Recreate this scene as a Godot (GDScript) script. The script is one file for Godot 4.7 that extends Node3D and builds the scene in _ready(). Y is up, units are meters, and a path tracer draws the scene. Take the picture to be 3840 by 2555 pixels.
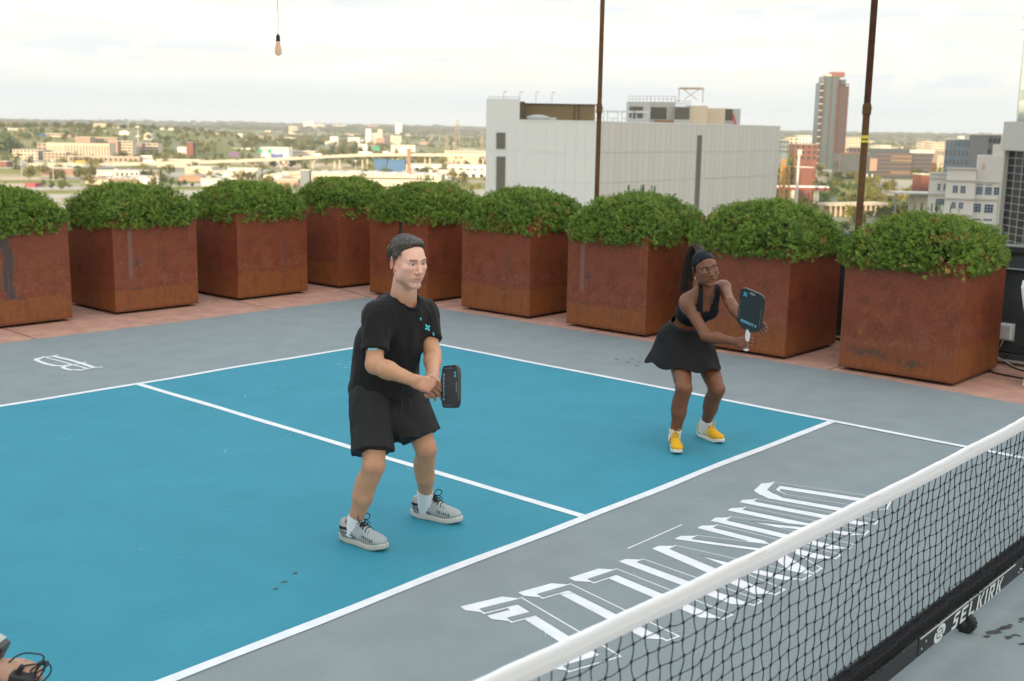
extends Node3D
# A rooftop pickleball court above a city. x runs along the net, y is up, the net stands at z = 2.134. Metres.

const GROUND := -48.0          # the streets below the roof
var M := {}                    # materials
var taken := {}                # names used under each parent


# ---------------------------------------------------------------- mesh building
class MB:
	var v := PackedVector3Array()
	var n := PackedVector3Array()
	var uv := PackedVector2Array()
	var c := PackedColorArray()
	var col := Color(1, 1, 1)

	func tri(a: Vector3, b: Vector3, d: Vector3, out: Vector3, ua := Vector2.ZERO, ub := Vector2.ZERO, ud := Vector2.ZERO) -> void:
		var nn := (d - a).cross(b - a)
		if nn.dot(out) < 0.0:
			var t := b
			b = d
			d = t
			var tu := ub
			ub = ud
			ud = tu
			nn = -nn
		nn = nn.normalized()
		v.append(a); v.append(b); v.append(d)
		n.append(nn); n.append(nn); n.append(nn)
		uv.append(ua); uv.append(ub); uv.append(ud)
		c.append(col); c.append(col); c.append(col)

	func quad(a: Vector3, b: Vector3, d: Vector3, e: Vector3, out: Vector3, u0 := Vector2(0, 0), u1 := Vector2(1, 0), u2 := Vector2(1, 1), u3 := Vector2(0, 1)) -> void:
		tri(a, b, d, out, u0, u1, u2)
		tri(a, d, e, out, u0, u2, u3)

	# a smooth quad with its own normals, clockwise order taken from the normals
	func squad(p: Array, q: Array, w: Array = []) -> void:
		for t in [[0, 1, 2], [0, 2, 3]]:
			var a: Vector3 = p[t[0]]
			var b: Vector3 = p[t[1]]
			var d: Vector3 = p[t[2]]
			var g := (d - a).cross(b - a)
			var o: Vector3 = q[t[0]] + q[t[1]] + q[t[2]]
			var ord: Array = t if g.dot(o) >= 0.0 else [t[0], t[2], t[1]]
			for i in ord:
				v.append(p[i])
				n.append((q[i] as Vector3).normalized())
				uv.append(w[i] if w.size() else Vector2.ZERO)
				c.append(col)

	func box(x: Transform3D, s: Vector3, skip := "") -> void:
		var h := s * 0.5
		for ax in 3:
			for sg in [-1.0, 1.0]:
				var key: String = ("-" if sg < 0 else "+") + "xyz"[ax]
				if skip.contains(key):
					continue
				var o := Vector3.ZERO
				o[ax] = sg
				var a := Vector3.ZERO
				var b := Vector3.ZERO
				a[(ax + 1) % 3] = 1.0
				b[(ax + 2) % 3] = 1.0
				var p := []
				for k in [[-1, -1], [1, -1], [1, 1], [-1, 1]]:
					var q: Vector3 = o + a * k[0] + b * k[1]
					p.append(x * (q * h))
				quad(p[0], p[1], p[2], p[3], x.basis * o)

	# a box whose edges are cut at 45 degrees
	func bevel(x: Transform3D, s: Vector3, r: float) -> void:
		var h := s * 0.5
		r = minf(r, minf(h.x, minf(h.y, h.z)) * 0.9)
		for ax in 3:
			var i1 := (ax + 1) % 3
			var i2 := (ax + 2) % 3
			for sg in [-1.0, 1.0]:
				var p := []
				for k in [[-1, -1], [1, -1], [1, 1], [-1, 1]]:
					var q := Vector3.ZERO
					q[ax] = sg * h[ax]
					q[i1] = k[0] * (h[i1] - r)
					q[i2] = k[1] * (h[i2] - r)
					p.append(x * q)
				var o := Vector3.ZERO
				o[ax] = sg
				quad(p[0], p[1], p[2], p[3], x.basis * o)
			# edges along ax
			for s1 in [-1.0, 1.0]:
				for s2 in [-1.0, 1.0]:
					var p2 := []
					for k in [[-1, 0], [1, 0], [1, 1], [-1, 1]]:
						var q2 := Vector3.ZERO
						q2[ax] = k[0] * (h[ax] - r)
						q2[i1] = s1 * (h[i1] - (r if k[1] == 0 else 0.0))
						q2[i2] = s2 * (h[i2] - (0.0 if k[1] == 0 else r))
						p2.append(x * q2)
					var o2 := Vector3.ZERO
					o2[i1] = s1
					o2[i2] = s2
					quad(p2[0], p2[1], p2[2], p2[3], x.basis * o2)
		for s0 in [-1.0, 1.0]:
			for s1 in [-1.0, 1.0]:
				for s2 in [-1.0, 1.0]:
					var m := Vector3(s0, s1, s2)
					tri(x * (m * (h - Vector3(0, r, r))), x * (m * (h - Vector3(r, 0, r))), x * (m * (h - Vector3(r, r, 0))), x.basis * m)

	# a smooth tube through points; radii may be one number or one per point
	func tube(pts: PackedVector3Array, rad: Variant, sides := 8, caps := true, flat := 1.0, side := Vector3.ZERO) -> void:
		var rings := []
		var nors := []
		var prev := Vector3.ZERO
		for i in pts.size():
			var d := (pts[mini(i + 1, pts.size() - 1)] - pts[maxi(i - 1, 0)]).normalized()
			if i == 0:
				prev = side if side != Vector3.ZERO else (Vector3.UP if absf(d.y) < 0.9 else Vector3.RIGHT)
			prev = (prev - d * prev.dot(d)).normalized()
			var w := d.cross(prev)
			var r: float = rad if rad is float else rad[i]
			var ring := []
			var nor := []
			for k in sides:
				var a := TAU * k / sides
				ring.append(pts[i] + prev * cos(a) * r + w * sin(a) * r * flat)
				nor.append((prev * cos(a) * flat + w * sin(a)).normalized())
			rings.append(ring)
			nors.append(nor)
		for i in pts.size() - 1:
			for k in sides:
				var k2 := (k + 1) % sides
				squad([rings[i][k], rings[i][k2], rings[i + 1][k2], rings[i + 1][k]], [nors[i][k], nors[i][k2], nors[i + 1][k2], nors[i + 1][k]],
					[Vector2(float(k) / sides, i), Vector2(float(k + 1) / sides, i), Vector2(float(k + 1) / sides, i + 1), Vector2(float(k) / sides, i + 1)])
		if caps:
			for e in [0, pts.size() - 1]:
				var d2: Vector3 = (pts[0] - pts[1]) if e == 0 else (pts[e] - pts[e - 1])
				for k in range(1, sides - 1):
					tri(rings[e][0], rings[e][k], rings[e][k + 1], d2)

	# a lathe: profile of (radius, height) around the y axis of x
	func lathe(x: Transform3D, prof: PackedVector2Array, sides := 16) -> void:
		for i in prof.size() - 1:
			var a := prof[i]
			var b := prof[i + 1]
			var t := (b - a).normalized()
			var nn := Vector2(t.y, -t.x)
			for k in sides:
				var p := []
				var q := []
				for e in [[0, 0], [1, 0], [1, 1], [0, 1]]:
					var an: float = TAU * (k + e[0]) / sides
					var pr: Vector2 = a if e[1] == 0 else b
					p.append(x * Vector3(cos(an) * pr.x, pr.y, sin(an) * pr.x))
					q.append((x.basis * Vector3(cos(an) * nn.x, nn.y, sin(an) * nn.x)).normalized())
				squad(p, q)

	# a polygon (in the xz plane of x) pulled up along y
	func prism(x: Transform3D, poly: PackedVector2Array, lo: float, hi: float, bottom := true) -> void:
		var idx := Geometry2D.triangulate_polygon(poly)
		for t in range(0, idx.size(), 3):
			var a := poly[idx[t]]
			var b := poly[idx[t + 1]]
			var d := poly[idx[t + 2]]
			tri(x * Vector3(a.x, hi, a.y), x * Vector3(b.x, hi, b.y), x * Vector3(d.x, hi, d.y), x.basis.y, a, b, d)
			if bottom and hi > lo:
				tri(x * Vector3(a.x, lo, a.y), x * Vector3(b.x, lo, b.y), x * Vector3(d.x, lo, d.y), -x.basis.y, a, b, d)
		if hi <= lo:
			return
		var area := 0.0
		for i in poly.size():
			area += poly[i].cross(poly[(i + 1) % poly.size()])
		for i in poly.size():
			var a2 := poly[i]
			var b2 := poly[(i + 1) % poly.size()]
			var e := b2 - a2
			var o := Vector2(e.y, -e.x) * signf(area)
			quad(x * Vector3(a2.x, lo, a2.y), x * Vector3(b2.x, lo, b2.y), x * Vector3(b2.x, hi, b2.y), x * Vector3(a2.x, hi, a2.y), x.basis * Vector3(o.x, 0, o.y))

	func mesh() -> ArrayMesh:
		var arr := []
		arr.resize(Mesh.ARRAY_MAX)
		arr[Mesh.ARRAY_VERTEX] = v
		arr[Mesh.ARRAY_NORMAL] = n
		arr[Mesh.ARRAY_TEX_UV] = uv
		arr[Mesh.ARRAY_COLOR] = c
		var m := ArrayMesh.new()
		if v.size():
			m.add_surface_from_arrays(Mesh.PRIMITIVE_TRIANGLES, arr)
		return m


# ---------------------------------------------------------------- naming and tagging
func numbered(called: String, parent: Node) -> String:
	var key := str(parent.get_instance_id()) + called
	var k: int = taken.get(key, 0)
	taken[key] = k + 1
	return called if k == 0 else "%s_%03d" % [called, k]


func hang(o: Node3D, called: String, parent: Node = self) -> void:
	o.name = numbered(called, parent)
	parent.add_child(o, true)


func tag(o: Node, label := "", category := "", group := "", kind := "") -> void:
	for p in [["label", label], ["category", category], ["group", group], ["kind", kind]]:
		if p[1] != "":
			o.set_meta(p[0], p[1])


func thing(called: String, label: String, category: String, at := Vector3.ZERO, turn := 0.0, group := "") -> Node3D:
	var o := Node3D.new()
	hang(o, called)
	o.position = at
	o.rotation.y = turn
	tag(o, label, category, group)
	return o


func part(called: String, mb: Variant, mat: Material, parent: Node = self, at := Vector3.ZERO) -> MeshInstance3D:
	var o := MeshInstance3D.new()
	o.mesh = mb.mesh() if mb is MB else mb
	o.material_override = mat
	o.position = at
	hang(o, called, parent)
	return o


func setting(called: String, mb: Variant, mat: Material) -> MeshInstance3D:
	var o := part(called, mb, mat)
	o.set_meta("kind", "structure")
	return o


func at3(x: float, y: float, z: float, turn := 0.0) -> Transform3D:
	return Transform3D(Basis(Vector3.UP, turn), Vector3(x, y, z))


# ---------------------------------------------------------------- materials
func lin(r: float, g: float, b: float, a := 1.0) -> Color:
	var q := Color(r, g, b).linear_to_srgb()
	q.a = a
	return q


func mat(color: Color, rough := 0.8, metal := 0.0, spec := 0.5) -> StandardMaterial3D:
	var m := StandardMaterial3D.new()
	m.albedo_color = color
	m.roughness = rough
	m.metallic = metal
	m.metallic_specular = spec
	return m


func vmat(rough := 0.8, spec := 0.5) -> StandardMaterial3D:
	var m := mat(Color(1, 1, 1), rough, 0.0, spec)
	m.vertex_color_use_as_albedo = true
	return m


func noise_tex(sd: int, freq: float, octaves: int, lo: Color, hi: Color, size := 512, kind := FastNoiseLite.TYPE_SIMPLEX_SMOOTH) -> NoiseTexture2D:
	var f := FastNoiseLite.new()
	f.seed = sd
	f.noise_type = kind
	f.frequency = freq
	f.fractal_octaves = octaves
	var t := NoiseTexture2D.new()
	t.width = size
	t.height = size
	t.seamless = true
	t.noise = f
	var r := Gradient.new()
	r.set_color(0, lo)
	r.set_color(1, hi)
	t.color_ramp = r
	return t


func bump_tex(sd: int, freq: float, strength: float, size := 256) -> NoiseTexture2D:
	var f := FastNoiseLite.new()
	f.seed = sd
	f.frequency = freq
	f.fractal_octaves = 3
	var t := NoiseTexture2D.new()
	t.width = size
	t.height = size
	t.seamless = true
	t.as_normal_map = true
	t.bump_strength = strength
	t.noise = f
	return t


func triplanar(m: StandardMaterial3D, metres: float) -> StandardMaterial3D:
	m.uv1_triplanar = true
	m.uv1_world_triplanar = true
	m.uv1_scale = Vector3.ONE / metres
	return m


func _ready() -> void:
	camera_and_light()
	materials()
	terrace()
	planters()
	parapet()
	net()
	man()
	woman()
	photographer()
	small_things()
	city()


func camera_and_light() -> void:
	var cam := Camera3D.new()
	cam.name = "camera"
	var basis := Basis.from_euler(Vector3(deg_to_rad(-10.493), deg_to_rad(-48.412), deg_to_rad(0.9695)), EULER_ORDER_YXZ)
	cam.transform = Transform3D(basis, Vector3(-4.8245, 2.1219, 3.7423))
	cam.fov = 33.156
	cam.near = 0.05
	cam.far = 40000.0
	var lens := CameraAttributesPhysical.new()
	lens.frustum_focal_length = 40.3
	lens.frustum_focus_distance = 6.1
	lens.frustum_near = 0.05
	lens.frustum_far = 40000.0
	lens.exposure_aperture = 4.0
	cam.attributes = lens
	add_child(cam)
	cam.fov = 33.156
	cam.current = true
	var e := Environment.new()
	e.background_mode = Environment.BG_SKY
	e.tonemap_mode = Environment.TONE_MAPPER_LINEAR
	e.tonemap_exposure = 1.5
	e.sdfgi_enabled = true
	e.ssao_enabled = true
	e.ssil_enabled = true
	e.fog_enabled = true
	e.fog_density = 0.00009
	e.fog_light_color = Color(0.86, 0.90, 0.94)
	var sky := Sky.new()
	var pano := PanoramaSkyMaterial.new()
	pano.panorama = sky_picture()
	sky.sky_material = pano
	e.sky = sky
	var w := WorldEnvironment.new()
	w.name = "environment"
	w.environment = e
	add_child(w)
	# a low evening sun behind and to the left of the camera; towers behind us keep it off the roof
	var sun := DirectionalLight3D.new()
	sun.name = "sun"
	sun.light_color = Color(1.0, 0.88, 0.69)
	sun.light_energy = 1.6
	sun.light_angular_distance = 0.5
	sun.shadow_enabled = true
	add_child(sun)
	sun.look_at_from_position(SUN_FROM, Vector3.ZERO)


const SUN_FROM := Vector3(-0.955, 0.222, 0.195)


func sky_picture() -> ImageTexture:
	# evening sky: blue gaps between soft white cloud overhead, a cream veil towards the horizon, clearer grey-blue air just above it
	var big := FastNoiseLite.new()
	big.seed = 11
	big.frequency = 1.0
	big.fractal_octaves = 4
	var coarse := Image.create(256, 128, false, Image.FORMAT_RGBF)
	var sun := SUN_FROM.normalized()
	for y in 128:
		for x in 256:
			var d := sky_dir((x + 0.5) / 256.0, (y + 0.5) / 128.0)
			coarse.set_pixel(x, y, sky_color(d, sun, big))
	coarse.resize(2048, 1024, Image.INTERPOLATE_CUBIC)
	for y in range(428, 524):
		for x in 2048:
			var d := sky_dir((x + 0.5) / 2048.0, (y + 0.5) / 1024.0)
			coarse.set_pixel(x, y, sky_color(d, sun, big))
	return ImageTexture.create_from_image(coarse)


func sky_dir(u: float, w: float) -> Vector3:
	# the direction that Godot's panorama shows at (u, w)
	var th := w * PI
	var ph := u * TAU
	return Vector3(sin(ph) * sin(th), cos(th), -cos(ph) * sin(th))


func sky_color(d: Vector3, sun: Vector3, nz: FastNoiseLite) -> Color:
	var el := rad_to_deg(asin(clampf(d.y, -1, 1)))
	if el < -1.5:
		return Color(0.30, 0.30, 0.27)
	# flat layers: the clouds lie on a sheet overhead, so they pack into streaks near the horizon
	var h := maxf(d.y, 0.0) + 0.055
	var q := Vector3(d.x, 0, d.z) / h
	var a := nz.get_noise_3d(q.x * 0.30, 3.0, q.z * 0.30)
	var b := nz.get_noise_3d(q.x * 0.85 + 40.0, 9.0, q.z * 0.85)
	var az := atan2(d.z, d.x)
	var s := nz.get_noise_3d(az * 2.2, el * 0.55, 20.0)          # long soft streaks in the veil
	var s2 := nz.get_noise_3d(az * 6.0 + 9.0, el * 1.5, 31.0)
	var p := nz.get_noise_3d(az * 17.0, el * 0.62, 50.0)
	var blue := Color(0.58, 0.74, 0.94)
	var white := Color(1.08, 1.05, 1.0)
	var cover := smoothstep(-0.34, 0.22, a + 0.5 * b)
	var top := blue.lerp(white, cover)
	var veil := Color(0.86, 0.785, 0.655)
	veil = veil.lerp(Color(0.615, 0.655, 0.665), smoothstep(-0.05, 0.38, s + 0.5 * s2) * 0.95)
	veil = veil.lerp(Color(0.93, 0.89, 0.80), smoothstep(0.0, 0.35, -s + 0.45 * s2) * 0.85)
	veil = veil.lerp(Color(0.92, 0.83, 0.71), smoothstep(0.10, 0.34, p) * smoothstep(1.6, 3.0, el) * 0.8)
	var low := Color(0.50, 0.575, 0.61)
	var c := low.lerp(veil, smoothstep(0.2, 4.0, el + 0.7 * s))
	c = c.lerp(top, smoothstep(8.0, 26.0, el))
	var g := maxf(d.dot(sun), 0.0)
	var glow := pow(g, 6.0) * 0.55 + pow(g, 60.0) * 1.2
	return c + Color(1.0, 0.72, 0.42) * glow * smoothstep(-1.5, 1.0, el)


func materials() -> void:
	M.court = mat(lin(0.245, 0.286, 0.288), 0.72, 0.0, 0.35)
	M.court.albedo_texture = noise_tex(3, 0.006, 5, Color(0.93, 0.935, 0.94), Color(1, 1, 1), 1024)
	M.court.normal_enabled = true
	M.court.normal_texture = bump_tex(9, 0.22, 1.2)
	M.court.normal_scale = 0.25
	triplanar(M.court, 2.7)
	M.blue = mat(lin(0.039, 0.265, 0.345), 0.7, 0.0, 0.35)
	M.blue.albedo_texture = noise_tex(17, 0.005, 5, Color(0.93, 0.945, 0.95), Color(1, 1, 1), 1024)
	M.blue.normal_enabled = true
	M.blue.normal_texture = M.court.normal_texture
	M.blue.normal_scale = 0.25
	triplanar(M.blue, 3.1)
	M.line = mat(lin(0.80, 0.82, 0.82), 0.6, 0.0, 0.4)
	M.line.albedo_texture = noise_tex(5, 0.02, 4, Color(0.93, 0.935, 0.94), Color(1, 1, 1), 512)
	triplanar(M.line, 1.3)
	M.deck = mat(lin(0.56, 0.32, 0.24), 0.85, 0.0, 0.3)
	M.deck.albedo_texture = noise_tex(23, 0.008, 5, Color(0.84, 0.85, 0.86), Color(1, 1, 1), 1024)
	M.deck.normal_enabled = true
	M.deck.normal_texture = bump_tex(31, 0.09, 2.0)
	M.deck.normal_scale = 0.2
	triplanar(M.deck, 2.2)
	M.black = mat(lin(0.012, 0.012, 0.013), 0.55)
	M.rubber = mat(lin(0.014, 0.014, 0.015), 0.8)
	M.white_cloth = mat(lin(0.80, 0.81, 0.81), 0.9)
	M.dark_wall = mat(lin(0.045, 0.055, 0.057), 0.7)
	M.dark_wall.albedo_texture = noise_tex(41, 0.01, 4, Color(0.8, 0.8, 0.8), Color(1, 1, 1))
	triplanar(M.dark_wall, 1.7)
	M.dark_metal = mat(lin(0.075, 0.085, 0.09), 0.5, 0.3)
	M.steel = mat(lin(0.4, 0.4, 0.4), 0.35, 0.9)


# a strip of paint between two points, its edges a little unsteady like the taped lines on the court
func strip(mb: MB, a: Vector2, b: Vector2, w: float, y: float, wob := 0.006, sd := 0.0) -> void:
	var n := maxi(2, int(a.distance_to(b) / 0.22))
	var d := (b - a).normalized()
	var s := Vector2(-d.y, d.x)
	var last := []
	for i in n + 1:
		var t := float(i) / n
		var p := a.lerp(b, t)
		var m := t * a.distance_to(b)
		var bend := (sin(m * 2.3 + sd) * 0.6 + sin(m * 5.1 + sd * 3.0) * 0.4) * wob * smoothstep(0.0, 0.15, t) * smoothstep(1.0, 0.85, t)
		var ww := w * (1.0 + 0.05 * sin(m * 7.0 + sd))
		var l := p + s * (bend - ww * 0.5)
		var r := p + s * (bend + ww * 0.5)
		if i:
			mb.quad(Vector3(last[0].x, y, last[0].y), Vector3(last[1].x, y, last[1].y), Vector3(r.x, y, r.y), Vector3(l.x, y, l.y), Vector3.UP)
		last = [l, r]


func terrace() -> void:
	var mb := MB.new()
	# the building that carries the roof, so that the deck has an edge and a drop behind the parapet
	mb.box(at3(-3.4, -24.1, -0.2), Vector3(19.8, 47.8, 18.8), "+y")
	part("rooftop_building", mb, mat(lin(0.35, 0.33, 0.3)))
	tag(get_node("rooftop_building"), "tall building under the rooftop court", "building")
	mb = MB.new()
	mb.quad(Vector3(-13, 0, -9.6), Vector3(6.5, 0, -9.6), Vector3(6.5, 0, 9.2), Vector3(-13, 0, 9.2), Vector3.UP)
	var deck := setting("roof_deck", mb, M.deck)
	# saw cut joints of the deck
	var joints := MB.new()
	strip(joints, Vector2(4.66, -7.09), Vector2(5.3, -9.6), 0.012, 0.003, 0.002)
	for x in [-2.4, 0.35, 3.2]:
		strip(joints, Vector2(x, -7.09), Vector2(x + 0.12, -9.6), 0.010, 0.003, 0.002)
	for z in [-5.9, -3.6, -0.9, 1.7]:
		strip(joints, Vector2(4.66, z), Vector2(6.3, z + 0.06), 0.010, 0.003, 0.002)
	part("joint", joints, mat(lin(0.16, 0.085, 0.06)), deck)
	mb = MB.new()
	var edge := PackedVector2Array([Vector2(-9.0, -7.2)])
	for p in [[-4.0, -7.17], [0.01, -7.13], [1.94, -7.07], [3.3, -7.09], [4.63, -7.08], [4.66, -5.8], [4.69, -4.2], [4.72, -2.8], [4.75, -1.6], [4.74, -0.6], [4.64, 0.9], [4.6, 2.2], [4.62, 6.0], [-9.0, 6.0]]:
		edge.append(Vector2(p[0], p[1]))
	mb.prism(Transform3D(), edge, 0.004, 0.004)
	setting("court_surface", mb, M.court)
	mb = MB.new()
	mb.quad(Vector3(-3.01, 0.006, -4.69), Vector3(3.03, 0.006, -4.615), Vector3(2.985, 0.006, 0.02), Vector3(-3.01, 0.006, 0.04), Vector3.UP)
	setting("service_court_paint", mb, M.blue)
	mb = MB.new()
	strip(mb, Vector2(-3.02, 0.045), Vector2(3.0, 0.02), 0.058, 0.0078, 0.009, 0.4)
	part("kitchen_line", mb, M.line).set_meta("kind", "structure")
	mb = MB.new()
	strip(mb, Vector2(0.0, -4.65), Vector2(0.0, 0.005), 0.056, 0.0082, 0.005, 2.0)
	part("centre_line", mb, M.line).set_meta("kind", "structure")
	mb = MB.new()
	strip(mb, Vector2(-3.02, -4.70), Vector2(3.07, -4.62), 0.056, 0.0075, 0.016, 1.1)
	part("base_line", mb, M.line).set_meta("kind", "structure")
	for sx in [1.0, -1.0]:
		mb = MB.new()
		strip(mb, Vector2(3.03 * sx, -4.6), Vector2(2.975 * sx, 6.7), 0.056, 0.0086, 0.006, 3.0 + sx)
		part("side_line", mb, M.line).set_meta("kind", "structure")
	court_letters()
	court_emblem()
	# scuffs, drips and dropped spots on the paint
	var spots := MB.new()
	var rng := RandomNumberGenerator.new()
	rng.seed = 4
	for s in [[-1.80, -0.38], [-1.72, -0.42], [-1.62, -0.47]]:
		blot(spots, Vector2(s[0], s[1]), 0.011, 0.0075, rng)
	for s in [[2.22, 0.05 - 0.6], [2.35, -0.95], [-2.72, -1.25]]:
		blot(spots, Vector2(s[0], s[1]), 0.006, 0.0075, rng)
	setting("paint_spots", spots, mat(lin(0.05, 0.07, 0.08)))
	var wet := MB.new()
	for s in [[3.62, -2.22], [3.68, -2.36], [3.78, -2.31], [3.72, -2.52], [3.86, -2.44]]:
		blot(wet, Vector2(s[0], s[1]), 0.02, 0.0055, rng)
	for s in [[2.62, -6.1], [2.7, -6.05], [2.66, -6.2]]:
		blot(wet, Vector2(s[0], s[1]), 0.012, 0.0055, rng)
	setting("dark_drips", wet, mat(lin(0.12, 0.14, 0.14)))
	# tyre scuffs of the trolley wheels beside the net
	var scuff := MB.new()
	for k in 46:
		var t := k / 46.0
		var row := k % 3
		var base := Vector2(0.02 + 0.46 * t, 2.22 + 0.10 * t + [0.0, 0.075, 0.14][row]) + Vector2(rng.randf_range(-0.02, 0.02), rng.randf_range(-0.012, 0.012))
		if rng.randf() < 0.3:
			continue
		blot(scuff, base, rng.randf_range(0.006, 0.02), 0.0055, rng, 2.2, Vector2(0.9, 0.42))
	setting("wheel_scuffs", scuff, mat(lin(0.05, 0.048, 0.046)))
	# faint pale scratches
	var sc := MB.new()
	for k in 26:
		var p := Vector2(rng.randf_range(-2.8, 2.9), rng.randf_range(-4.3, -0.2))
		if k > 15:
			p = Vector2(rng.randf_range(-1.5, 4.3), rng.randf_range(0.15, 1.6))
		var an := rng.randf_range(0, TAU)
		strip(sc, p, p + Vector2.from_angle(an) * rng.randf_range(0.02, 0.13), rng.randf_range(0.0015, 0.004), 0.0072, 0.01, k)
	setting("paint_scratches", sc, mat(lin(0.42, 0.52, 0.54)))
	# dust streaks under the back line
	var du := MB.new()
	for k in 60:
		var p := Vector2(rng.randf_range(1.6, 2.3), rng.randf_range(-4.2, -3.95)) + Vector2(rng.randf() * 0.3, rng.randf() * 0.1)
		blot(du, p, rng.randf_range(0.003, 0.012), 0.0072, rng, 2.5, Vector2(0.9, 0.2))
	setting("dust_marks", du, mat(lin(0.16, 0.40, 0.45)))


func blot(mb: MB, p: Vector2, r: float, y: float, rng: RandomNumberGenerator, stretch := 1.4, dir := Vector2(1, 0)) -> void:
	var n := 9
	var d := dir.normalized()
	var s := Vector2(-d.y, d.x)
	var ring := []
	for i in n:
		var a := TAU * i / n
		var q := p + (d * cos(a) * stretch + s * sin(a)) * r * rng.randf_range(0.65, 1.2)
		ring.append(Vector3(q.x, y, q.y))
	for i in range(1, n - 1):
		mb.tri(ring[0], ring[i], ring[i + 1], Vector3.UP)


# ---------------------------------------------------------------- the big lettering in the kitchen
# Each letter is a grey face outlined in white with a thick white drop shadow; the word follows an arch.
func arch(u: float, w: float) -> Vector2:
	var R := 4.75
	var t := u / R
	return Vector2(0.03 + (R + w) * sin(t), 0.645 - R + (R + w) * cos(t))


func arch_poly(poly: PackedVector2Array) -> PackedVector2Array:
	var out := PackedVector2Array()
	for i in poly.size():
		var a := poly[i]
		var b := poly[(i + 1) % poly.size()]
		var n := maxi(1, int(a.distance_to(b) / 0.12))
		for k in n:
			var q := a.lerp(b, float(k) / n)
			out.append(arch(q.x, q.y))
	return out


func letter_strokes(ch: String) -> Array:
	# convex pieces in a box 0..w (towards the reader's right) by 0..0.69 high; the width comes first
	var H := 0.69
	var s := 0.05
	var t := 0.045
	match ch:
		"D":
			return [0.27, [[0, 0], [s, 0], [s, H], [0, H]], [[s - .001, 0], [0.17, 0], [0.23, 0.06], [0.20, 0.085], [0.15, t], [s - .001, t]], [[0.17, 0], [0.27, 0.12], [0.208, 0.12], [0.15, t]],
				[[0.208, 0.119], [0.27, 0.119], [0.27, 0.57], [0.208, 0.57]], [[0.208, 0.57], [0.27, 0.57], [0.17, H], [0.15, H - t]], [[s - .001, H - t], [0.15, H - t], [0.17, H], [s - .001, H]]]
		"I":
			return [s, [[0, 0], [s, 0], [s, H], [0, H]]]
		"N":
			return [0.275, [[0, 0], [s, 0], [s, H], [0, H]], [[0.213, 0], [0.275, 0], [0.275, H], [0.213, H]], [[s - .02, H], [0.0, H], [0.213, 0.0], [0.25, 0.0]]]
		"K":
			return [0.285, [[0, 0], [s, 0], [s, H], [0, H]], [[s - .01, 0.28], [s - .01, 0.36], [0.21, H], [0.28, H]], [[0.085, 0.36], [0.13, 0.43], [0.285, 0.0], [0.22, 0.0]]]
		"V":
			return [0.285, [[0.0, H], [0.066, H], [0.165, 0.0], [0.112, 0.0]], [[0.219, H], [0.285, H], [0.172, 0.0], [0.119, 0.0]]]
		"L":
			return [0.20, [[0, 0], [s, 0], [s, H], [0, H]], [[s - .001, 0], [0.20, 0], [0.20, t], [s - .001, t]]]
		"E":
			return [0.225, [[0, 0], [s, 0], [s, H], [0, H]], [[s - .001, 0], [0.225, 0], [0.225, t], [s - .001, t]], [[s - .001, H - t], [0.215, H - t], [0.215, H], [s - .001, H]],
				[[s - .001, 0.145], [0.17, 0.145], [0.17, 0.185], [s - .001, 0.185]]]
	return [0.1]


func court_letters() -> void:
	# left edges along the arch, counted from the reader's left (towards +x)
	var word := [["D", 1.315], ["I", 0.935], ["N", 0.755], ["K", 0.375], ["V", 0.06], ["I", -0.33], ["L", -0.53], ["L", -0.84], ["E", -1.13]]
	var root := thing("painted_lettering", "white outlined block lettering DINKVILLE arched across the grey strip before the net", "court lettering")
	for e in word:
		var st := letter_strokes(e[0])
		var under := MB.new()
		var face := MB.new()
		var yl := 0.0052
		for i in range(1, st.size()):
			var poly := PackedVector2Array()
			for p in st[i]:
				poly.append(Vector2(e[1] - p[0], p[1]))
			if Geometry2D.is_polygon_clockwise(poly):
				poly.reverse()
			# the outline: the face swollen a little
			var fat := Geometry2D.offset_polygon(poly, 0.0115, Geometry2D.JOIN_MITER)
			# the drop shadow: the face swept down and to the reader's right
			var sweep := PackedVector2Array()
			for p in poly:
				for k in [0.0, 0.5, 1.0]:
					sweep.append(p + Vector2(-0.062, -0.066) * k)
			var hull := Geometry2D.convex_hull(sweep)
			if fat.size():
				under.prism(Transform3D(), arch_poly(fat[0]), yl + 0.0002 * i, yl + 0.0002 * i)
			if hull.size() > 2:
				hull.remove_at(hull.size() - 1)
				under.prism(Transform3D(), arch_poly(hull), yl + 0.0002 * i + 0.0001, yl + 0.0002 * i + 0.0001)
			face.prism(Transform3D(), arch_poly(poly), 0.0080 + 0.0002 * i, 0.0080 + 0.0002 * i)
		var l := part("letter_outline", under, M.line, root)
		part("letter_face", face, M.court, l)
	var dash := MB.new()
	strip(dash, Vector2(-0.228, 0.484), Vector2(0.276, 0.483), 0.009, 0.0055, 0.001)
	part("painted_dash", dash, M.line, root)


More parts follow.
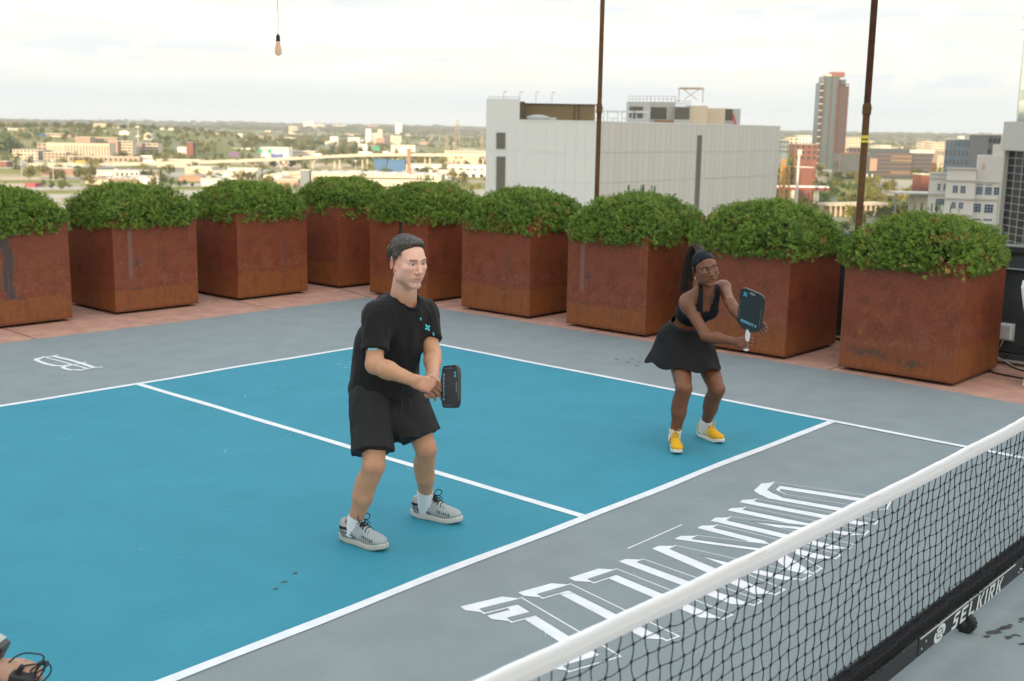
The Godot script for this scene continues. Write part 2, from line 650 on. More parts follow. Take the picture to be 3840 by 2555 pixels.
func court_emblem() -> void:
	# the white B shaped emblem by the base line: crossing bars and two lobes
	var mb := MB.new()
	var lines := [
		[0.030, [[0.06, -6.2], [0.085, -5.95], [0.085, -5.75], [0.075, -5.49]]],
		[0.016, [[-0.02, -6.25], [-0.005, -6.0], [0.0, -5.72], [0.012, -5.48]]],
		[0.018, [[-0.10, -6.19], [-0.04, -6.2], [0.03, -6.205], [0.11, -6.215]]],
		[0.018, [[-0.01, -5.71], [0.05, -5.725], [0.13, -5.745]]],
		[0.020, [[-0.07, -5.46], [0.0, -5.485], [0.06, -5.49], [0.13, -5.46]]],
		[0.030, [[-0.09, -6.2], [-0.13, -6.14], [-0.145, -6.05], [-0.15, -5.9], [-0.135, -5.79], [-0.09, -5.73], [-0.01, -5.715]]],
		[0.028, [[-0.02, -5.715], [-0.09, -5.70], [-0.125, -5.66], [-0.13, -5.58], [-0.12, -5.52], [-0.085, -5.5], [-0.07, -5.46]]],
		[0.026, [[-0.15, -6.13], [-0.09, -6.16], [-0.055, -6.2]]],
	]
	var y := 0.0055
	for l in lines:
		for i in l[1].size() - 1:
			var a := Vector2(l[1][i][0], l[1][i][1])
			var b := Vector2(l[1][i + 1][0], l[1][i + 1][1])
			var e := (b - a).normalized() * 0.008
			strip(mb, a - e, b + e, (l[0] as float) * 1.35, y, 0.0)
			y += 0.00008
	setting("court_emblem", mb, M.line)


# ---------------------------------------------------------------- weathered steel
func rust_texture(sd: int, stain: int) -> ImageTexture:
	var S := 384
	var f := FastNoiseLite.new()
	f.seed = sd
	f.frequency = 0.012
	f.fractal_octaves = 5
	var blotch := f.get_image(S, S, false, false, false).get_data()
	f.seed = sd + 7
	f.frequency = 0.05
	f.fractal_octaves = 4
	var fine := f.get_image(S, S, false, false, false).get_data()
	f.seed = sd + 13
	f.frequency = 0.045
	f.fractal_octaves = 3
	var sim := f.get_image(S, 12, false, false, false)
	sim.resize(S, S, Image.INTERPOLATE_CUBIC)
	var streak := sim.get_data()
	f.seed = sd + 29
	f.frequency = 0.16
	f.fractal_octaves = 2
	var grain := f.get_image(S, S, false, false, false).get_data()
	var out := PackedByteArray()
	out.resize(S * S * 3)
	var red := Vector3(0.200, 0.046, 0.018)
	var dark := Vector3(0.085, 0.027, 0.013)
	var orange := Vector3(0.275, 0.100, 0.024)
	var mauve := Vector3(0.235, 0.096, 0.062)
	var slate := Vector3(0.050, 0.048, 0.050)
	var band := 0.77 + 0.03 * ((sd % 5) - 2)
	for y in S:
		var w := float(y) / S
		for x in S:
			var i := y * S + x
			var u := float(x) / S
			var a := blotch[i] / 255.0
			var b := fine[i] / 255.0
			var s := streak[i] / 255.0
			var g := grain[i] / 255.0
			var c := red.lerp(dark, smoothstep(0.45, 0.85, s * 0.35 + (1.0 - a) * 0.65) * 0.7)
			c = c.lerp(mauve, smoothstep(0.40, 0.80, b * 0.35 + a * 0.65) * smoothstep(0.1, band - 0.08, w) * 0.55)
			c = c.lerp(orange, smoothstep(0.48, 0.75, s * 0.25 + b * 0.45 + g * 0.3) * 0.6)
			var bw := 0.17 if stain == 4 or sd > 300 else 0.015
			var lowmask := smoothstep(band - bw + (b - 0.5) * 0.09, band + bw + (b - 0.5) * 0.09, w + (a - 0.5) * bw)
			var lowc := orange.lerp(dark, smoothstep(0.4, 0.8, s * 0.4 + a * 0.6) * 0.6).lerp(red, smoothstep(0.35, 0.7, b) * 0.5)
			c = c.lerp(lowc, lowmask * 0.85)
			c = c.lerp(mauve * 1.1, smoothstep(0.09, 0.0, absf(w - band + 0.09 + (a - 0.5) * 0.1)) * smoothstep(0.35, 0.75, b * 0.5 + g * 0.5) * 0.5)
			c = c.lerp(dark * 0.9, smoothstep(0.06, 0.0, w) * 0.4 + smoothstep(0.96, 1.0, w) * 0.5)
			if stain == 1:   # a broad dark run of water ending in a pool line
				var d := absf(u - 0.34 - 0.05 * w + 0.02 * sin(w * 14.0))
				var k := smoothstep(0.075, 0.03, d + (b - 0.5) * 0.06) * smoothstep(band + 0.01, band - 0.02, w)
				k = maxf(k, smoothstep(0.016, 0.004, absf(w - band + 0.01 * sin(u * 20.0))) * smoothstep(0.15, 0.05, absf(u - 0.42)))
				c = c.lerp(slate.lerp(Vector3(0.14, 0.15, 0.18), smoothstep(0.5, 0.8, s) * 0.8), k * 0.85)
			elif stain == 2: # a pale streak and a dark blot
				c = c.lerp(Vector3(0.22, 0.14, 0.12), smoothstep(0.035, 0.012, absf(u - 0.19 - (b - 0.5) * 0.02)) * smoothstep(0.05, 0.12, w) * smoothstep(0.68, 0.6, w) * 0.6)
				c = c.lerp(slate, smoothstep(0.05, 0.015, absf(u - 0.27) + absf(w - 0.48) * 0.35 + (b - 0.5) * 0.05) * 0.7)
				c = c.lerp(slate, smoothstep(0.010, 0.003, absf(w - band + 0.01)) * smoothstep(0.14, 0.05, absf(u - 0.25)) * 0.8)
			elif stain == 3: # a black narrow run from the rim
				var d3 := absf(u - 0.55 + 0.03 * w)
				c = c.lerp(Vector3(0.022, 0.024, 0.026), smoothstep(0.035, 0.022, d3 + (b - 0.5) * 0.02) * smoothstep(0.36, 0.24, w + (s - 0.5) * 0.2))
			elif stain == 4: # grey scraped patch near the foot
				var d4 := absf(w - 0.86 - (u - 0.5) * 0.06 + (b - 0.5) * 0.12)
				c = c.lerp(Vector3(0.075, 0.052, 0.040), smoothstep(0.06, 0.02, d4) * smoothstep(0.42, 0.2, absf(u - 0.42)) * smoothstep(0.42, 0.56, a) * 0.85)
				c = c.lerp(Vector3(0.24, 0.11, 0.025), smoothstep(0.03, 0.02, Vector2((u - 0.17) * 1.3, (w - 0.66) * 0.75).length()) * 0.7)
				c = c.lerp(Vector3(0.24, 0.11, 0.025), smoothstep(0.02, 0.012, Vector2((u - 0.23) * 1.3, (w - 0.76) * 0.75).length()) * 0.7)
			elif stain == 5: # a grey scratch run low on the face
				c = c.lerp(slate * 1.3, smoothstep(0.02, 0.006, absf(u - 0.68 - 0.02 * sin(w * 9.0))) * smoothstep(0.26, 0.36, w) * smoothstep(0.72, 0.62, w) * 0.65)
				c = c.lerp(slate, smoothstep(0.012, 0.004, absf(w - 0.73)) * smoothstep(0.08, 0.03, absf(u - 0.64)) * 0.8)
			c *= 0.86 + 0.28 * g
			var q := Color(c.x, c.y, c.z).linear_to_srgb()
			out[i * 3] = int(clampf(q.r, 0, 1) * 255.0)
			out[i * 3 + 1] = int(clampf(q.g, 0, 1) * 255.0)
			out[i * 3 + 2] = int(clampf(q.b, 0, 1) * 255.0)
	return ImageTexture.create_from_image(Image.create_from_data(S, S, false, Image.FORMAT_RGB8, out))


var rusts: Array = []
var soil: StandardMaterial3D


func rust_mat(sd: int, stain: int) -> StandardMaterial3D:
	var m := mat(Color(1, 1, 1), 0.5, 0.0, 0.5)
	m.albedo_texture = rust_texture(sd, stain)
	m.normal_enabled = true
	m.normal_texture = M.deck.normal_texture
	m.normal_scale = 0.15
	return m


func planters() -> void:
	for k in 6:
		rusts.append(rust_mat(100 + k * 31, k))
	rusts.append(rust_mat(301, 0))
	rusts.append(rust_mat(333, 0))
	soil = mat(lin(0.03, 0.02, 0.013), 0.95)
	M.leaf = vmat(0.5, 0.35)
	M.leaf.backlight = Color(0.45, 0.5, 0.2)
	M.twig = mat(lin(0.020, 0.026, 0.010), 0.9)
	# [x, z of the middle, turn, looks of the panels facing -x and +z, what tells it apart]
	var where := [
		["rust brown steel planter cut by the left photo edge, with a broad dark water stain", 0.61, -8.44, 0.004, 0, 1],
		["rust brown square steel planter with a pale streak, second from the left", 2.19, -8.45, -0.006, 6, 2],
		["rust brown square steel planter with a small grey spot, third from the left", 3.80, -8.44, 0.005, 7, 5],
		["rust brown square steel planter standing in the far corner of the roof", 5.40, -8.46, 0.0, 0, 6],
		["rust brown square steel planter with a black run below its rim, behind the man's head", 5.39, -6.78, -0.006, 3, 7],
		["rust brown square steel planter with a grey scratched run, right of the man", 5.39, -5.14, 0.007, 5, 0],
		["rust brown square steel planter left of the woman, below the second wide bush", 5.39, -3.53, -0.004, 2, 6],
		["rust brown square steel planter directly behind the woman and her paddle", 5.40, -1.93, 0.005, 6, 7],
		["rust brown square steel planter nearest the net with a scraped grey patch low down", 5.40, -0.32, 0.0, 4, 0],
	]
	var bushes := [
		"clipped green boxwood at the left edge of the photo, cut by the frame",
		"clipped green boxwood with straw tinted leaves on its left side, second from the left",
		"clipped green boxwood third from the left, in the planter with the small grey spot",
		"clipped green boxwood in the far corner planter with orange dead leaves at its right",
		"clipped green boxwood above the man's head, with a stray upright shoot",
		"clipped green boxwood before the pale building, orange dead leaves along its lower edge",
		"clipped green boxwood mound at the foot of the thin rusty post, left of the woman",
		"clipped green boxwood mound directly behind the woman",
		"clipped green boxwood mound nearest the net, right of the second rusty post",
	]
	for i in where.size():
		var e: Array = where[i]
		planter(e[0], Vector3(e[1], 0, e[2]), e[3], e[4], e[5], i)
		bush(bushes[i], Vector3(e[1], 1.0, e[2]), 70 + i, i)


func planter(label: String, at: Vector3, turn: float, left_look: int, front_look: int, k: int) -> void:
	var t := thing("steel_planter", label, "planter", at, turn, "rusted steel planters along the roof edge")
	var W := 1.06
	var h := W * 0.5
	var y0 := 0.030
	var y1 := 1.058
	var looks := [front_look, left_look, (k + 3) % 8, (k + 5) % 8]
	for s in 4:
		# four plates, mitred; outside and inside faces
		var b := Basis(Vector3.UP, -PI * 0.5 * s)
		var mb := MB.new()
		var th := 0.006
		var p := func(x: float, y: float, z: float) -> Vector3: return b * Vector3(x, y, z)
		var r := 0.004
		mb.quad(p.call(-h + r, y1, h), p.call(h - r, y1, h), p.call(h - r, y0, h), p.call(-h + r, y0, h), b.z)
		mb.quad(p.call(h - r, y1, h), p.call(h - r * 0.3, y1, h - r * 0.3), p.call(h - r * 0.3, y0, h - r * 0.3), p.call(h - r, y0, h), b.z + b.x, Vector2(1, 0), Vector2(1, 0), Vector2(1, 1), Vector2(1, 1))
		mb.quad(p.call(-h + r, y1, h), p.call(-h + r * 0.3, y1, h - r * 0.3), p.call(-h + r * 0.3, y0, h - r * 0.3), p.call(-h + r, y0, h), b.z - b.x, Vector2(0, 0), Vector2(0, 0), Vector2(0, 1), Vector2(0, 1))
		mb.quad(p.call(-h + th, y1, h - th), p.call(h - th, y1, h - th), p.call(h - th, y0, h - th), p.call(-h + th, y0, h - th), -b.z)
		mb.quad(p.call(-h, y0, h), p.call(h, y0, h), p.call(h - th, y0, h - th), p.call(-h + th, y0, h - th), Vector3.DOWN, Vector2(0, .99), Vector2(1, .99), Vector2(1, 1), Vector2(0, 1))
		part("side_panel", mb, rusts[looks[s]], t)
		# the folded rim, a flat lip turned inwards
		var lip := MB.new()
		var ly := y1 + 0.002
		var lw := 0.05
		lip.quad(p.call(-h + 0.001, ly, h - 0.001), p.call(h - 0.001, ly, h - 0.001), p.call(h - lw, ly, h - lw), p.call(-h + lw, ly, h - lw), Vector3.UP, Vector2(0, .4), Vector2(1, .4), Vector2(.95, .46), Vector2(.05, .46))
		lip.quad(p.call(-h + lw, ly, h - lw), p.call(h - lw, ly, h - lw), p.call(h - lw, ly - 0.02, h - lw), p.call(-h + lw, ly - 0.02, h - lw), -b.z)
		part("rim", lip, rusts[(looks[s] + 1) % 8], t)
	var sm := MB.new()
	sm.quad(Vector3(-h + .01, 0.99, -h + .01), Vector3(h - .01, 0.99, -h + .01), Vector3(h - .01, 0.99, h - .01), Vector3(-h + .01, 0.99, h - .01), Vector3.UP)
	part("soil", sm, soil, t)
	for sx in [-1, 1]:
		for sz in [-1, 1]:
			var f := MB.new()
			f.box(at3(sx * (h - 0.16), 0.0165, sz * (h - 0.16)), Vector3(0.12, 0.031, 0.12), "-y")
			part("foot", f, M.rubber, t)
	var base := MB.new()
	base.quad(Vector3(-h + .006, y0 + .004, -h + .006), Vector3(h - .006, y0 + .004, -h + .006), Vector3(h - .006, y0 + .004, h - .006), Vector3(-h + .006, y0 + .004, h - .006), Vector3.DOWN)
	part("bottom_plate", base, rusts[0], t)


func leaf_quad(mb: MB, at: Vector3, dir: Vector3, up: Vector3, len: float, wid: float) -> void:
	# a small oval leaf, folded a little along its midrib
	var s := dir.cross(up).normalized()
	var nn := s.cross(dir).normalized()
	var a := at
	var m := at + dir * len * 0.5 - nn * wid * 0.12
	var e := at + dir * len
	var l := at + dir * len * 0.55 + s * wid * 0.5
	var r := at + dir * len * 0.55 - s * wid * 0.5
	mb.tri(a, l, e, nn + s * -0.3)
	mb.tri(a, e, r, nn + s * 0.3)


var sprigs: Array = []


func sprig_mesh(sd: int) -> ArrayMesh:
	var rng := RandomNumberGenerator.new()
	rng.seed = sd
	var mb := MB.new()
	for k in 15:
		var t := k / 15.0
		var an := k * 2.4
		var out := Vector3(cos(an), 0, sin(an))
		var tilt := lerpf(0.15, 1.1, t) + rng.randf_range(-0.25, 0.25)
		var d := (out * cos(tilt) + Vector3.UP * sin(tilt)).normalized()
		var p := Vector3(0, 0.045 * t, 0) + out * 0.004
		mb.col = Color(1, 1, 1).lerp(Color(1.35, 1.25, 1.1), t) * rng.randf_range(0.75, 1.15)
		mb.col.a = 1.0
		leaf_quad(mb, p, d, Vector3.UP if absf(d.y) < 0.95 else Vector3.RIGHT, rng.randf_range(0.012, 0.018), rng.randf_range(0.008, 0.011))
	return mb.mesh()


func dome(u: Vector2, a: float, h: float, nz: FastNoiseLite) -> Array:
	# the point of a clipped mound over a square footprint, and its normal
	var p := func(w: Vector2) -> Vector3:
		var q := Vector3(cos(w.x) * cos(w.y), sin(w.y), sin(w.x) * cos(w.y))
		var k := pow(pow(absf(q.x), 8.0) + pow(absf(q.z), 8.0), 1.0 / 8.0)
		var m := pow(pow(k, 2.3) + pow(absf(q.y), 2.3), 1.0 / 2.3)
		var o := q / m
		var v := Vector3(o.x * a, o.y * h, o.z * a)
		return v * (1.0 + 0.09 * nz.get_noise_3d(v.x * 1.0, v.y, v.z) + 0.05 * nz.get_noise_3d(v.x * 4.0 + 7.0, v.y * 4.0, v.z * 4.0) + 0.075 * nz.get_noise_3d(v.x * 8.5 + 70.0, v.y * 8.5, v.z * 8.5))
	var o: Vector3 = p.call(u)
	var e := 0.04
	var dx: Vector3 = p.call(u + Vector2(e, 0)) - o
	var dy: Vector3 = p.call(u + Vector2(0, e)) - o
	var nn := dx.cross(dy)
	if nn.dot(o) < 0.0:
		nn = -nn
	return [o, nn.normalized()]


func bush(label: String, at: Vector3, sd: int, k: int) -> void:
	if sprigs.is_empty():
		for i in 3:
			sprigs.append(sprig_mesh(500 + i))
	var t := thing("boxwood_bush", label, "bush", at, 0.0, "boxwood bushes in the planters")
	var nz := FastNoiseLite.new()
	nz.seed = sd
	nz.frequency = 2.2
	nz.fractal_octaves = 2
	var rng := RandomNumberGenerator.new()
	rng.seed = sd
	var a: float = 0.555 + [0.0, 0.02, 0.0, -0.02, 0.01, 0.0, 0.02, 0.03, 0.02][k]
	var h: float = 0.415 + [0.0, 0.0, -0.01, 0.0, 0.0, 0.01, 0.02, 0.03, 0.0][k]
	# woody core that closes the gaps between the leaves
	var core := MB.new()
	var N := 24
	for i in N:
		for j in 8:
			var p := []
			var q := []
			for e in [[0, 0], [1, 0], [1, 1], [0, 1]]:
				var u := Vector2(TAU * (i + e[0]) / N, lerpf(-0.05, PI * 0.5 - 0.01, (j + e[1]) / 8.0))
				var r := dome(u, a - 0.075, h - 0.075, nz)
				p.append(r[0])
				q.append(r[1])
			core.squad(p, q)
	part("branches", core, M.twig, t)
	var places: Array[Array] = [[], [], []]
	var tones: Array[Array] = [[], [], []]
	var dead := []
	for i in 7:
		dead.append(Vector2(rng.randf() * TAU, rng.randf_range(0.0, 1.1)))
	if k == 5 or k == 8:
		for i in 6:
			dead.append(Vector2(rng.randf_range(1.6, 3.6), rng.randf_range(-0.1, 0.3)))
	for i in 7600:
		var z := rng.randf_range(-0.07, 1.0)
		var u := Vector2(rng.randf() * TAU, asin(clampf(z, -1, 1)))
		var r := dome(u, a, h, nz)
		var o: Vector3 = r[0]
		var nn: Vector3 = r[1]
		var deep := pow(rng.randf(), 1.3) * 0.075
		var stray := rng.randf_range(0.0, 0.03) if rng.randf() < 0.12 else 0.0
		o -= nn * (deep - stray + 0.02)
		var up := (nn + Vector3(rng.randf_range(-1, 1), rng.randf_range(-0.6, 1.0), rng.randf_range(-1, 1)) * 0.75).normalized()
		var s := rng.randf_range(0.75, 1.25)
		var x := up.cross(Vector3(rng.randf_range(-1, 1), rng.randf_range(-1, 1), rng.randf_range(-1, 1))).normalized()
		var b := Basis(x, up, x.cross(up)).scaled(Vector3.ONE * s)
		var m := rng.randi() % 3
		places[m].append(Transform3D(b, o))
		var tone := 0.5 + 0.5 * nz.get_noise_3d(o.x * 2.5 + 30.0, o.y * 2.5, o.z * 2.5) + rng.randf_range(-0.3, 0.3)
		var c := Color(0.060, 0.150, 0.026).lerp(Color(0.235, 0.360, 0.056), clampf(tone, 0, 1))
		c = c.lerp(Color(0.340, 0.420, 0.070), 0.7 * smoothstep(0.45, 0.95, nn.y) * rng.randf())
		for d in dead:
			var dd: Vector2 = d
			var diff := Vector2(wrapf(u.x - dd.x, -PI, PI) * cos(u.y), u.y - dd.y).length()
			if diff < 0.10 and rng.randf() < 0.35:
				c = Color(0.42, 0.25, 0.075) * rng.randf_range(0.6, 1.2)
		if rng.randf() < 0.012:
			c = Color(0.40, 0.27, 0.09)
		c.a = 1.0
		tones[m].append(c)
	if k == 4 or k == 6 or k == 8:   # a few upright shoots
		for i in 9:
			var an := rng.randf() * TAU
			var rr := rng.randf() * 0.25
			for j in 3:
				places[0].append(Transform3D(Basis(Vector3.UP, j), Vector3(cos(an) * rr, h + 0.012 + 0.026 * j, sin(an) * rr)))
				tones[0].append(Color(0.07, 0.17, 0.03))
	for m in 3:
		var mm := MultiMesh.new()
		mm.transform_format = MultiMesh.TRANSFORM_3D
		mm.use_colors = true
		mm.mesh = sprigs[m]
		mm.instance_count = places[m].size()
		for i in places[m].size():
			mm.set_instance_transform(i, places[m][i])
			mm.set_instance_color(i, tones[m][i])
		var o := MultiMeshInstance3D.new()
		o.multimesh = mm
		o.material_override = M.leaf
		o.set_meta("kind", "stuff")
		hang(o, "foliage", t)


# ---------------------------------------------------------------- parapet, posts, fittings
func parapet() -> void:
	var t := thing("parapet_wall", "dark grey panelled parapet wall behind the right hand row of planters", "wall")
	var z0 := -9.6
	var z1 := 9.2
	var L := z1 - z0
	var zc := (z0 + z1) * 0.5
	var mb := MB.new()
	mb.box(at3(6.41, 0.515, zc), Vector3(0.2, 1.03, L))
	part("wall_core", mb, M.dark_wall, t)
	# panels below the ledge, one every 1.2 metres
	var k := 0
	var z := z0 + 0.02
	while z < z1 - 1.2:
		var p := MB.new()
		p.bevel(at3(6.302, 0.50, z + 0.595), Vector3(0.02, 0.78, 1.182), 0.004)
		part("wall_panel", p, M.dark_wall, t)
		z += 1.19
		k += 1
	mb = MB.new()
	mb.bevel(at3(6.285, 0.907, zc), Vector3(0.06, 0.016, L), 0.003)
	part("ledge", mb, mat(lin(0.26, 0.30, 0.31), 0.5, 0.2), t)
	mb = MB.new()
	mb.box(at3(6.304, 0.985, zc), Vector3(0.012, 0.132, L))
	part("upper_band", mb, M.dark_metal, t)
	mb = MB.new()
	mb.bevel(at3(6.40, 1.086, zc), Vector3(0.28, 0.062, L), 0.006)
	part("coping", mb, mat(lin(0.035, 0.04, 0.043), 0.55, 0.2), t)
	mb = MB.new()
	mb.bevel(at3(6.29, 0.055, zc), Vector3(0.03, 0.09, L), 0.004)
	part("skirting", mb, mat(lin(0.06, 0.06, 0.06)), t)
	mb = MB.new()
	mb.tube(PackedVector3Array([Vector3(6.24, 0.035, z0 + 0.3), Vector3(6.24, 0.035, z1 - .5)]), 0.017, 8)
	part("conduit", mb, mat(lin(0.30, 0.28, 0.24)), t)
	var w := thing("back_parapet", "dark parapet wall hidden behind the left row of planters", "wall")
	mb = MB.new()
	mb.box(at3(-3.2, 0.5, -9.70), Vector3(19.6, 1.0, 0.2))
	part("wall_core", mb, M.dark_wall, w)
	mb = MB.new()
	mb.bevel(at3(-3.2, 1.028, -9.70), Vector3(19.7, 0.05, 0.28), 0.006)
	part("coping", mb, M.black, w)
	M.post = mat(Color(1, 1, 1), 0.7, 0.0, 0.4)
	M.post.albedo_texture = noise_tex(77, 0.012, 5, lin(0.07, 0.038, 0.018), lin(0.21, 0.105, 0.036), 512)
	triplanar(M.post, 0.9)
	M.post_dark = mat(Color(1, 1, 1), 0.75, 0.0, 0.3)
	M.post_dark.albedo_texture = noise_tex(79, 0.012, 5, lin(0.045, 0.022, 0.014), lin(0.105, 0.045, 0.024), 512)
	triplanar(M.post_dark, 0.9)
	post("tall thin rusty steel post rising before the pale windowless building", Vector3(6.40, 1.1, -4.87), 0.055, false)
	post("tall rusty steel post with a yellow tape band, right of the woman", Vector3(6.40, 1.1, -1.46), 0.062, true)


func post(label: String, at: Vector3, w: float, taped: bool) -> void:
	var t := thing("steel_post", label, "post", at, 0.62, "rusty posts on the parapet")
	var collar := 1.27
	var mb := MB.new()
	mb.bevel(at3(0, collar * 0.5, 0), Vector3(w, collar, w), 0.006)
	part("lower_tube", mb, M.post, t)
	mb = MB.new()
	mb.bevel(at3(0, collar + 1.25, 0), Vector3(w * 0.96, 2.5, w * 0.96), 0.006)
	part("upper_tube", mb, M.post_dark if taped else M.post, t)
	mb = MB.new()
	mb.bevel(at3(0, collar, 0), Vector3(w + 0.016, 0.1, w + 0.016), 0.006)
	mb.bevel(at3(0, collar + 0.055, 0), Vector3(w + 0.006, 0.02, w + 0.006), 0.004)
	part("collar", mb, M.post, t)
	mb = MB.new()
	for s in [-1, 1]:
		mb.lathe(Transform3D(Basis(Vector3.RIGHT, PI * 0.5), Vector3(0.012 * s, collar + 0.01, w * 0.5 + 0.014)), PackedVector2Array([Vector2(0, -0.004), Vector2(0.008, -0.004), Vector2(0.008, 0.004), Vector2(0, 0.006)]), 6)
	part("bolt", mb, M.post_dark, t)
	mb = MB.new()
	mb.bevel(at3(0, 0.0, 0), Vector3(0.16, 0.012, 0.16), 0.003)
	part("base_plate", mb, M.post_dark, t, Vector3(0, 0.026, 0))
	if taped:
		mb = MB.new()
		mb.box(at3(0, 0.955, 0), Vector3(w + 0.003, 0.026, w + 0.003))
		mb.box(at3(0, 0.998, 0), Vector3(w + 0.003, 0.034, w + 0.003))
		part("yellow_tape", mb, mat(lin(0.72, 0.62, 0.06), 0.6), t)


# ---------------------------------------------------------------- the net
func net_top(x: float) -> float:
	return 0.868 + 0.05 * pow(x / 3.05, 2.0)


func net() -> void:
	var Z := 2.134
	var t := thing("pickleball_net", "black cord net with white top band and a black base bar lettered in white", "net")
	# headband: a soft white sleeve folded over the cable
	var nz := FastNoiseLite.new()
	nz.seed = 8
	nz.frequency = 5.0
	var mb := MB.new()
	var N := 260
	var prof := [Vector2(-0.006, -0.056), Vector2(-0.006, -0.035), Vector2(-0.0085, -0.016), Vector2(-0.0085, -0.004), Vector2(-0.005, 0.002), Vector2(0.0, 0.004), Vector2(0.005, 0.002), Vector2(0.0085, -0.004), Vector2(0.0085, -0.016), Vector2(0.006, -0.035), Vector2(0.006, -0.056), Vector2(0.002, -0.057), Vector2(-0.002, -0.057)]
	var rows := []
	for i in N + 1:
		var x := lerpf(-3.3, 3.3, float(i) / N)
		var ring := []
		for j in prof.size():
			var q: Vector2 = prof[j]
			var k := nz.get_noise_3d(x * 1.3, q.y * 9.0, q.x * 60.0) * 0.0075 * smoothstep(-0.06, -0.02, q.y) + nz.get_noise_2d(x * 5.0, q.y * 14.0) * 0.002
			ring.append(Vector3(x, net_top(x) + q.y + 0.003 * nz.get_noise_1d(x * 0.6) + k * 0.4, Z + q.x * (1.0 + 14.0 * k)))
		rows.append(ring)
	for i in N:
		for j in prof.size():
			var j2 := (j + 1) % prof.size()
			var p := [rows[i][j], rows[i + 1][j], rows[i + 1][j2], rows[i][j2]]
			var q := []
			for e in [[i, j], [i + 1, j], [i + 1, j2], [i, j2]]:
				var a: Vector3 = rows[mini(e[0] + 1, N)][e[1]] - rows[maxi(e[0] - 1, 0)][e[1]]
				var b: Vector3 = rows[e[0]][(e[1] + 1) % prof.size()] - rows[e[0]][(e[1] + prof.size() - 1) % prof.size()]
				q.append(b.cross(a) * -1.0)
			var mid: Vector3 = p[0] - Vector3(p[0].x, net_top(p[0].x) - 0.03, Z)
			if (q[0] as Vector3).dot(mid) < 0.0:
				for m in 4:
					q[m] = -q[m]
			mb.squad(p, q)
	var band := part("headband", mb, M.white_cloth, t)
	# rows of stitching on the lower hem of the band
	mb = MB.new()
	for y in [-0.036, -0.042, -0.048, -0.053]:
		for s in [-1.0, 1.0]:
			var pts := PackedVector3Array()
			for i in 111:
				var x := lerpf(-3.3, 3.3, i / 110.0)
				pts.append(Vector3(x, net_top(x) + y, Z + s * 0.0068))
			mb.tube(pts, 0.0009, 4, false)
	part("stitching", mb, mat(lin(0.62, 0.63, 0.64)), band)
	for e in [[-1.95, 0.10], [-1.13, 0.08], [-0.2, 0.05]]:
		mb = MB.new()
		var pts2 := PackedVector3Array()
		for i in 6:
			var x2: float = e[0] + e[1] * i / 5.0
			pts2.append(Vector3(x2, net_top(x2) - 0.006 - 0.001 * sin(i * 2.0), Z + 0.0095))
		mb.tube(pts2, 0.0006, 4, false)
		part("crease", mb, mat(lin(0.45, 0.36, 0.33)), band)
	# the cords: wavy uprights knotted to sagging rows
	mb = MB.new()
	var step := 0.057
	var cols := int(6.5 / step)
	var rng := RandomNumberGenerator.new()
	rng.seed = 21
	var R := 13
	var knot := {}
	for c in cols + 1:
		var x := -3.25 + c * step
		for r in R + 1:
			var top := net_top(x) - 0.054
			var y := lerpf(top, 0.19, float(r) / R)
			var zig := (1.0 if (r + c) % 2 == 0 else -1.0) * 0.0035
			knot[Vector2i(c, r)] = Vector3(x + zig + rng.randf_range(-0.003, 0.003) + 0.004 * sin(r * 0.9 + c * 0.35), y + rng.randf_range(-0.003, 0.003) - 0.004 * sin(c * 0.8), Z + 0.004 * sin(c * 0.31 + r * 0.7) + rng.randf_range(-0.002, 0.002) + (0.03 * pow(float(r) / R, 3.0)))
	for c in cols + 1:
		for r in R:
			var a: Vector3 = knot[Vector2i(c, r)]
			var b: Vector3 = knot[Vector2i(c, r + 1)]
			var bow := (1.0 if (r + c) % 2 == 0 else -1.0) * rng.randf_range(0.002, 0.0055)
			mb.tube(PackedVector3Array([a, a.lerp(b, 0.35) + Vector3(bow, 0, 0), a.lerp(b, 0.7) + Vector3(bow * 0.8, 0, 0), b]), 0.0020, 4, false)
			if c < cols:
				var d: Vector3 = knot[Vector2i(c + 1, r + 1)]
				mb.tube(PackedVector3Array([b, b.lerp(d, 0.5) + Vector3(0, rng.randf_range(-0.005, 0.001), 0), d]), 0.0017, 4, false)
			mb.box(Transform3D(Basis(Vector3(1, 1, 0.3).normalized(), 0.8), b), Vector3(0.007, 0.008, 0.006))
	var cords := part("net_cords", mb, mat(lin(0.009, 0.009, 0.011), 0.75), t)
	cords.set_meta("kind", "stuff")
	# the base bar: a round tube with a lettered board in front
	mb = MB.new()
	mb.tube(PackedVector3Array([Vector3(-3.35, 0.175, Z - 0.03), Vector3(3.35, 0.175, Z - 0.03)]), 0.034, 14)
	part("base_tube", mb, mat(lin(0.010, 0.010, 0.011), 0.55, 0.0, 0.25), t)
	# the bottom rope of the net and its gathered hem
	mb = MB.new()
	var pts3 := PackedVector3Array()
	for i in 151:
		pts3.append(Vector3(-3.3 + 6.6 * i / 150.0, 0.212 + 0.004 * sin(i * 1.7), Z - 0.035 + 0.004 * sin(i * 2.3)))
	mb.tube(pts3, 0.006, 5, false)
	for i in 300:
		var x3 := -3.28 + 6.56 * i / 300.0
		var lean := rng.randf_range(-0.03, 0.03)
		mb.tube(PackedVector3Array([Vector3(x3, 0.245 + rng.randf_range(-0.015, 0.015), Z + 0.006), Vector3(x3 + lean * 0.5, 0.222, Z - 0.02), Vector3(x3 + lean, 0.205, Z - 0.05)]), 0.0016, 4, false)
	part("bottom_rope", mb, mat(lin(0.010, 0.010, 0.012), 0.8), t)
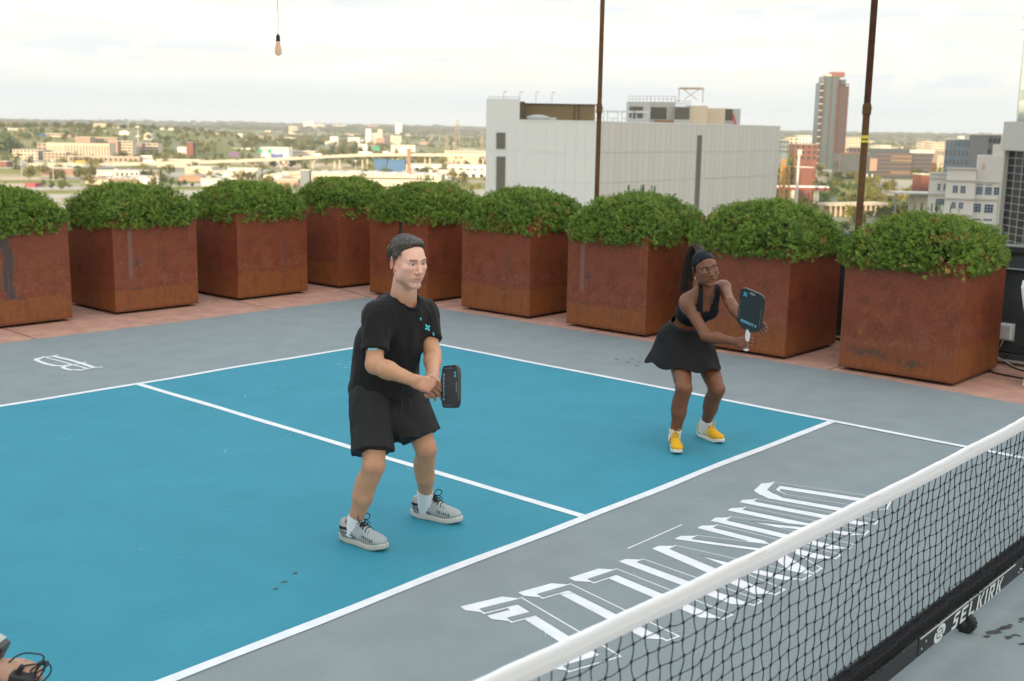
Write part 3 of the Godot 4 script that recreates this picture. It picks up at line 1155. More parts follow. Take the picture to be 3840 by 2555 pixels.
	for x4 in [-1.79, 0.06, 2.02]:
		mb = MB.new()
		mb.bevel(at3(x4, 0.118, Z + 0.004), Vector3(1.235 if x4 == 0.06 else 2.44 if x4 < 0.0 else 2.64, 0.082, 0.012), 0.003)
		var board := part("base_board", mb, mat(lin(0.020, 0.022, 0.022), 0.5), t)
		mb = MB.new()
		if x4 == 0.06:
			for sx in [-0.59, -0.55, 0.55, 0.60]:
				mb.lathe(Transform3D(Basis(Vector3.RIGHT, PI * 0.5), Vector3(x4 + sx, 0.112 + 0.02 * sin(sx * 90.0), Z + 0.0105)), PackedVector2Array([Vector2(0.007, 0), Vector2(0.006, 0.004), Vector2(0, 0.005)]), 8)
			part("rivet", mb, M.steel, board)
	mb = MB.new()
	mb.box(at3(0.0, 0.155, Z + 0.0115), Vector3(1.10, 0.005, 0.003))
	part("white_rule", mb, mat(lin(0.55, 0.6, 0.6)), t)
	bar_lettering(t, Z + 0.0115)
	for x5 in [0.62, 0.70]:
		mb = MB.new()
		mb.lathe(Transform3D(Basis(Vector3.RIGHT, PI * 0.5), Vector3(x5, 0.112, Z + 0.012)), PackedVector2Array([Vector2(0.009, 0), Vector2(0.009, 0.004), Vector2(0.005, 0.009), Vector2(0, 0.010)]), 8)
		part("bolt", mb, M.steel, t)
	# wheels under the bar
	for x6 in [-1.9, -0.012, 1.9]:
		mb = MB.new()
		mb.lathe(Transform3D(Basis(Vector3.FORWARD, PI * 0.5), Vector3(x6, 0.044, Z + 0.0)), PackedVector2Array([Vector2(0.0, -0.02), Vector2(0.036, -0.02), Vector2(0.042, -0.014), Vector2(0.042, 0.014), Vector2(0.036, 0.02), Vector2(0.0, 0.02)]), 20)
		for k in 14:
			var an := TAU * k / 14.0
			mb.box(Transform3D(Basis(Vector3.RIGHT, an), Vector3(x6, 0.044 + cos(an) * 0.0415, Z + sin(an) * 0.0415)), Vector3(0.036, 0.005, 0.011))
		var wheel := part("wheel", mb, mat(lin(0.012, 0.012, 0.012), 0.6), t)
		mb = MB.new()
		mb.lathe(Transform3D(Basis(Vector3.FORWARD, PI * 0.5), Vector3(x6, 0.044, Z)), PackedVector2Array([Vector2(0.0, -0.024), Vector2(0.012, -0.023), Vector2(0.014, -0.018)]), 10)
		part("hub", mb, mat(lin(0.04, 0.04, 0.04), 0.4), wheel)
	for s in [-1.0, 1.0]:
		mb = MB.new()
		mb.tube(PackedVector3Array([Vector3(3.36 * s, 0.0, Z - 0.03), Vector3(3.36 * s, 0.93, Z - 0.03)]), 0.024, 12)
		part("net_post", mb, mat(lin(0.018, 0.019, 0.020), 0.42), t)
		mb = MB.new()
		mb.bevel(at3(3.36 * s, 0.03, Z), Vector3(0.06, 0.05, 1.0), 0.006)
		part("foot", mb, mat(lin(0.018, 0.019, 0.020), 0.42), t)


func bar_lettering(t: Node3D, z: float) -> void:
	# slanted block capitals, each cut from convex pieces; x runs right, y up, height 1
	var white := mat(lin(0.66, 0.72, 0.71), 0.55)
	var A := {
		"S": [[[0.05, 0], [0.5, 0], [0.5, 0.2], [0.0, 0.2]], [[0.34, 0.2], [0.5, 0.2], [0.5, 0.58], [0.34, 0.5]], [[0.05, 0.42], [0.5, 0.42], [0.5, 0.60], [0.05, 0.60]], [[0.05, 0.5], [0.21, 0.5], [0.21, 0.9], [0.05, 0.8]], [[0.05, 0.8], [0.55, 0.8], [0.6, 1.0], [0.15, 1.0]]],
		"E": [[[0, 0], [0.16, 0], [0.16, 1], [0, 1]], [[0.15, 0], [0.5, 0], [0.5, 0.2], [0.15, 0.2]], [[0.15, 0.4], [0.44, 0.4], [0.44, 0.6], [0.15, 0.6]], [[0.15, 0.8], [0.55, 0.8], [0.58, 1], [0.15, 1]]],
		"L": [[[0, 0], [0.16, 0], [0.16, 1], [0, 1]], [[0.15, 0], [0.5, 0], [0.53, 0.2], [0.15, 0.2]]],
		"K": [[[0, 0], [0.16, 0], [0.16, 1], [0, 1]], [[0.2, 0.5], [0.42, 1], [0.6, 1], [0.36, 0.5]], [[0.2, 0.5], [0.36, 0.5], [0.55, 0], [0.38, 0]]],
		"I": [[[0, 0], [0.16, 0], [0.16, 1], [0, 1]]],
		"R": [[[0, 0], [0.16, 0], [0.16, 1], [0, 1]], [[0.15, 0.82], [0.42, 0.82], [0.52, 1], [0.15, 1]], [[0.36, 0.45], [0.52, 0.5], [0.52, 1.0], [0.36, 0.9]], [[0.2, 0.36], [0.5, 0.4], [0.5, 0.56], [0.2, 0.52]], [[0.2, 0.42], [0.36, 0.42], [0.52, 0], [0.36, 0]]],
	}
	var H := 0.066
	var x := -0.218
	for ch in ["S", "E", "L", "K", "I", "R", "K"]:
		var mb := MB.new()
		var wide := 0.16 if ch == "I" else 0.55
		var lift := 0.0
		for poly in A[ch]:
			var q := PackedVector2Array()
			for p in poly:
				var xx: float = p[0] * 0.125
				q.append(Vector2(x + xx + (p[1] as float) * 0.020, -(0.0785 + (p[1] as float) * H)))
			lift += 0.0001
			mb.prism(Transform3D(Basis(Vector3.RIGHT, PI * 0.5), Vector3(0, 0, z + lift)), q, 0.0, 0.0)
		x += wide * 0.125 + 0.0265
		part("bar_letter", mb, white, t)
	# the round emblem before the word: two facing hooks in an oval
	var em := MB.new()
	for half in 2:
		for seg in 7:
			var a0 := PI * (0.02 + half) + PI * 0.93 * seg / 7.0 - 0.5
			var a1 := PI * (0.02 + half) + PI * 0.93 * (seg + 1) / 7.0 - 0.5
			var c := Vector2(-0.345, 0.112)
			var q2 := PackedVector2Array()
			for e in [[a0, 1.0], [a1, 1.0], [a1, 0.6], [a0, 0.6]]:
				var o := Vector2(cos(e[0]) * 0.058, sin(e[0]) * 0.036) * (e[1] as float)
				o.x += o.y * 0.35
				q2.append(Vector2(c.x + o.x, -(c.y + o.y)))
			em.prism(Transform3D(Basis(Vector3.RIGHT, PI * 0.5), Vector3(0, 0, z)), q2, 0.0, 0.0)
	for s in [-1.0, 1.0]:
		var q3 := PackedVector2Array()
		for p3 in [[-0.03, 0.002], [0.022, 0.002], [0.03, 0.014], [-0.022, 0.014]]:
			q3.append(Vector2(-0.345 + p3[0], -(0.112 + (p3[1] as float) * s)))
		em.prism(Transform3D(Basis(Vector3.RIGHT, PI * 0.5), Vector3(0, 0, z + 0.0002)), q3, 0.0, 0.0)
	part("bar_emblem", em, white, t)


# ---------------------------------------------------------------- small things
func small_things() -> void:
	# hanging bulb
	var at := Vector3(1.30, 2.70, -4.40)
	var t := thing("hanging_bulb", "amber glass teardrop bulb in a black socket hanging from a thin cord", "light bulb", at)
	var glass := mat(Color(0.86, 0.60, 0.26, 0.45), 0.05)
	glass.transparency = BaseMaterial3D.TRANSPARENCY_ALPHA
	var mb := MB.new()
	mb.lathe(Transform3D(), PackedVector2Array([Vector2(0.0, -0.006), Vector2(0.006, -0.003), Vector2(0.020, 0.004), Vector2(0.029, 0.014), Vector2(0.032, 0.028), Vector2(0.029, 0.055), Vector2(0.022, 0.085), Vector2(0.0175, 0.108), Vector2(0.016, 0.12)]), 20)
	part("glass", mb, glass, t)
	mb = MB.new()
	for k in 5:
		var a := TAU * k / 5.0
		mb.tube(PackedVector3Array([Vector3(cos(a) * 0.006, 0.11, sin(a) * 0.006), Vector3(cos(a) * 0.013, 0.03, sin(a) * 0.013)]), 0.0012, 4)
	part("filament", mb, mat(lin(0.5, 0.28, 0.08), 0.4), t)
	mb = MB.new()
	mb.lathe(Transform3D(), PackedVector2Array([Vector2(0.0, 0.118), Vector2(0.0195, 0.118), Vector2(0.0195, 0.131), Vector2(0.017, 0.133), Vector2(0.0175, 0.155), Vector2(0.014, 0.166), Vector2(0.006, 0.173), Vector2(0.002, 0.185)]), 16)
	part("socket", mb, M.black, t)
	mb = MB.new()
	var cord := PackedVector3Array()
	for k in 25:
		cord.append(Vector3(0.004 * sin(k * 0.7), 0.18 + k * 0.07, 0.003 * sin(k * 1.1)))
	mb.tube(cord, 0.0022, 5)
	part("cord", mb, mat(lin(0.06, 0.035, 0.02)), t)
	# the wire that carries it, above the picture
	mb = MB.new()
	var wire := PackedVector3Array()
	for k in 41:
		var u := k / 40.0
		wire.append(Vector3(lerpf(-9.0, 6.4, u), 4.4 + 1.4 * pow(u - 0.66, 2.0), lerpf(-4.2, -4.48, u)))
	mb.tube(wire, 0.003, 5)
	tag(part("support_wire", mb, M.steel), "thin steel wire strung above the court", "wire")
	# the socket box on the wall and its cables
	t = thing("outlet_box", "white weatherproof outlet box on the dark wall right of the last planter", "outlet", Vector3(6.285, 0.31, 0.155))
	mb = MB.new()
	mb.bevel(at3(-0.03, 0, 0), Vector3(0.075, 0.155, 0.12), 0.014)
	part("cover", mb, mat(lin(0.55, 0.57, 0.57), 0.5), t)
	mb = MB.new()
	mb.bevel(at3(0.003, -0.004, 0.0), Vector3(0.012, 0.17, 0.135), 0.004)
	part("back_box", mb, mat(lin(0.4, 0.42, 0.42), 0.5), t)
	mb = MB.new()
	mb.tube(spline([Vector3(6.25, 0.235, 0.14), Vector3(6.23, 0.15, 0.12), Vector3(6.21, 0.08, 0.11), Vector3(6.15, 0.05, 0.2), Vector3(6.09, 0.02, 0.32), Vector3(6.05, 0.012, 0.42), Vector3(6.06, 0.03, 0.6)], 6), 0.006, 6)
	tag(part("pale_cable", mb, mat(lin(0.42, 0.38, 0.32))), "pale grey cable running down from the white outlet box to the floor", "cable")
	mb = MB.new()
	mb.tube(spline([Vector3(6.24, 0.20, 0.16), Vector3(6.2, 0.1, 0.1), Vector3(6.16, 0.03, 0.08), Vector3(6.02, 0.012, 0.02), Vector3(5.86, 0.012, 0.09), Vector3(5.72, 0.012, 0.26), Vector3(5.66, 0.012, 0.5), Vector3(5.64, 0.012, 0.8)], 7), 0.008, 6)
	tag(part("black_cable", mb, M.rubber), "black cable lying in a loop on the floor beside the last planter", "cable")
	mb = MB.new()
	mb.tube(spline([Vector3(6.27, 0.24, 0.42), Vector3(6.2, 0.13, 0.25), Vector3(6.18, 0.05, 0.18), Vector3(6.1, 0.01, 0.3), Vector3(5.95, 0.01, 0.55)], 6), 0.006, 6)
	tag(part("thin_cable", mb, M.rubber), "thin black cable slanting along the foot of the dark wall", "cable")
	# the white chair that just enters the frame at the right
	t = thing("plastic_chair", "white moulded chair whose back edge enters at the right edge of the photo", "chair", Vector3(5.62, 0, 0.76), 0.0)
	var white := mat(lin(0.62, 0.65, 0.65), 0.45)
	mb = MB.new()
	for k in 8:
		var y := 0.46 + k * 0.055
		var w := 0.20 + 0.025 * sin(PI * k / 7.0)
		var dz := -0.10 + 0.0 - 0.10 * (k / 7.0)
		var y2 := y + 0.055
		var w2 := 0.20 + 0.025 * sin(PI * (k + 1) / 7.0) if k < 7 else 0.13
		var dz2 := -0.10 - 0.10 * ((k + 1) / 7.0)
		mb.quad(Vector3(-w, y, dz - 0.03), Vector3(w, y, dz - 0.03), Vector3(w2, y2, dz2 - 0.03), Vector3(-w2, y2, dz2 - 0.03), Vector3.BACK)
		mb.quad(Vector3(-w, y, dz - 0.045), Vector3(w, y, dz - 0.045), Vector3(w2, y2, dz2 - 0.045), Vector3(-w2, y2, dz2 - 0.045), Vector3.FORWARD)
		for s in [-1.0, 1.0]:
			mb.quad(Vector3(s * w, y, dz - 0.045), Vector3(s * w, y, dz - 0.03), Vector3(s * w2, y2, dz2 - 0.03), Vector3(s * w2, y2, dz2 - 0.045), Vector3(s, 0, 0))
	part("backrest", mb, white, t)
	mb = MB.new()
	mb.bevel(at3(0, 0.445, 0.08), Vector3(0.42, 0.025, 0.42), 0.01)
	part("seat", mb, white, t)
	for sx in [-1, 1]:
		for sz in [-1, 1]:
			mb = MB.new()
			mb.tube(PackedVector3Array([Vector3(sx * 0.17, 0.44, 0.08 + sz * 0.17), Vector3(sx * 0.21, 0.0, 0.08 + sz * 0.22)]), 0.014, 8)
			part("leg", mb, white, t)


func spline(pts: Array, per: int) -> PackedVector3Array:
	var out := PackedVector3Array()
	for i in pts.size() - 1:
		var a: Vector3 = pts[maxi(i - 1, 0)]
		var b: Vector3 = pts[i]
		var c: Vector3 = pts[i + 1]
		var d: Vector3 = pts[mini(i + 2, pts.size() - 1)]
		for k in per:
			out.append(b.cubic_interpolate(c, a, d, float(k) / per))
	out.append(pts[-1])
	return out


# ---------------------------------------------------------------- bodies as smooth fields
# Shapes (tapered capsules, ellipsoids, flat-ended cones) joined by a smooth minimum; meshed by surface nets.
class Field:
	const CAP := 0
	const ELL := 1
	const CONE := 2      # like CAP, but cut flat at b (a hem)
	const CUT := 3       # subtracts a capsule
	const CUTELL := 4    # subtracts an ellipsoid
	const PLANE := 5     # keeps what lies behind the plane (point a, normal b)
	const TUBE := 6      # cut flat at both ends
	var kind := PackedInt32Array()
	var a := PackedVector3Array()
	var b := PackedVector3Array()
	var ra := PackedFloat32Array()
	var rb := PackedFloat32Array()
	var k := PackedFloat32Array()
	var back: Array[Transform3D] = []
	var big := PackedFloat32Array()    # bounding radius
	var mid := PackedVector3Array()
	var frame := Transform3D()         # where the next shapes are given
	var wrinkle: FastNoiseLite
	var fold := 0.0
	var stretch := Vector3.ONE

	func _add(t: int, p: Vector3, q: Vector3, r1: float, r2: float, kk: float, bk: Transform3D, rad: float) -> void:
		kind.append(t)
		a.append(p)
		b.append(q)
		ra.append(r1)
		rb.append(r2)
		k.append(kk)
		back.append(bk)
		big.append(rad)
		mid.append((p + q) * 0.5)

	func cap(p: Vector3, q: Vector3, r1: float, r2: float, kk := 0.02, t := CAP) -> void:
		var u := frame * p
		var w := frame * q
		_add(t, u, w, r1, r2, kk, Transform3D(), u.distance_to(w) * 0.5 + maxf(r1, r2))

	func ell(c: Vector3, r: Vector3, kk := 0.02, rot := Basis(), t := ELL) -> void:
		var x := frame * Transform3D(rot * Basis.from_scale(r), c)
		_add(t, x.origin, x.origin, minf(r.x, minf(r.y, r.z)), 0.0, kk, x.affine_inverse(), maxf(r.x, maxf(r.y, r.z)))

	func plane(p: Vector3, nn: Vector3, kk := 0.004) -> void:
		_add(PLANE, frame * p, (frame.basis * nn).normalized(), 0, 0, kk, Transform3D(), 100.0)

	func near(p: Vector3, reach: float) -> PackedInt32Array:
		var out := PackedInt32Array()
		for i in kind.size():
			if mid[i].distance_to(p) < big[i] + reach + k[i]:
				out.append(i)
		return out

	func at(p: Vector3, ids: PackedInt32Array) -> float:
		var d := 1.0
		for i in ids:
			var e: float
			var t := kind[i]
			var kk := k[i]
			if t == ELL or t == CUTELL:
				var q: Vector3 = back[i] * p
				var l := q.length()
				# distance to an ellipsoid, to first order
				var g := (back[i].basis.transposed() * q).length()
				e = (l - 1.0) * l / maxf(g, 1e-5)
			elif t == PLANE:
				e = (p - a[i]).dot(b[i])
			else:
				var ab := b[i] - a[i]
				var h := (p - a[i]).dot(ab) / ab.length_squared()
				var hc := clampf(h, 0.0, 1.0)
				e = (p - a[i] - ab * hc).length() - lerpf(ra[i], rb[i], hc)
				if t == CONE:
					e = maxf(e, (h - 1.0) * ab.length())
				elif t == TUBE:
					e = maxf(e, maxf(h - 1.0, -h) * ab.length())
			if t == CUT or t == CUTELL:
				e = -e
				var h2 := maxf(kk - absf(d - e), 0.0) / maxf(kk, 1e-6)
				d = maxf(d, e) + h2 * h2 * kk * 0.25
			elif t == PLANE:
				var h3 := maxf(kk - absf(d - e), 0.0) / maxf(kk, 1e-6)
				d = maxf(d, e) + h3 * h3 * kk * 0.25
			else:
				var h4 := maxf(kk - absf(d - e), 0.0) / maxf(kk, 1e-6)
				d = minf(d, e) - h4 * h4 * kk * 0.25
		if fold > 0.0:
			d += wrinkle.get_noise_3dv(p * stretch) * fold
		return d

	# meshes the field inside a box; `hole` boxes are left to a finer pass. paint(p, n) -> Color
	func skin(mb: MB, lo: Vector3, hi: Vector3, cell: float, paint: Callable, holes: Array = []) -> void:
		var nx := int(ceil((hi.x - lo.x) / cell / 8.0)) * 8
		var ny := int(ceil((hi.y - lo.y) / cell / 8.0)) * 8
		var nz := int(ceil((hi.z - lo.z) / cell / 8.0)) * 8
		var sx := nx + 1
		var sy := ny + 1
		var sxy := sx * sy
		var val := PackedFloat32Array()
		val.resize(sxy * (nz + 1))
		val.fill(9.0)
		var blocks := []
		var half := cell * 4.0 * 1.7321
		for bz in nz / 8:
			for by in ny / 8:
				for bx in nx / 8:
					var c := lo + Vector3(bx * 8 + 4, by * 8 + 4, bz * 8 + 4) * cell
					var ids := near(c, half + 0.01)
					if ids.is_empty():
						continue
					if absf(at(c, ids)) > half * 1.15 + 0.012 + fold:
						continue
					blocks.append([Vector3i(bx * 8, by * 8, bz * 8), ids])
					for z in 9:
						for y in 9:
							var row := bx * 8 + (by * 8 + y) * sx + (bz * 8 + z) * sxy
							for x in 9:
								if val[row + x] == 9.0:
									val[row + x] = at(lo + Vector3(bx * 8 + x, by * 8 + y, bz * 8 + z) * cell, ids)
		var vert := {}
		var pos := PackedVector3Array()
		var nor := PackedVector3Array()
		var tint := PackedColorArray()
		var off := [0, 1, sx, sx + 1, sxy, sxy + 1, sxy + sx, sxy + sx + 1]
		var cor := [Vector3(0, 0, 0), Vector3(1, 0, 0), Vector3(0, 1, 0), Vector3(1, 1, 0), Vector3(0, 0, 1), Vector3(1, 0, 1), Vector3(0, 1, 1), Vector3(1, 1, 1)]
		var edges := [[0, 1], [2, 3], [4, 5], [6, 7], [0, 2], [1, 3], [4, 6], [5, 7], [0, 4], [1, 5], [2, 6], [3, 7]]
		var e1 := Vector3(1, -1, -1)
		var e2 := Vector3(-1, -1, 1)
		var e3 := Vector3(-1, 1, -1)
		var e4 := Vector3(1, 1, 1)
		var cells := PackedInt32Array()
		for bl in blocks:
			var o: Vector3i = bl[0]
			var ids: PackedInt32Array = bl[1]
			for z in 8:
				for y in 8:
					var row := o.x + (o.y + y) * sx + (o.z + z) * sxy
					for x in 8:
						var i := row + x
						var s := 0
						for j in 8:
							if val[i + off[j]] < 0.0:
								s += 1
						if s == 0 or s == 8:
							continue
						var sum := Vector3.ZERO
						var m := 0
						for ed in edges:
							var v0 := val[i + off[ed[0]]]
							var v1 := val[i + off[ed[1]]]
							if (v0 < 0.0) != (v1 < 0.0):
								sum += (cor[ed[0]] as Vector3).lerp(cor[ed[1]], v0 / (v0 - v1))
								m += 1
						var p := lo + (Vector3(o.x + x, o.y + y, o.z + z) + sum / m) * cell
						var h := cell * 0.35
						var g := e1 * at(p + e1 * h, ids) + e2 * at(p + e2 * h, ids) + e3 * at(p + e3 * h, ids) + e4 * at(p + e4 * h, ids)
						g = g.normalized()
						p -= g * clampf(at(p, ids), -cell * 0.5, cell * 0.5)
						vert[i] = pos.size()
						cells.append(i)
						pos.append(p)
						nor.append(g)
						tint.append(paint.call(p, g))
		var steps := [1, sx, sxy]
		var step_of := {0: [sx, sxy], 1: [sxy, 1], 2: [1, sx]}
		for i in cells:
			for ax in 3:
				var v0 := val[i]
				var v1 := val[i + steps[ax]]
				if v0 == 9.0 or v1 == 9.0 or (v0 < 0.0) == (v1 < 0.0):
					continue
				var u: int = step_of[ax][0]
				var w: int = step_of[ax][1]
				var q := [i, i - u, i - u - w, i - w]
				var ok := true
				for j in 4:
					if not vert.has(q[j]):
						ok = false
						break
				if not ok:
					continue
				var p0 := [vert[q[0]], vert[q[1]], vert[q[2]], vert[q[3]]]
				var ctr := pos[p0[0]]
				var skip := false
				for hb in holes:
					if (hb as AABB).has_point(ctr) and (hb as AABB).has_point(pos[p0[2]]):
						skip = true
				if skip:
					continue
				for t in [[0, 1, 2], [0, 2, 3]]:
					var ia: int = p0[t[0]]
					var ib: int = p0[t[1]]
					var ic: int = p0[t[2]]
					var gg := (pos[ic] - pos[ia]).cross(pos[ib] - pos[ia])
					if gg.dot(nor[ia] + nor[ib] + nor[ic]) < 0.0:
						var tmp := ib
						ib = ic
						ic = tmp
					for v in [ia, ib, ic]:
						mb.v.append(pos[v])
						mb.n.append(nor[v])
						mb.uv.append(Vector2(pos[v].x, pos[v].y))
						mb.c.append(tint[v])


# a frame with its y axis along `up` and its z axis as near `front` as it can be
func look_frame(at: Vector3, up: Vector3, front: Vector3) -> Transform3D:
	var y := up.normalized()
	var x := y.cross(front).normalized()
	var z := x.cross(y).normalized()
	return Transform3D(Basis(x, y, z), at)


# one hand. frame: origin at the wrist, y towards the knuckles, z out of the back of the hand, x towards the thumb side (side = 1) or away (side = -1)
# curls: per finger [bend at knuckle, middle, tip, spread] in radians; thumb: [direction in the frame, direction of its end]
func add_hand(f: Field, x: Transform3D, s: float, side: float, curls: Array, thumb: Array, long := 0.185) -> Array:
	f.frame = x
	var u := long / 0.185 * s
	var palm := 0.088 * u
	var off := [0.030, 0.0105, -0.0095, -0.028]
	var reach := [0.0, 0.004, 0.0, -0.008]
	var lens := [[0.043, 0.026, 0.021], [0.048, 0.030, 0.022], [0.044, 0.028, 0.022], [0.034, 0.021, 0.019]]
	var rads := [0.0092, 0.0094, 0.0088, 0.0078]
	for i in 4:
		var kx: float = off[i] * u * side
		f.cap(Vector3(kx * 0.55, 0.004 * u, 0), Vector3(kx, palm + reach[i] * u, 0.002), 0.0145 * u, 0.0115 * u, 0.014)
	f.cap(Vector3(0.012 * side * u, 0.01, -0.006 * u), Vector3(0.034 * side * u, 0.042 * u, -0.008 * u), 0.0135 * u, 0.0115 * u, 0.012)
	f.cap(Vector3(-0.02 * side * u, 0.015, -0.005 * u), Vector3(-0.026 * side * u, 0.05 * u, -0.006 * u), 0.012 * u, 0.011 * u, 0.012)
	var tips := []
	for i in 4:
		var c: Array = curls[i]
		var p := Vector3(off[i] * u * side, palm + reach[i] * u, 0.001)
		var bend := 0.0
		var r: float = rads[i] * u
		for j in 3:
			bend += c[j]
			var d := Vector3(sin(c[3]) * side, cos(bend) * cos(c[3]), -sin(bend)).normalized()
			var q: Vector3 = p + d * (lens[i][j] as float) * u
			f.cap(p, q, r, r * 0.93, 0.003 if j else 0.006)
			r *= 0.93
			p = q
		tips.append(x * p)
	var tp := Vector3(0.024 * side * u, 0.022 * u, -0.008 * u)
	var t1 := tp + (thumb[0] as Vector3).normalized() * 0.042 * u
	var t2 := t1 + (thumb[1] as Vector3).normalized() * 0.030 * u
	var t3 := t2 + (thumb[2] as Vector3).normalized() * 0.024 * u
	f.cap(tp, t1, 0.0135 * u, 0.0108 * u, 0.01)
	f.cap(t1, t2, 0.0105 * u, 0.0098 * u, 0.003)
	f.cap(t2, t3, 0.0098 * u, 0.0085 * u, 0.003)
	f.frame = Transform3D()
	return tips


# a head: origin midway between the ears, y up, z forward, x to its own left; s scales it
func add_head(f: Field, x: Transform3D, s: float, fem: float) -> void:
	var h := x
	h.basis = h.basis.scaled_local(Vector3.ONE * s)
	f.frame = Transform3D(x.basis, x.origin)
	var v := func(a: float, b: float, c: float) -> Vector3: return Vector3(a, b, c) * s
	f.ell(v.call(0, 0.034, -0.014), v.call(0.0745, 0.090, 0.097), 0.02)
	f.ell(v.call(0, 0.030, 0.030), v.call(0.062, 0.068, 0.060), 0.02)
	f.ell(v.call(0, -0.032, 0.026), v.call(0.058 - 0.004 * fem, 0.074, 0.062), 0.03)
	for e in [-1.0, 1.0]:
		f.cap(v.call(0.053 * e, -0.035, -0.004), v.call(0.047 * e, -0.062, 0.010), 0.0145 * s, (0.0145 - 0.003 * fem) * s, 0.03)
		f.cap(v.call(0.047 * e, -0.062, 0.010), v.call(0.017 * e, -0.097, 0.066), (0.0135 - 0.002 * fem) * s, 0.0135 * s, 0.024)
		f.ell(v.call(0.043 * e, -0.012, 0.062), v.call(0.021, 0.017, 0.020), 0.026)
		f.cap(v.call(0.010 * e, 0.0255, 0.0855), v.call(0.044 * e, 0.027, 0.069), (0.0092 - 0.002 * fem) * s, 0.009 * s, 0.018)
	f.ell(v.call(0, -0.099, 0.073), v.call(0.021 - 0.003 * fem, 0.015, 0.013), 0.02)
	# nose
	f.cap(v.call(0, 0.020, 0.084), v.call(0, -0.026, 0.1045 - 0.003 * fem), 0.0078 * s, 0.0098 * s, 0.010)
	f.ell(v.call(0, -0.030, 0.105 - 0.002 * fem), v.call(0.0125, 0.010, 0.0115), 0.008)
	for e in [-1.0, 1.0]:
		f.ell(v.call((0.0135 + 0.003 * fem) * e, -0.0335, 0.0945), v.call(0.0088, 0.0078, 0.0105), 0.006)
		# eye sockets
		f.ell(v.call(0.0315 * e, 0.0085, 0.0985), v.call(0.0185, 0.0105, 0.0165), 0.014, Basis(), Field.CUTELL)
		f.ell(v.call(0.0315 * e, 0.0085, 0.0745), v.call(0.0165, 0.0125, 0.0130), 0.004)
		# nostrils
		f.ell(v.call(0.0072 * e, -0.0405, 0.1015), v.call(0.0034, 0.003, 0.0052), 0.002, Basis(), Field.CUTELL)
		# the slit between the lids, where the eyeball shows
		f.ell(v.call(0.0312 * e, 0.0082, 0.0895), v.call(0.0134, 0.0072 + 0.001 * fem, 0.0125), 0.0015, Basis(Vector3.BACK, -0.08 * e), Field.CUTELL)
	# mouth
	f.ell(v.call(0, -0.0625, 0.0785), v.call(0.029, 0.020, 0.0135), 0.014)
	for e in [-1.0, 1.0]:
		f.ell(v.call(0.040 * e, -0.047, 0.045), v.call(0.020, 0.026, 0.022), 0.03)
	f.cap(v.call(-0.018, -0.0605, 0.0855), v.call(0, -0.0570, 0.0925), 0.0036 * s, 0.0048 * s, 0.006)
	f.cap(v.call(0.018, -0.0605, 0.0855), v.call(0, -0.0570, 0.0925), 0.0036 * s, 0.0048 * s, 0.006)
	f.cap(v.call(-0.012, -0.0700, 0.0875), v.call(0.012, -0.0700, 0.0875), (0.0052 + 0.0012 * fem) * s, (0.0052 + 0.0012 * fem) * s, 0.006)
	f.cap(v.call(-0.022, -0.0635, 0.0905), v.call(0, -0.0632, 0.1015), 0.0016 * s, 0.0019 * s, 0.003, Field.CUT)
	f.cap(v.call(0.022, -0.0635, 0.0905), v.call(0, -0.0632, 0.1015), 0.0016 * s, 0.0019 * s, 0.003, Field.CUT)
	# crease between lip and chin
	f.cap(v.call(-0.012, -0.0835, 0.094), v.call(0.012, -0.0835, 0.094), 0.0045 * s, 0.0045 * s, 0.012, Field.CUT)
	# ears
	for e in [-1.0, 1.0]:
		var tilt := Basis(Vector3.UP, 0.60 * e) * Basis(Vector3.RIGHT, -0.2)
		f.ell(v.call(0.0795 * e, 0.003, -0.019), v.call(0.0075, 0.0325, 0.0200), 0.004, tilt)
		f.ell(v.call(0.0725 * e, -0.022, 0.0), v.call(0.0065, 0.012, 0.009), 0.006, tilt)
		f.ell(v.call(0.0855 * e, 0.003, -0.0145), v.call(0.0065, 0.0205, 0.0115), 0.003, tilt, Field.CUTELL)
	f.frame = Transform3D()


# ---------------------------------------------------------------- people
func skin_mat(rough: float) -> StandardMaterial3D:
	var m := vmat(rough, 0.45)
	m.subsurf_scatter_enabled = true
	m.subsurf_scatter_strength = 0.12
	return m


func eyes(parent: Node3D, x: Transform3D, s: float, iris: Color, gaze: Vector3) -> void:
	for e in [-1.0, 1.0]:
		var c := x * (Vector3(0.0312 * e, 0.0082, 0.0738) * s)
		var g := (x.basis * gaze).normalized()
		var fr := look_frame(c, g, x.basis.y)
		var mb := MB.new()
		var r := 0.0124 * s
		var prof := PackedVector2Array()
		for k in 13:
			var a := -PI * 0.5 + PI * k / 12.0
			prof.append(Vector2(cos(a) * r, sin(a) * r))
		mb.lathe(fr, prof, 16)
		var ball := part("eye", mb, mat(lin(0.52, 0.50, 0.47), 0.15), parent)
		mb = MB.new()
		mb.lathe(fr, PackedVector2Array([Vector2(0.0064 * s, r * 0.88), Vector2(0.0045 * s, r * 0.968), Vector2(0.0, r * 1.01)]), 14)
		part("iris", mb, mat(iris, 0.12), ball)
		mb = MB.new()
		mb.lathe(fr, PackedVector2Array([Vector2(0.0027 * s, r * 0.99), Vector2(0.0, r * 1.025)]), 10)
		part("pupil", mb, mat(lin(0.006, 0.006, 0.006), 0.1), ball)


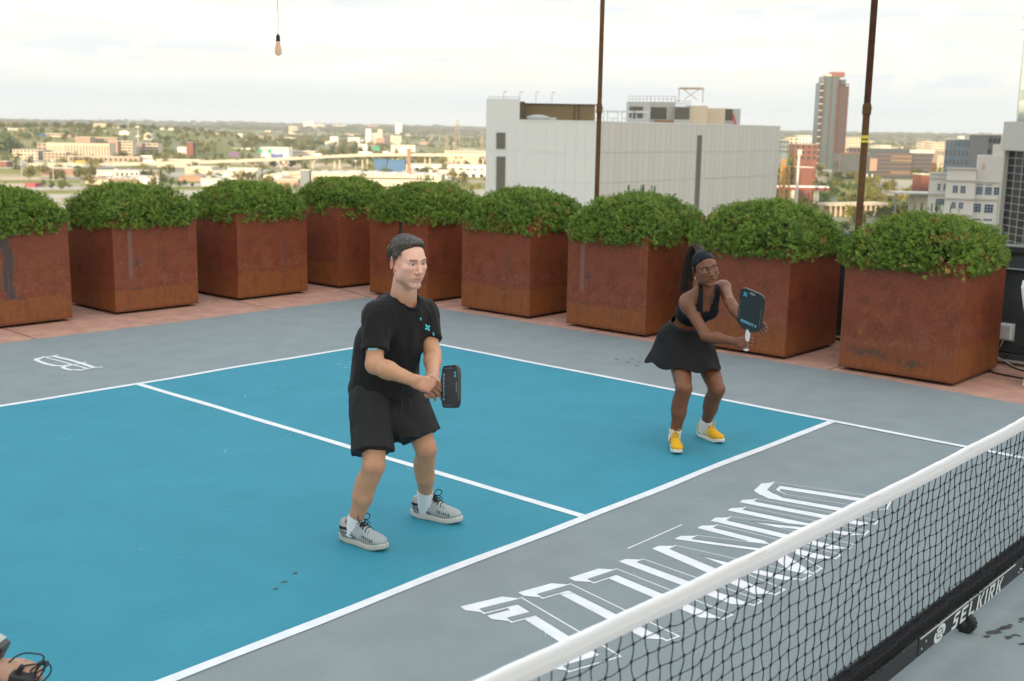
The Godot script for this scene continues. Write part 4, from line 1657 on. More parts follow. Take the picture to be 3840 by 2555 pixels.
func limb_leg(f: Field, hip: Vector3, knee: Vector3, ank: Vector3, s: float, front: Vector3) -> void:
	f.cap(hip, knee, 0.088 * s, 0.053 * s, 0.03)
	f.cap(hip.lerp(knee, 0.25) + front * 0.015, hip.lerp(knee, 0.8) + front * 0.008, 0.074 * s, 0.050 * s, 0.03)
	f.ell(knee + front * 0.022 * s, Vector3(0.029, 0.036, 0.027) * s, 0.022)
	f.ell(knee.lerp(ank, 0.16) + front * 0.026 * s, Vector3(0.016, 0.026, 0.016) * s, 0.025)
	var d := (ank - knee).normalized()
	f.cap(knee, knee.lerp(ank, 0.5), 0.048 * s, 0.046 * s, 0.03)
	f.cap(knee.lerp(ank, 0.5), ank, 0.045 * s, 0.034 * s, 0.03)
	var back := (front - d * front.dot(d)).normalized() * -1.0
	f.ell(knee.lerp(ank, 0.31) + back * 0.024 * s, Vector3(0.047, 0.095, 0.042) * s, 0.03, Basis(look_frame(Vector3.ZERO, -d, front).basis))
	f.cap(knee.lerp(ank, 0.1) - back * 0.020 * s, knee.lerp(ank, 0.8) - back * 0.010 * s, 0.028 * s, 0.022 * s, 0.025)


func limb_arm(f: Field, sh: Vector3, el: Vector3, wr: Vector3, s: float) -> void:
	f.cap(sh, el, 0.052 * s, 0.041 * s, 0.025)
	f.ell(sh.lerp(el, 0.12), Vector3(0.058, 0.06, 0.058) * s, 0.03)
	f.cap(el, el.lerp(wr, 0.35), 0.041 * s, 0.0425 * s, 0.022)
	f.cap(el.lerp(wr, 0.3), wr, 0.042 * s, 0.0275 * s, 0.022)
	var side := (wr - el).normalized().cross((sh - el).normalized()).normalized()
	f.cap(wr - side * 0.009 * s, wr + side * 0.009 * s, 0.024 * s, 0.024 * s, 0.02)


# a sports shoe; origin under the ankle on the floor, z towards the toe
func shoe(owner: Node3D, x: Transform3D, L: float, upper_tone: Callable, sole_mat: Material, lace_mat: Material, tongue_mat: Material, tall := 0.0) -> Node3D:
	var s := L / 0.30
	var f := Field.new()
	f.frame = Transform3D(x.basis.scaled_local(Vector3.ONE), x.origin)
	var v := func(a: float, b: float, c: float) -> Vector3: return Vector3(a, b, c) * s
	f.ell(v.call(0.004, 0.043, 0.135), v.call(0.045, 0.030, 0.064), 0.02)
	f.cap(v.call(0.0, 0.052, -0.035), v.call(0.002, 0.046, 0.12), 0.035 * s, 0.031 * s, 0.02)
	f.cap(v.call(0.0, 0.070, -0.02), v.call(0.002, 0.052, 0.10), 0.034 * s, 0.027 * s, 0.025)
	f.ell(v.call(0.0, 0.072, -0.042), v.call(0.036, 0.055, 0.036), 0.02)
	f.cap(v.call(0.0, 0.095, 0.03), v.call(0.0, 0.075, 0.08), 0.027 * s, 0.026 * s, 0.02)
	f.plane(v.call(0, 0.016, 0), Vector3(0, -1, 0))
	# opening for the ankle
	f.cap(v.call(0, 0.085, -0.012), v.call(0, 0.20, -0.005), 0.029 * s, 0.040 * s, 0.008, Field.CUT)
	f.plane(v.call(0, 0.112, -0.04), Vector3(0, 1, 0.12), 0.01)
	f.frame = Transform3D()
	var mb := MB.new()
	var lo := x.origin - Vector3(0.24, 0.01, 0.24)
	f.skin(mb, lo, lo + Vector3(0.48, 0.17, 0.48), 0.0045, upper_tone)
	var sh := part("shoe", mb, vmat(0.75, 0.35), owner)
	# sole: a waisted slab with toe spring and a flared heel
	mb = MB.new()
	var N := 28
	var low := PackedVector2Array()
	for i in N:
		var a := TAU * i / N
		var z := -cos(a) * 0.148 + 0.058
		var t := (z + 0.09) / 0.296
		var w := lerpf(0.037, 0.049, smoothstep(0.35, 0.8, t)) - 0.006 * exp(-pow((t - 0.42) / 0.16, 2.0))
		var xx := signf(sin(a)) * pow(absf(sin(a)), 0.62) * w
		low.append(Vector2(xx + 0.003, z) * s)
	var yb := func(z: float) -> float: return (0.012 * smoothstep(0.14, 0.21, z / s) + 0.006 * smoothstep(-0.05, -0.09, z / s)) * s
	var yt := func(z: float) -> float: return (0.0255 + 0.011 * smoothstep(0.0, -0.08, z / s) + 0.010 * smoothstep(0.12, 0.20, z / s) + 0.003 * sin(z / s * 40.0)) * s
	var cen := Vector2(0, 0.06 * s)
	for i in N:
		var p0 := low[i]
		var p1 := low[(i + 1) % N]
		var rings := []
		for p in [p0, p1]:
			var q: Vector2 = p
			var inn := cen + (q - cen) * 0.93
			rings.append([x * Vector3(inn.x, yb.call(q.y), inn.y), x * Vector3(q.x, yb.call(q.y) + 0.007 * s, q.y), x * Vector3(q.x, yt.call(q.y) - 0.004 * s, q.y), x * Vector3(inn.x, yt.call(q.y), inn.y)])
		for j in 3:
			var o: Vector3 = x.basis * Vector3((p0.x + p1.x), [-0.02, 0.0, 0.02][j], (p0.y + p1.y) - 0.12 * s)
			mb.quad(rings[0][j], rings[1][j], rings[1][j + 1], rings[0][j + 1], o)
		mb.tri(x * Vector3(cen.x, yb.call(cen.y), cen.y), rings[0][0], rings[1][0], Vector3.DOWN)
		mb.tri(x * Vector3(cen.x, yt.call(cen.y), cen.y), rings[0][3], rings[1][3], Vector3.UP)
	part("sole", mb, sole_mat, sh)
	# tongue and laces
	mb = MB.new()
	mb.tube(spline([x * v.call(0, 0.080, 0.096), x * v.call(0, 0.102, 0.062), x * v.call(0, 0.122, 0.034), x * v.call(0, 0.137, 0.022)], 3), PackedFloat32Array([0.012, 0.014, 0.016, 0.017, 0.018, 0.019, 0.020, 0.020, 0.020, 0.018]), 8, true, 0.35, x.basis.x)
	part("tongue", mb, tongue_mat, sh)
	for k in 5:
		mb = MB.new()
		var z := 0.045 + k * 0.016
		var y := 0.121 - k * 0.0100
		mb.tube(spline([x * v.call(-0.026, y - 0.012, z + 0.004), x * v.call(-0.012, y + 0.001, z), x * v.call(0.012, y + 0.002, z + 0.002), x * v.call(0.026, y - 0.011, z + 0.008)], 3), 0.0030 * s, 5)
		part("lace", mb, lace_mat, sh)
	for e in [-1.0, 1.0]:
		mb = MB.new()
		mb.tube(spline([x * v.call(0, 0.130, 0.042), x * v.call(0.022 * e, 0.152, 0.052), x * v.call(0.042 * e, 0.140, 0.068), x * v.call(0.030 * e, 0.122, 0.064), x * v.call(0, 0.129, 0.044)], 5), 0.0024 * s, 5)
		part("lace_loop", mb, lace_mat, sh)
		mb = MB.new()
		mb.tube(spline([x * v.call(0, 0.130, 0.044), x * v.call(0.016 * e, 0.124, 0.066), x * v.call(0.034 * e, 0.102, 0.078)], 4), 0.0022 * s, 5)
		part("lace_end", mb, lace_mat, sh)
	return sh


func sock(owner: Node3D, ank: Vector3, up_to: Vector3, r0: float, r1: float, m: Material) -> void:
	var mb := MB.new()
	var pts := PackedVector3Array()
	var rad := PackedFloat32Array()
	var n := 18
	for i in n + 1:
		var t := float(i) / n
		pts.append(ank.lerp(up_to, t) + Vector3(0, 0, 0))
		rad.append(lerpf(r0, r1, t) + 0.0016 * sin(t * 38.0) + (0.002 if t > 0.72 else 0.0) - (0.003 if i == n else 0.0))
	mb.tube(pts, rad, 18)
	part("sock", mb, m, owner)


# a paddle: origin at the butt of its handle, y along the handle to the tip, z out of the face that is seen
func paddle(label: String, x: Transform3D) -> void:
	var t := thing("pickleball_paddle", label, "paddle", Vector3.ZERO, 0.0, "paddles in the players' hands")
	t.transform = x
	var face := mat(lin(0.022, 0.027, 0.030), 0.6)
	var poly := PackedVector2Array()
	var w := 0.098
	var y0 := 0.135
	var y1 := 0.415
	var corners := [[w, y1, 0.042, 0.0], [-w, y1, 0.042, PI * 0.5], [-w, y0 + 0.035, 0.032, PI], [-0.022, y0, 0.006, PI * 1.2], [0.022, y0, 0.006, PI * 1.6], [w, y0 + 0.035, 0.032, PI * 1.72]]
	poly.append_array(arc(Vector2(w - 0.042, y1 - 0.042), 0.042, 0.0, PI * 0.5, 7))
	poly.append_array(arc(Vector2(-w + 0.042, y1 - 0.042), 0.042, PI * 0.5, PI, 7))
	poly.append_array(arc(Vector2(-w + 0.036, y0 + 0.060), 0.036, PI, PI * 1.32, 5))
	poly.append(Vector2(-0.021, y0))
	poly.append(Vector2(0.021, y0))
	poly.append_array(arc(Vector2(w - 0.036, y0 + 0.060), 0.036, PI * 1.68, TAU, 5))
	var fx := Transform3D(Basis(Vector3.RIGHT, Vector3.BACK, Vector3.UP), Vector3.ZERO)   # the polygon's plane is x, y
	fx = Transform3D(Basis(Vector3(1, 0, 0), Vector3(0, 0, 1), Vector3(0, 1, 0)), Vector3.ZERO)
	var mb := MB.new()
	var small := Geometry2D.offset_polygon(poly, -0.004)[0]
	mb.prism(fx, small, -0.0075, 0.0075)
	part("paddle_face", mb, face, t)
	mb = MB.new()
	# edge guard, rounded
	for i in poly.size():
		var a := poly[i]
		var b := poly[(i + 1) % poly.size()]
		var prof := [[-0.005, -0.0088], [0.0, -0.0078], [0.0015, 0.0], [0.0, 0.0078], [-0.005, 0.0088]]
		var na := (poly[(i + 1) % poly.size()] - poly[(i + poly.size() - 1) % poly.size()]).normalized()
		var nb := (poly[(i + 2) % poly.size()] - a).normalized()
		na = Vector2(na.y, -na.x)
		nb = Vector2(nb.y, -nb.x)
		for j in 4:
			var p := []
			for e in [[a, na, j], [b, nb, j], [b, nb, j + 1], [a, na, j + 1]]:
				var o: Vector2 = (e[0] as Vector2) + (e[1] as Vector2) * (prof[e[2]][0] as float)
				p.append(Vector3(o.x, o.y, prof[e[2]][1]))
			mb.quad(p[0], p[1], p[2], p[3], Vector3(na.x, na.y, [-0.8, -0.1, 0.1, 0.8][j]))
	part("edge_guard", mb, mat(lin(0.03, 0.033, 0.035), 0.3), t)
	mb = MB.new()
	mb.tube(PackedVector3Array([Vector3(0, 0.0, 0), Vector3(0, 0.004, 0), Vector3(0, 0.008, 0), Vector3(0, 0.02, 0), Vector3(0, 0.14, 0), Vector3(0, 0.145, 0)]), PackedFloat32Array([0.016, 0.0195, 0.0195, 0.0165, 0.0155, 0.014]), 12, true, 0.86, Vector3.RIGHT)
	var grip := part("grip", mb, M.white_cloth, t)
	mb = MB.new()
	for k in 6:
		var pts := PackedVector3Array()
		for i in 9:
			var an := TAU * i / 8.0
			pts.append(Vector3(cos(an) * 0.0163, 0.024 + k * 0.019 + 0.019 * i / 8.0, sin(an) * 0.0163 * 0.87))
		mb.tube(pts, 0.0008, 4, false)
	part("tape_edge", mb, mat(lin(0.6, 0.6, 0.6)), grip)
	# print on the face
	var blue := mat(lin(0.10, 0.50, 0.72), 0.5)
	var z := 0.0082
	mb = MB.new()
	for k in 4:
		var a := PI * 0.5 * k + PI * 0.25
		mb.box(Transform3D(Basis(Vector3.BACK, a), Vector3(-0.055, 0.375, z) + Basis(Vector3.BACK, a) * Vector3(0.011, 0, 0)), Vector3(0.013, 0.0085, 0.0006))
	part("emblem", mb, blue, t)
	mb = MB.new()
	mb.prism(fx, PackedVector2Array([Vector2(-0.022, 0.404), Vector2(0.026, 0.404), Vector2(0.020, 0.388), Vector2(-0.016, 0.388)]), z, z + 0.0004)
	part("grey_badge", mb, mat(lin(0.20, 0.22, 0.25), 0.5), t)
	word(t, "RUNOUT-E", Vector3(0, 0.192, z), 0.026, lin(0.22, 0.52, 0.68), 0.0012)
	word(t, "PRO 16", Vector3(0.0, 0.152, z), 0.008, lin(0.3, 0.33, 0.36), 0.0006).mesh.text = "16mm"
	for s in [-1.0, 1.0]:
		mb = MB.new()
		mb.box(at3(0.086 * s, 0.30, z), Vector3(0.0016, 0.05, 0.0004))
		mb.box(at3(0.086 * s, 0.235, z), Vector3(0.0016, 0.065, 0.0004))
		part("side_rule", mb, mat(lin(0.30, 0.33, 0.34)), t)


func word(parent: Node3D, text: String, at: Vector3, size: float, tone: Color, deep := 0.001) -> MeshInstance3D:
	var tm := TextMesh.new()
	var sf := SystemFont.new()
	sf.font_names = PackedStringArray(["Droid Sans"])
	sf.font_weight = 700
	tm.font = sf
	tm.text = text
	tm.font_size = 32
	tm.pixel_size = size / 32.0
	tm.depth = deep
	tm.curve_step = 2.0
	var o := MeshInstance3D.new()
	o.mesh = tm
	o.material_override = mat(tone, 0.5)
	hang(o, "lettering", parent)
	o.position = at
	return o


func arc(c: Vector2, r: float, a0: float, a1: float, n: int) -> PackedVector2Array:
	var out := PackedVector2Array()
	for i in n + 1:
		out.append(c + Vector2.from_angle(lerpf(a0, a1, float(i) / n)) * r)
	return out


func ring_loft(mb: MB, rings: Array) -> void:
	# smooth surface over closed rings of equal size
	var R := rings.size()
	var N: int = rings[0].size()
	for i in R - 1:
		for k in N:
			var p := []
			var q := []
			for e in [[i, k], [i, (k + 1) % N], [i + 1, (k + 1) % N], [i + 1, k]]:
				var a: Vector3 = rings[mini(e[0] + 1, R - 1)][e[1]] - rings[maxi(e[0] - 1, 0)][e[1]]
				var b: Vector3 = rings[e[0]][(e[1] + 1) % N] - rings[e[0]][(e[1] + N - 1) % N]
				var nn := a.cross(b)
				p.append(rings[e[0]][e[1]])
				q.append(nn)
			var c := Vector3.ZERO
			for m in N:
				c += rings[i][m]
			c /= N
			if (q[0] as Vector3).dot(p[0] - c) < 0.0:
				for m in 4:
					q[m] = -q[m]
			mb.squad(p, q)


func man() -> void:
	var t := thing("person", "man in black t-shirt and shorts, grey shoes, paddle held low in both hands", "person", Vector3(-0.91, 0, -0.51))
	var step := Vector3(-0.067, 0.019, 0.073)
	var own := t.position - step      # where the body's own axes lie from the thing's base
	var pel := Vector3(-0.87, 0.80, -0.66)
	var belly := Vector3(-0.875, 0.95, -0.635)
	var chest := Vector3(-0.875, 1.10, -0.575)
	var neck := Vector3(-0.878, 1.262, -0.505)
	var hd := Transform3D(Basis(Vector3.UP, -0.12) * Basis(Vector3.RIGHT, 0.07), Vector3(-0.926, 1.447, -0.425))
	var shR := Vector3(-1.045, 1.185, -0.52)
	var shL := Vector3(-0.715, 1.165, -0.53)
	var elR := Vector3(-1.135, 0.965, -0.435)
	var wrR := Vector3(-1.085, 0.914, -0.20)
	var elL := Vector3(-0.775, 0.975, -0.40)
	var wrL := Vector3(-0.955, 0.915, -0.215)
	var hipR := Vector3(-0.965, 0.80, -0.655)
	var hipL := Vector3(-0.775, 0.80, -0.655)
	var knR := Vector3(-1.085, 0.435, -0.50)
	var knL := Vector3(-0.735, 0.455, -0.49)
	var anR := Vector3(-1.090, 0.066, -0.665)
	var anL := Vector3(-0.565, 0.066, -0.672)
	var fwd := Vector3(0, 0, 1)
	# --- bare body
	var f := Field.new()
	f.ell(pel, Vector3(0.155, 0.11, 0.10), 0.04)
	f.ell(belly, Vector3(0.14, 0.13, 0.095), 0.06)
	f.ell(chest, Vector3(0.165, 0.14, 0.105), 0.06)
	f.cap(shR.lerp(neck, 0.1), shL.lerp(neck, 0.1), 0.05, 0.05, 0.06)
	f.cap(neck + Vector3(0, -0.05, 0.0), hd * Vector3(0, -0.03, -0.012), 0.053, 0.047, 0.03)
	f.cap(neck + Vector3(-0.045, -0.03, 0.03), hd * Vector3(-0.046, -0.03, -0.008), 0.011, 0.012, 0.025)
	f.cap(neck + Vector3(0.045, -0.03, 0.03), hd * Vector3(0.046, -0.03, -0.008), 0.011, 0.012, 0.025)
	f.ell(hd * Vector3(0, -0.115, 0.018), Vector3(0.016, 0.018, 0.014), 0.02)
	f.cap(neck.lerp(shR, 0.25) + Vector3(0, 0.005, -0.01), hd * Vector3(-0.028, -0.085, -0.035), 0.030, 0.014, 0.04)
	f.cap(neck.lerp(shL, 0.25) + Vector3(0, 0.005, -0.01), hd * Vector3(0.028, -0.085, -0.035), 0.030, 0.014, 0.04)
	limb_arm(f, shR, elR, wrR, 1.02)
	limb_arm(f, shL, elL, wrL, 1.0)
	limb_leg(f, hipR, knR, anR, 1.0, fwd)
	limb_leg(f, hipL, knL, anL, 1.0, fwd)
	add_head(f, hd, 1.02, 0.0)
	var hr := look_frame(wrR, Vector3(0.40, -0.22, 0.89), Vector3(-0.62, 0.70, 0.36))
	add_hand(f, hr, 1.0, -1.0, [[0.62, 0.28, 0.12, 0.03], [0.70, 0.34, 0.18, 0.0], [0.78, 0.42, 0.25, -0.02], [0.85, 0.5, 0.3, -0.04]],
		[Vector3(-0.75, 0.75, -0.5), Vector3(-0.25, 0.8, -0.75), Vector3(0.1, 0.7, -0.9)], 0.19)
	var hl := look_frame(wrL, Vector3(-0.30, -0.42, 0.80), Vector3(0.80, 0.30, 0.45))
	add_hand(f, hl, 1.0, 1.0, [[0.7, 0.9, 0.5, 0.05], [0.75, 0.95, 0.5, 0.0], [0.8, 1.0, 0.5, -0.05], [0.8, 1.0, 0.5, -0.1]],
		[Vector3(0.7, 0.6, -0.5), Vector3(0.25, 0.8, -0.6), Vector3(0.0, 0.8, -0.65)], 0.185)
	var inv := hd.affine_inverse()
	var pn := FastNoiseLite.new()
	pn.seed = 3
	pn.frequency = 14.0
	pn.fractal_octaves = 3
	var paint := func(p: Vector3, n: Vector3) -> Color:
		var q: Vector3 = inv * p / 1.02
		var v := pn.get_noise_3dv(p)
		var arm := Color(0.55, 0.295, 0.168)
		var face := Color(0.80, 0.48, 0.365)
		var c := arm.lerp(face, smoothstep(-0.22, -0.10, q.y) if q.length() < 0.3 else 0.0)
		if q.length() < 0.3:
			# redder ears, nose, cheeks, chin; lips; brows; greyer shaved jaw
			var red := Color(0.56, 0.24, 0.185)
			c = c.lerp(red, 0.55 * smoothstep(0.070, 0.080, absf(q.x)) * smoothstep(0.05, 0.03, absf(q.y)))
			c = c.lerp(red, 0.35 * smoothstep(0.030, 0.008, Vector3(q.x, q.y + 0.03, q.z - 0.10).length()))
			c = c.lerp(red, 0.22 * smoothstep(0.035, 0.01, Vector3(absf(q.x) - 0.04, q.y + 0.02, q.z - 0.07).length()))
			c = c.lerp(Color(0.40, 0.27, 0.215), 0.35 * smoothstep(-0.035, -0.06, q.y) * smoothstep(0.0, 0.03, q.z) * smoothstep(-0.15, -0.11, q.y))
			var lips := smoothstep(0.0125, 0.0085, absf(q.y + 0.0635)) * smoothstep(0.027, 0.021, absf(q.x)) * smoothstep(0.082, 0.088, q.z)
			c = c.lerp(Color(0.56, 0.27, 0.22), lips * 0.6)
			c = c.lerp(Color(0.16, 0.06, 0.05), smoothstep(0.0022, 0.001, absf(q.y + 0.0633)) * smoothstep(0.026, 0.022, absf(q.x)) * smoothstep(0.080, 0.086, q.z) * 0.8)
			var bx := absf(q.x)
			var brow := smoothstep(0.0055, 0.003, absf(q.y - (0.0265 + 0.07 * (bx - 0.012) - 1.3 * pow(maxf(bx - 0.034, 0.0), 2.0) * 30.0 * 0.4))) * smoothstep(0.010, 0.016, bx) * smoothstep(0.052, 0.044, bx) * smoothstep(0.055, 0.065, q.z)
			c = c.lerp(Color(0.13, 0.075, 0.045), brow * 0.85)
			# lash line and shade of the lids
			c = c.lerp(Color(0.17, 0.09, 0.07), smoothstep(0.0035, 0.001, absf(Vector2((bx - 0.0312) * 0.45, q.y - 0.0082).length() - 0.0080)) * smoothstep(0.07, 0.08, q.z) * (0.45 if q.y > 0.008 else 0.08))
			# cropped hair on the sides and nape
			var line := 0.048 + 0.35 * smoothstep(0.03, 0.06, q.z)
			var side := smoothstep(0.012, 0.055, q.y) * smoothstep(0.052, 0.030, q.z + 0.25 * maxf(q.y - 0.05, 0.0))
			side = maxf(side, smoothstep(-0.045, 0.03, q.y) * smoothstep(-0.025, -0.055, q.z))
			side *= smoothstep(0.2, 0.0, lips)
			c = c.lerp(Color(0.085, 0.070, 0.058), side * (0.85 + 0.3 * v))
		else:
			c = c.lerp(Color(0.44, 0.20, 0.14), 0.35 * smoothstep(0.07, 0.03, minf(p.distance_to(knR + fwd * 0.05), p.distance_to(knL + fwd * 0.05))))
			c = c.lerp(Color(0.50, 0.25, 0.19), 0.5 * smoothstep(0.17, 0.08, minf(p.distance_to(wrR + Vector3(0.05, -0.02, 0.14)), p.distance_to(wrL + Vector3(-0.04, -0.05, 0.1)))))
		return c * (1.0 + 0.10 * v)
	var mb := MB.new()
	var head_box := AABB(hd.origin - Vector3(0.125, 0.16, 0.14), Vector3(0.25, 0.315, 0.29))
	var hand_box := AABB(Vector3(-1.19, 0.73, -0.215), Vector3(0.32, 0.27, 0.29))
	f.skin(mb, Vector3(-1.26, 0.04, -0.82), Vector3(-0.42, 1.36, -0.18), 0.0105, paint, [head_box.grow(-0.006), hand_box.grow(-0.006)])
	f.skin(mb, head_box.position, head_box.end, 0.0034, paint)
	f.skin(mb, hand_box.position, hand_box.end, 0.0038, paint)
	part("body", mb, skin_mat(0.5), t, -own)
	eyes_at(t, own, hd, 1.02, lin(0.16, 0.21, 0.24), Vector3(0.12, -0.02, 1))
	# --- hair
	var h := Field.new()
	h.frame = hd
	h.ell(Vector3(0, 0.040, -0.017) * 1.02, Vector3(0.0800, 0.0935, 0.1005), 0.01)
	h.ell(Vector3(0.012, 0.096, 0.026), Vector3(0.050, 0.030, 0.054), 0.03)
	h.ell(Vector3(-0.018, 0.096, 0.008), Vector3(0.044, 0.030, 0.060), 0.03)
	h.plane(Vector3(0, 0.096, 0.074), Vector3(0.0, -0.62, 0.78), 0.012)     # forehead
	h.plane(Vector3(0, 0.022, 0), Vector3(0, -1, 0.66), 0.012)              # sides
	h.plane(Vector3(-0.055, 0.085, 0.06), Vector3(-0.55, -0.35, 0.75), 0.01) # the part at his right temple
	h.plane(Vector3(0.060, 0.080, 0.06), Vector3(0.65, -0.30, 0.70), 0.012)
	h.frame = Transform3D()
	h.wrinkle = FastNoiseLite.new()
	h.wrinkle.frequency = 60.0
	h.wrinkle.fractal_octaves = 3
	h.fold = 0.0038
	h.stretch = Vector3(0.35, 0.9, 2.2)
	var strand := FastNoiseLite.new()
	strand.seed = 6
	strand.frequency = 130.0
	strand.fractal_octaves = 2
	mb = MB.new()
	var hair_paint := func(p: Vector3, n: Vector3) -> Color:
		var q: Vector3 = inv * p
		var v := strand.get_noise_3d(q.x * 0.22 + q.z * 0.25, q.y * 0.5, q.z * 1.5 - q.x * 0.4)
		var c := Color(0.035, 0.028, 0.022).lerp(Color(0.125, 0.105, 0.085), smoothstep(0.0, 0.45, v))
		return c.lerp(Color(0.10, 0.09, 0.08), 0.5 * smoothstep(0.07, 0.045, q.y))
	h.skin(mb, head_box.position, head_box.end + Vector3(0, 0.02, 0), 0.0034, hair_paint)
	var hm := vmat(0.42, 0.5)
	var cap_hair := part("hair", mb, hm, t, -own)
	mb = MB.new()
	var rng := RandomNumberGenerator.new()
	rng.seed = 44
	for k in 620:
		mb.col = Color(0.024, 0.018, 0.014).lerp(Color(0.165, 0.135, 0.108), pow(rng.randf(), 1.4))
		var pts0 := []
		if k < 330:      # combed over from the parting on his right, lifted at the front
			var z := rng.randf_range(-0.085, 0.052)
			var a0 := rng.randf_range(0.55, 0.95)
			var lift := 0.003 + 0.006 * smoothstep(0.0, 0.07, z) + rng.randf_range(0.0, 0.004)
			for i in 6:
				var an := lerpf(a0, -0.75, i / 5.0)
				var zz := z + 0.014 * i / 5.0
				var cr := sqrt(maxf(0.05, 1.0 - pow((zz + 0.017) / 0.108, 2.0)))
				var bump := lift * sin(PI * (i + 0.6) / 6.2)
				pts0.append(hd * Vector3(-sin(an) * (0.080 * cr + bump), 0.041 + cos(an) * (0.0945 * cr + bump), zz))
		else:            # short sides and back, lying down
			var th := rng.randf_range(0.12, 1.0) * PI * (1.0 if rng.randf() < 0.65 else -1.0)
			var y0 := rng.randf_range(0.015, 0.088)
			th = clampf(th, -PI, PI)
			for i in 3:
				var yy := y0 - 0.012 * i
				var ry := sqrt(maxf(0.02, 1.0 - pow((yy - 0.041) / 0.0945, 2.0)))
				var hx := -sin(th) * 0.0805 * ry
				var hz := -0.017 + cos(th) * 0.101 * ry
				pts0.append(hd * Vector3(hx, yy, hz - 0.006 * i))
			var q0: Vector3 = inv * (pts0[0] as Vector3)
			if q0.z > 0.028 + 0.4 * (q0.y - 0.03) or q0.y < 0.02 + 0.55 * q0.z:
				continue
		var sp := spline(pts0, 2)
		var rad := PackedFloat32Array()
		for i in sp.size():
			rad.append(lerpf(0.0016, 0.0006, float(i) / sp.size()))
		mb.tube(sp, rad, 4, false)
	part("hair_strands", mb, hm, cap_hair)
	# --- t-shirt
	var s := Field.new()
	var sp := look_frame(chest, neck - belly, fwd)
	s.frame = sp
	s.ell(Vector3(0, 0.02, 0.0), Vector3(0.182, 0.165, 0.122), 0.03)
	s.ell(Vector3(0, 0.11, -0.005), Vector3(0.165, 0.062, 0.098), 0.05)
	s.ell(Vector3(-0.09, 0.045, 0.065), Vector3(0.085, 0.075, 0.05), 0.05)
	s.ell(Vector3(0.09, 0.045, 0.065), Vector3(0.085, 0.075, 0.05), 0.05)
	s.frame = Transform3D()
	for e in [-1.0, 1.0]:
		s.cap(belly + Vector3(0.058 * e, 0.06, 0), pel + Vector3(0.066 * e, -0.030, 0.005), 0.120, 0.136, 0.06, Field.CONE)
	s.cap(chest + Vector3(0, -0.08, 0.03), pel + Vector3(0, -0.026, 0.03), 0.122, 0.128, 0.06, Field.CONE)
	s.cap(neck.lerp(shR, 0.3) + Vector3(0, -0.015, 0), shR, 0.052, 0.068, 0.05)
	s.cap(neck.lerp(shL, 0.3) + Vector3(0, -0.015, 0), shL, 0.052, 0.066, 0.05)
	s.cap(shR, shR.lerp(elR, 0.73), 0.066, 0.071, 0.035, Field.CONE)
	s.cap(shL, shL.lerp(elL, 0.70), 0.064, 0.068, 0.035, Field.CONE)
	s.cap(neck + Vector3(0, -0.005, 0.018), hd * Vector3(0, -0.03, -0.01), 0.067, 0.085, 0.012, Field.CUT)
	s.wrinkle = FastNoiseLite.new()
	s.wrinkle.seed = 12
	s.wrinkle.frequency = 7.5
	s.wrinkle.fractal_octaves = 3
	s.wrinkle.fractal_lacunarity = 1.9
	s.fold = 0.013
	s.stretch = Vector3(1.35, 0.5, 1.2)
	mb = MB.new()
	var black_paint := func(_p: Vector3, _n: Vector3) -> Color: return Color(0.0165, 0.0165, 0.0175)
	s.skin(mb, Vector3(-1.28, 0.66, -0.92), Vector3(-0.55, 1.36, -0.26), 0.0095, black_paint)
	var cloth := vmat(0.88, 0.3)
	cloth.rim_enabled = true
	cloth.rim = 0.12
	var shirt := part("t_shirt", mb, cloth, t, -own)
	# ribbed collar
	mb = MB.new()
	var ringp := PackedVector3Array()
	var ax := (hd * Vector3(0, -0.03, -0.01) - neck).normalized()
	var fr := look_frame(neck + Vector3(0, -0.004, 0.012), Vector3(0.0, 0.90, 0.42).normalized(), fwd)
	for k in 29:
		var an := TAU * k / 28.0
		ringp.append(fr * Vector3(cos(an) * 0.0785, 0.010 * cos(2.0 * an) - 0.004, sin(an) * 0.079))
	mb.tube(ringp, 0.0085, 7, false)
	mb.col = Color(0.011, 0.011, 0.012)
	for i in mb.c.size():
		mb.c[i] = Color(0.011, 0.011, 0.012)
	part("collar", mb, cloth, shirt)
	# the blue print on the chest and sleeve
	var blue := mat(lin(0.05, 0.50, 0.62), 0.6)
	var px := look_frame(Vector3(-0.815, 1.115, -0.398), Vector3(0.08, 0.93, -0.36), Vector3(-0.02, 0.3, 0.95))
	print_on(shirt, px, blue)
	var sl := look_frame(shR.lerp(elR, 0.62) + Vector3(-0.062, 0.0, 0.052), shR - elR, Vector3(-0.75, 0.1, 0.66))
	var wd := word(shirt, "BOND", Vector3.ZERO, 0.016, lin(0.05, 0.50, 0.62), 0.002)
	wd.transform = sl
	# --- shorts
	var g := Field.new()
	g.ell(pel + Vector3(0, -0.02, 0), Vector3(0.178, 0.115, 0.130), 0.03)
	for e in [[hipR, knR, -1.0], [hipL, knL, 1.0]]:
		var hp: Vector3 = e[0]
		var kn: Vector3 = e[1]
		g.cap(hp + Vector3(0.01 * (e[2] as float), -0.02, 0.0), hp.lerp(kn, 0.84) + Vector3(0.006 * (e[2] as float), 0, 0.0), 0.105, 0.108, 0.035, Field.CONE)
	g.cap(pel + Vector3(0.03, -0.06, 0.02), Vector3(-0.815, 0.515, -0.545), 0.10, 0.088, 0.04, Field.CONE)
	g.ell(pel + Vector3(0, -0.03, -0.06), Vector3(0.15, 0.10, 0.085), 0.05)
	g.wrinkle = s.wrinkle
	g.fold = 0.009
	g.stretch = Vector3(1.2, 0.55, 1.1)
	mb = MB.new()
	var shorts_paint := func(_p: Vector3, _n: Vector3) -> Color: return Color(0.0175, 0.0175, 0.0175)
	g.skin(mb, Vector3(-1.26, 0.40, -0.92), Vector3(-0.56, 0.96, -0.32), 0.0095, shorts_paint)
	var shm := vmat(0.7, 0.4)
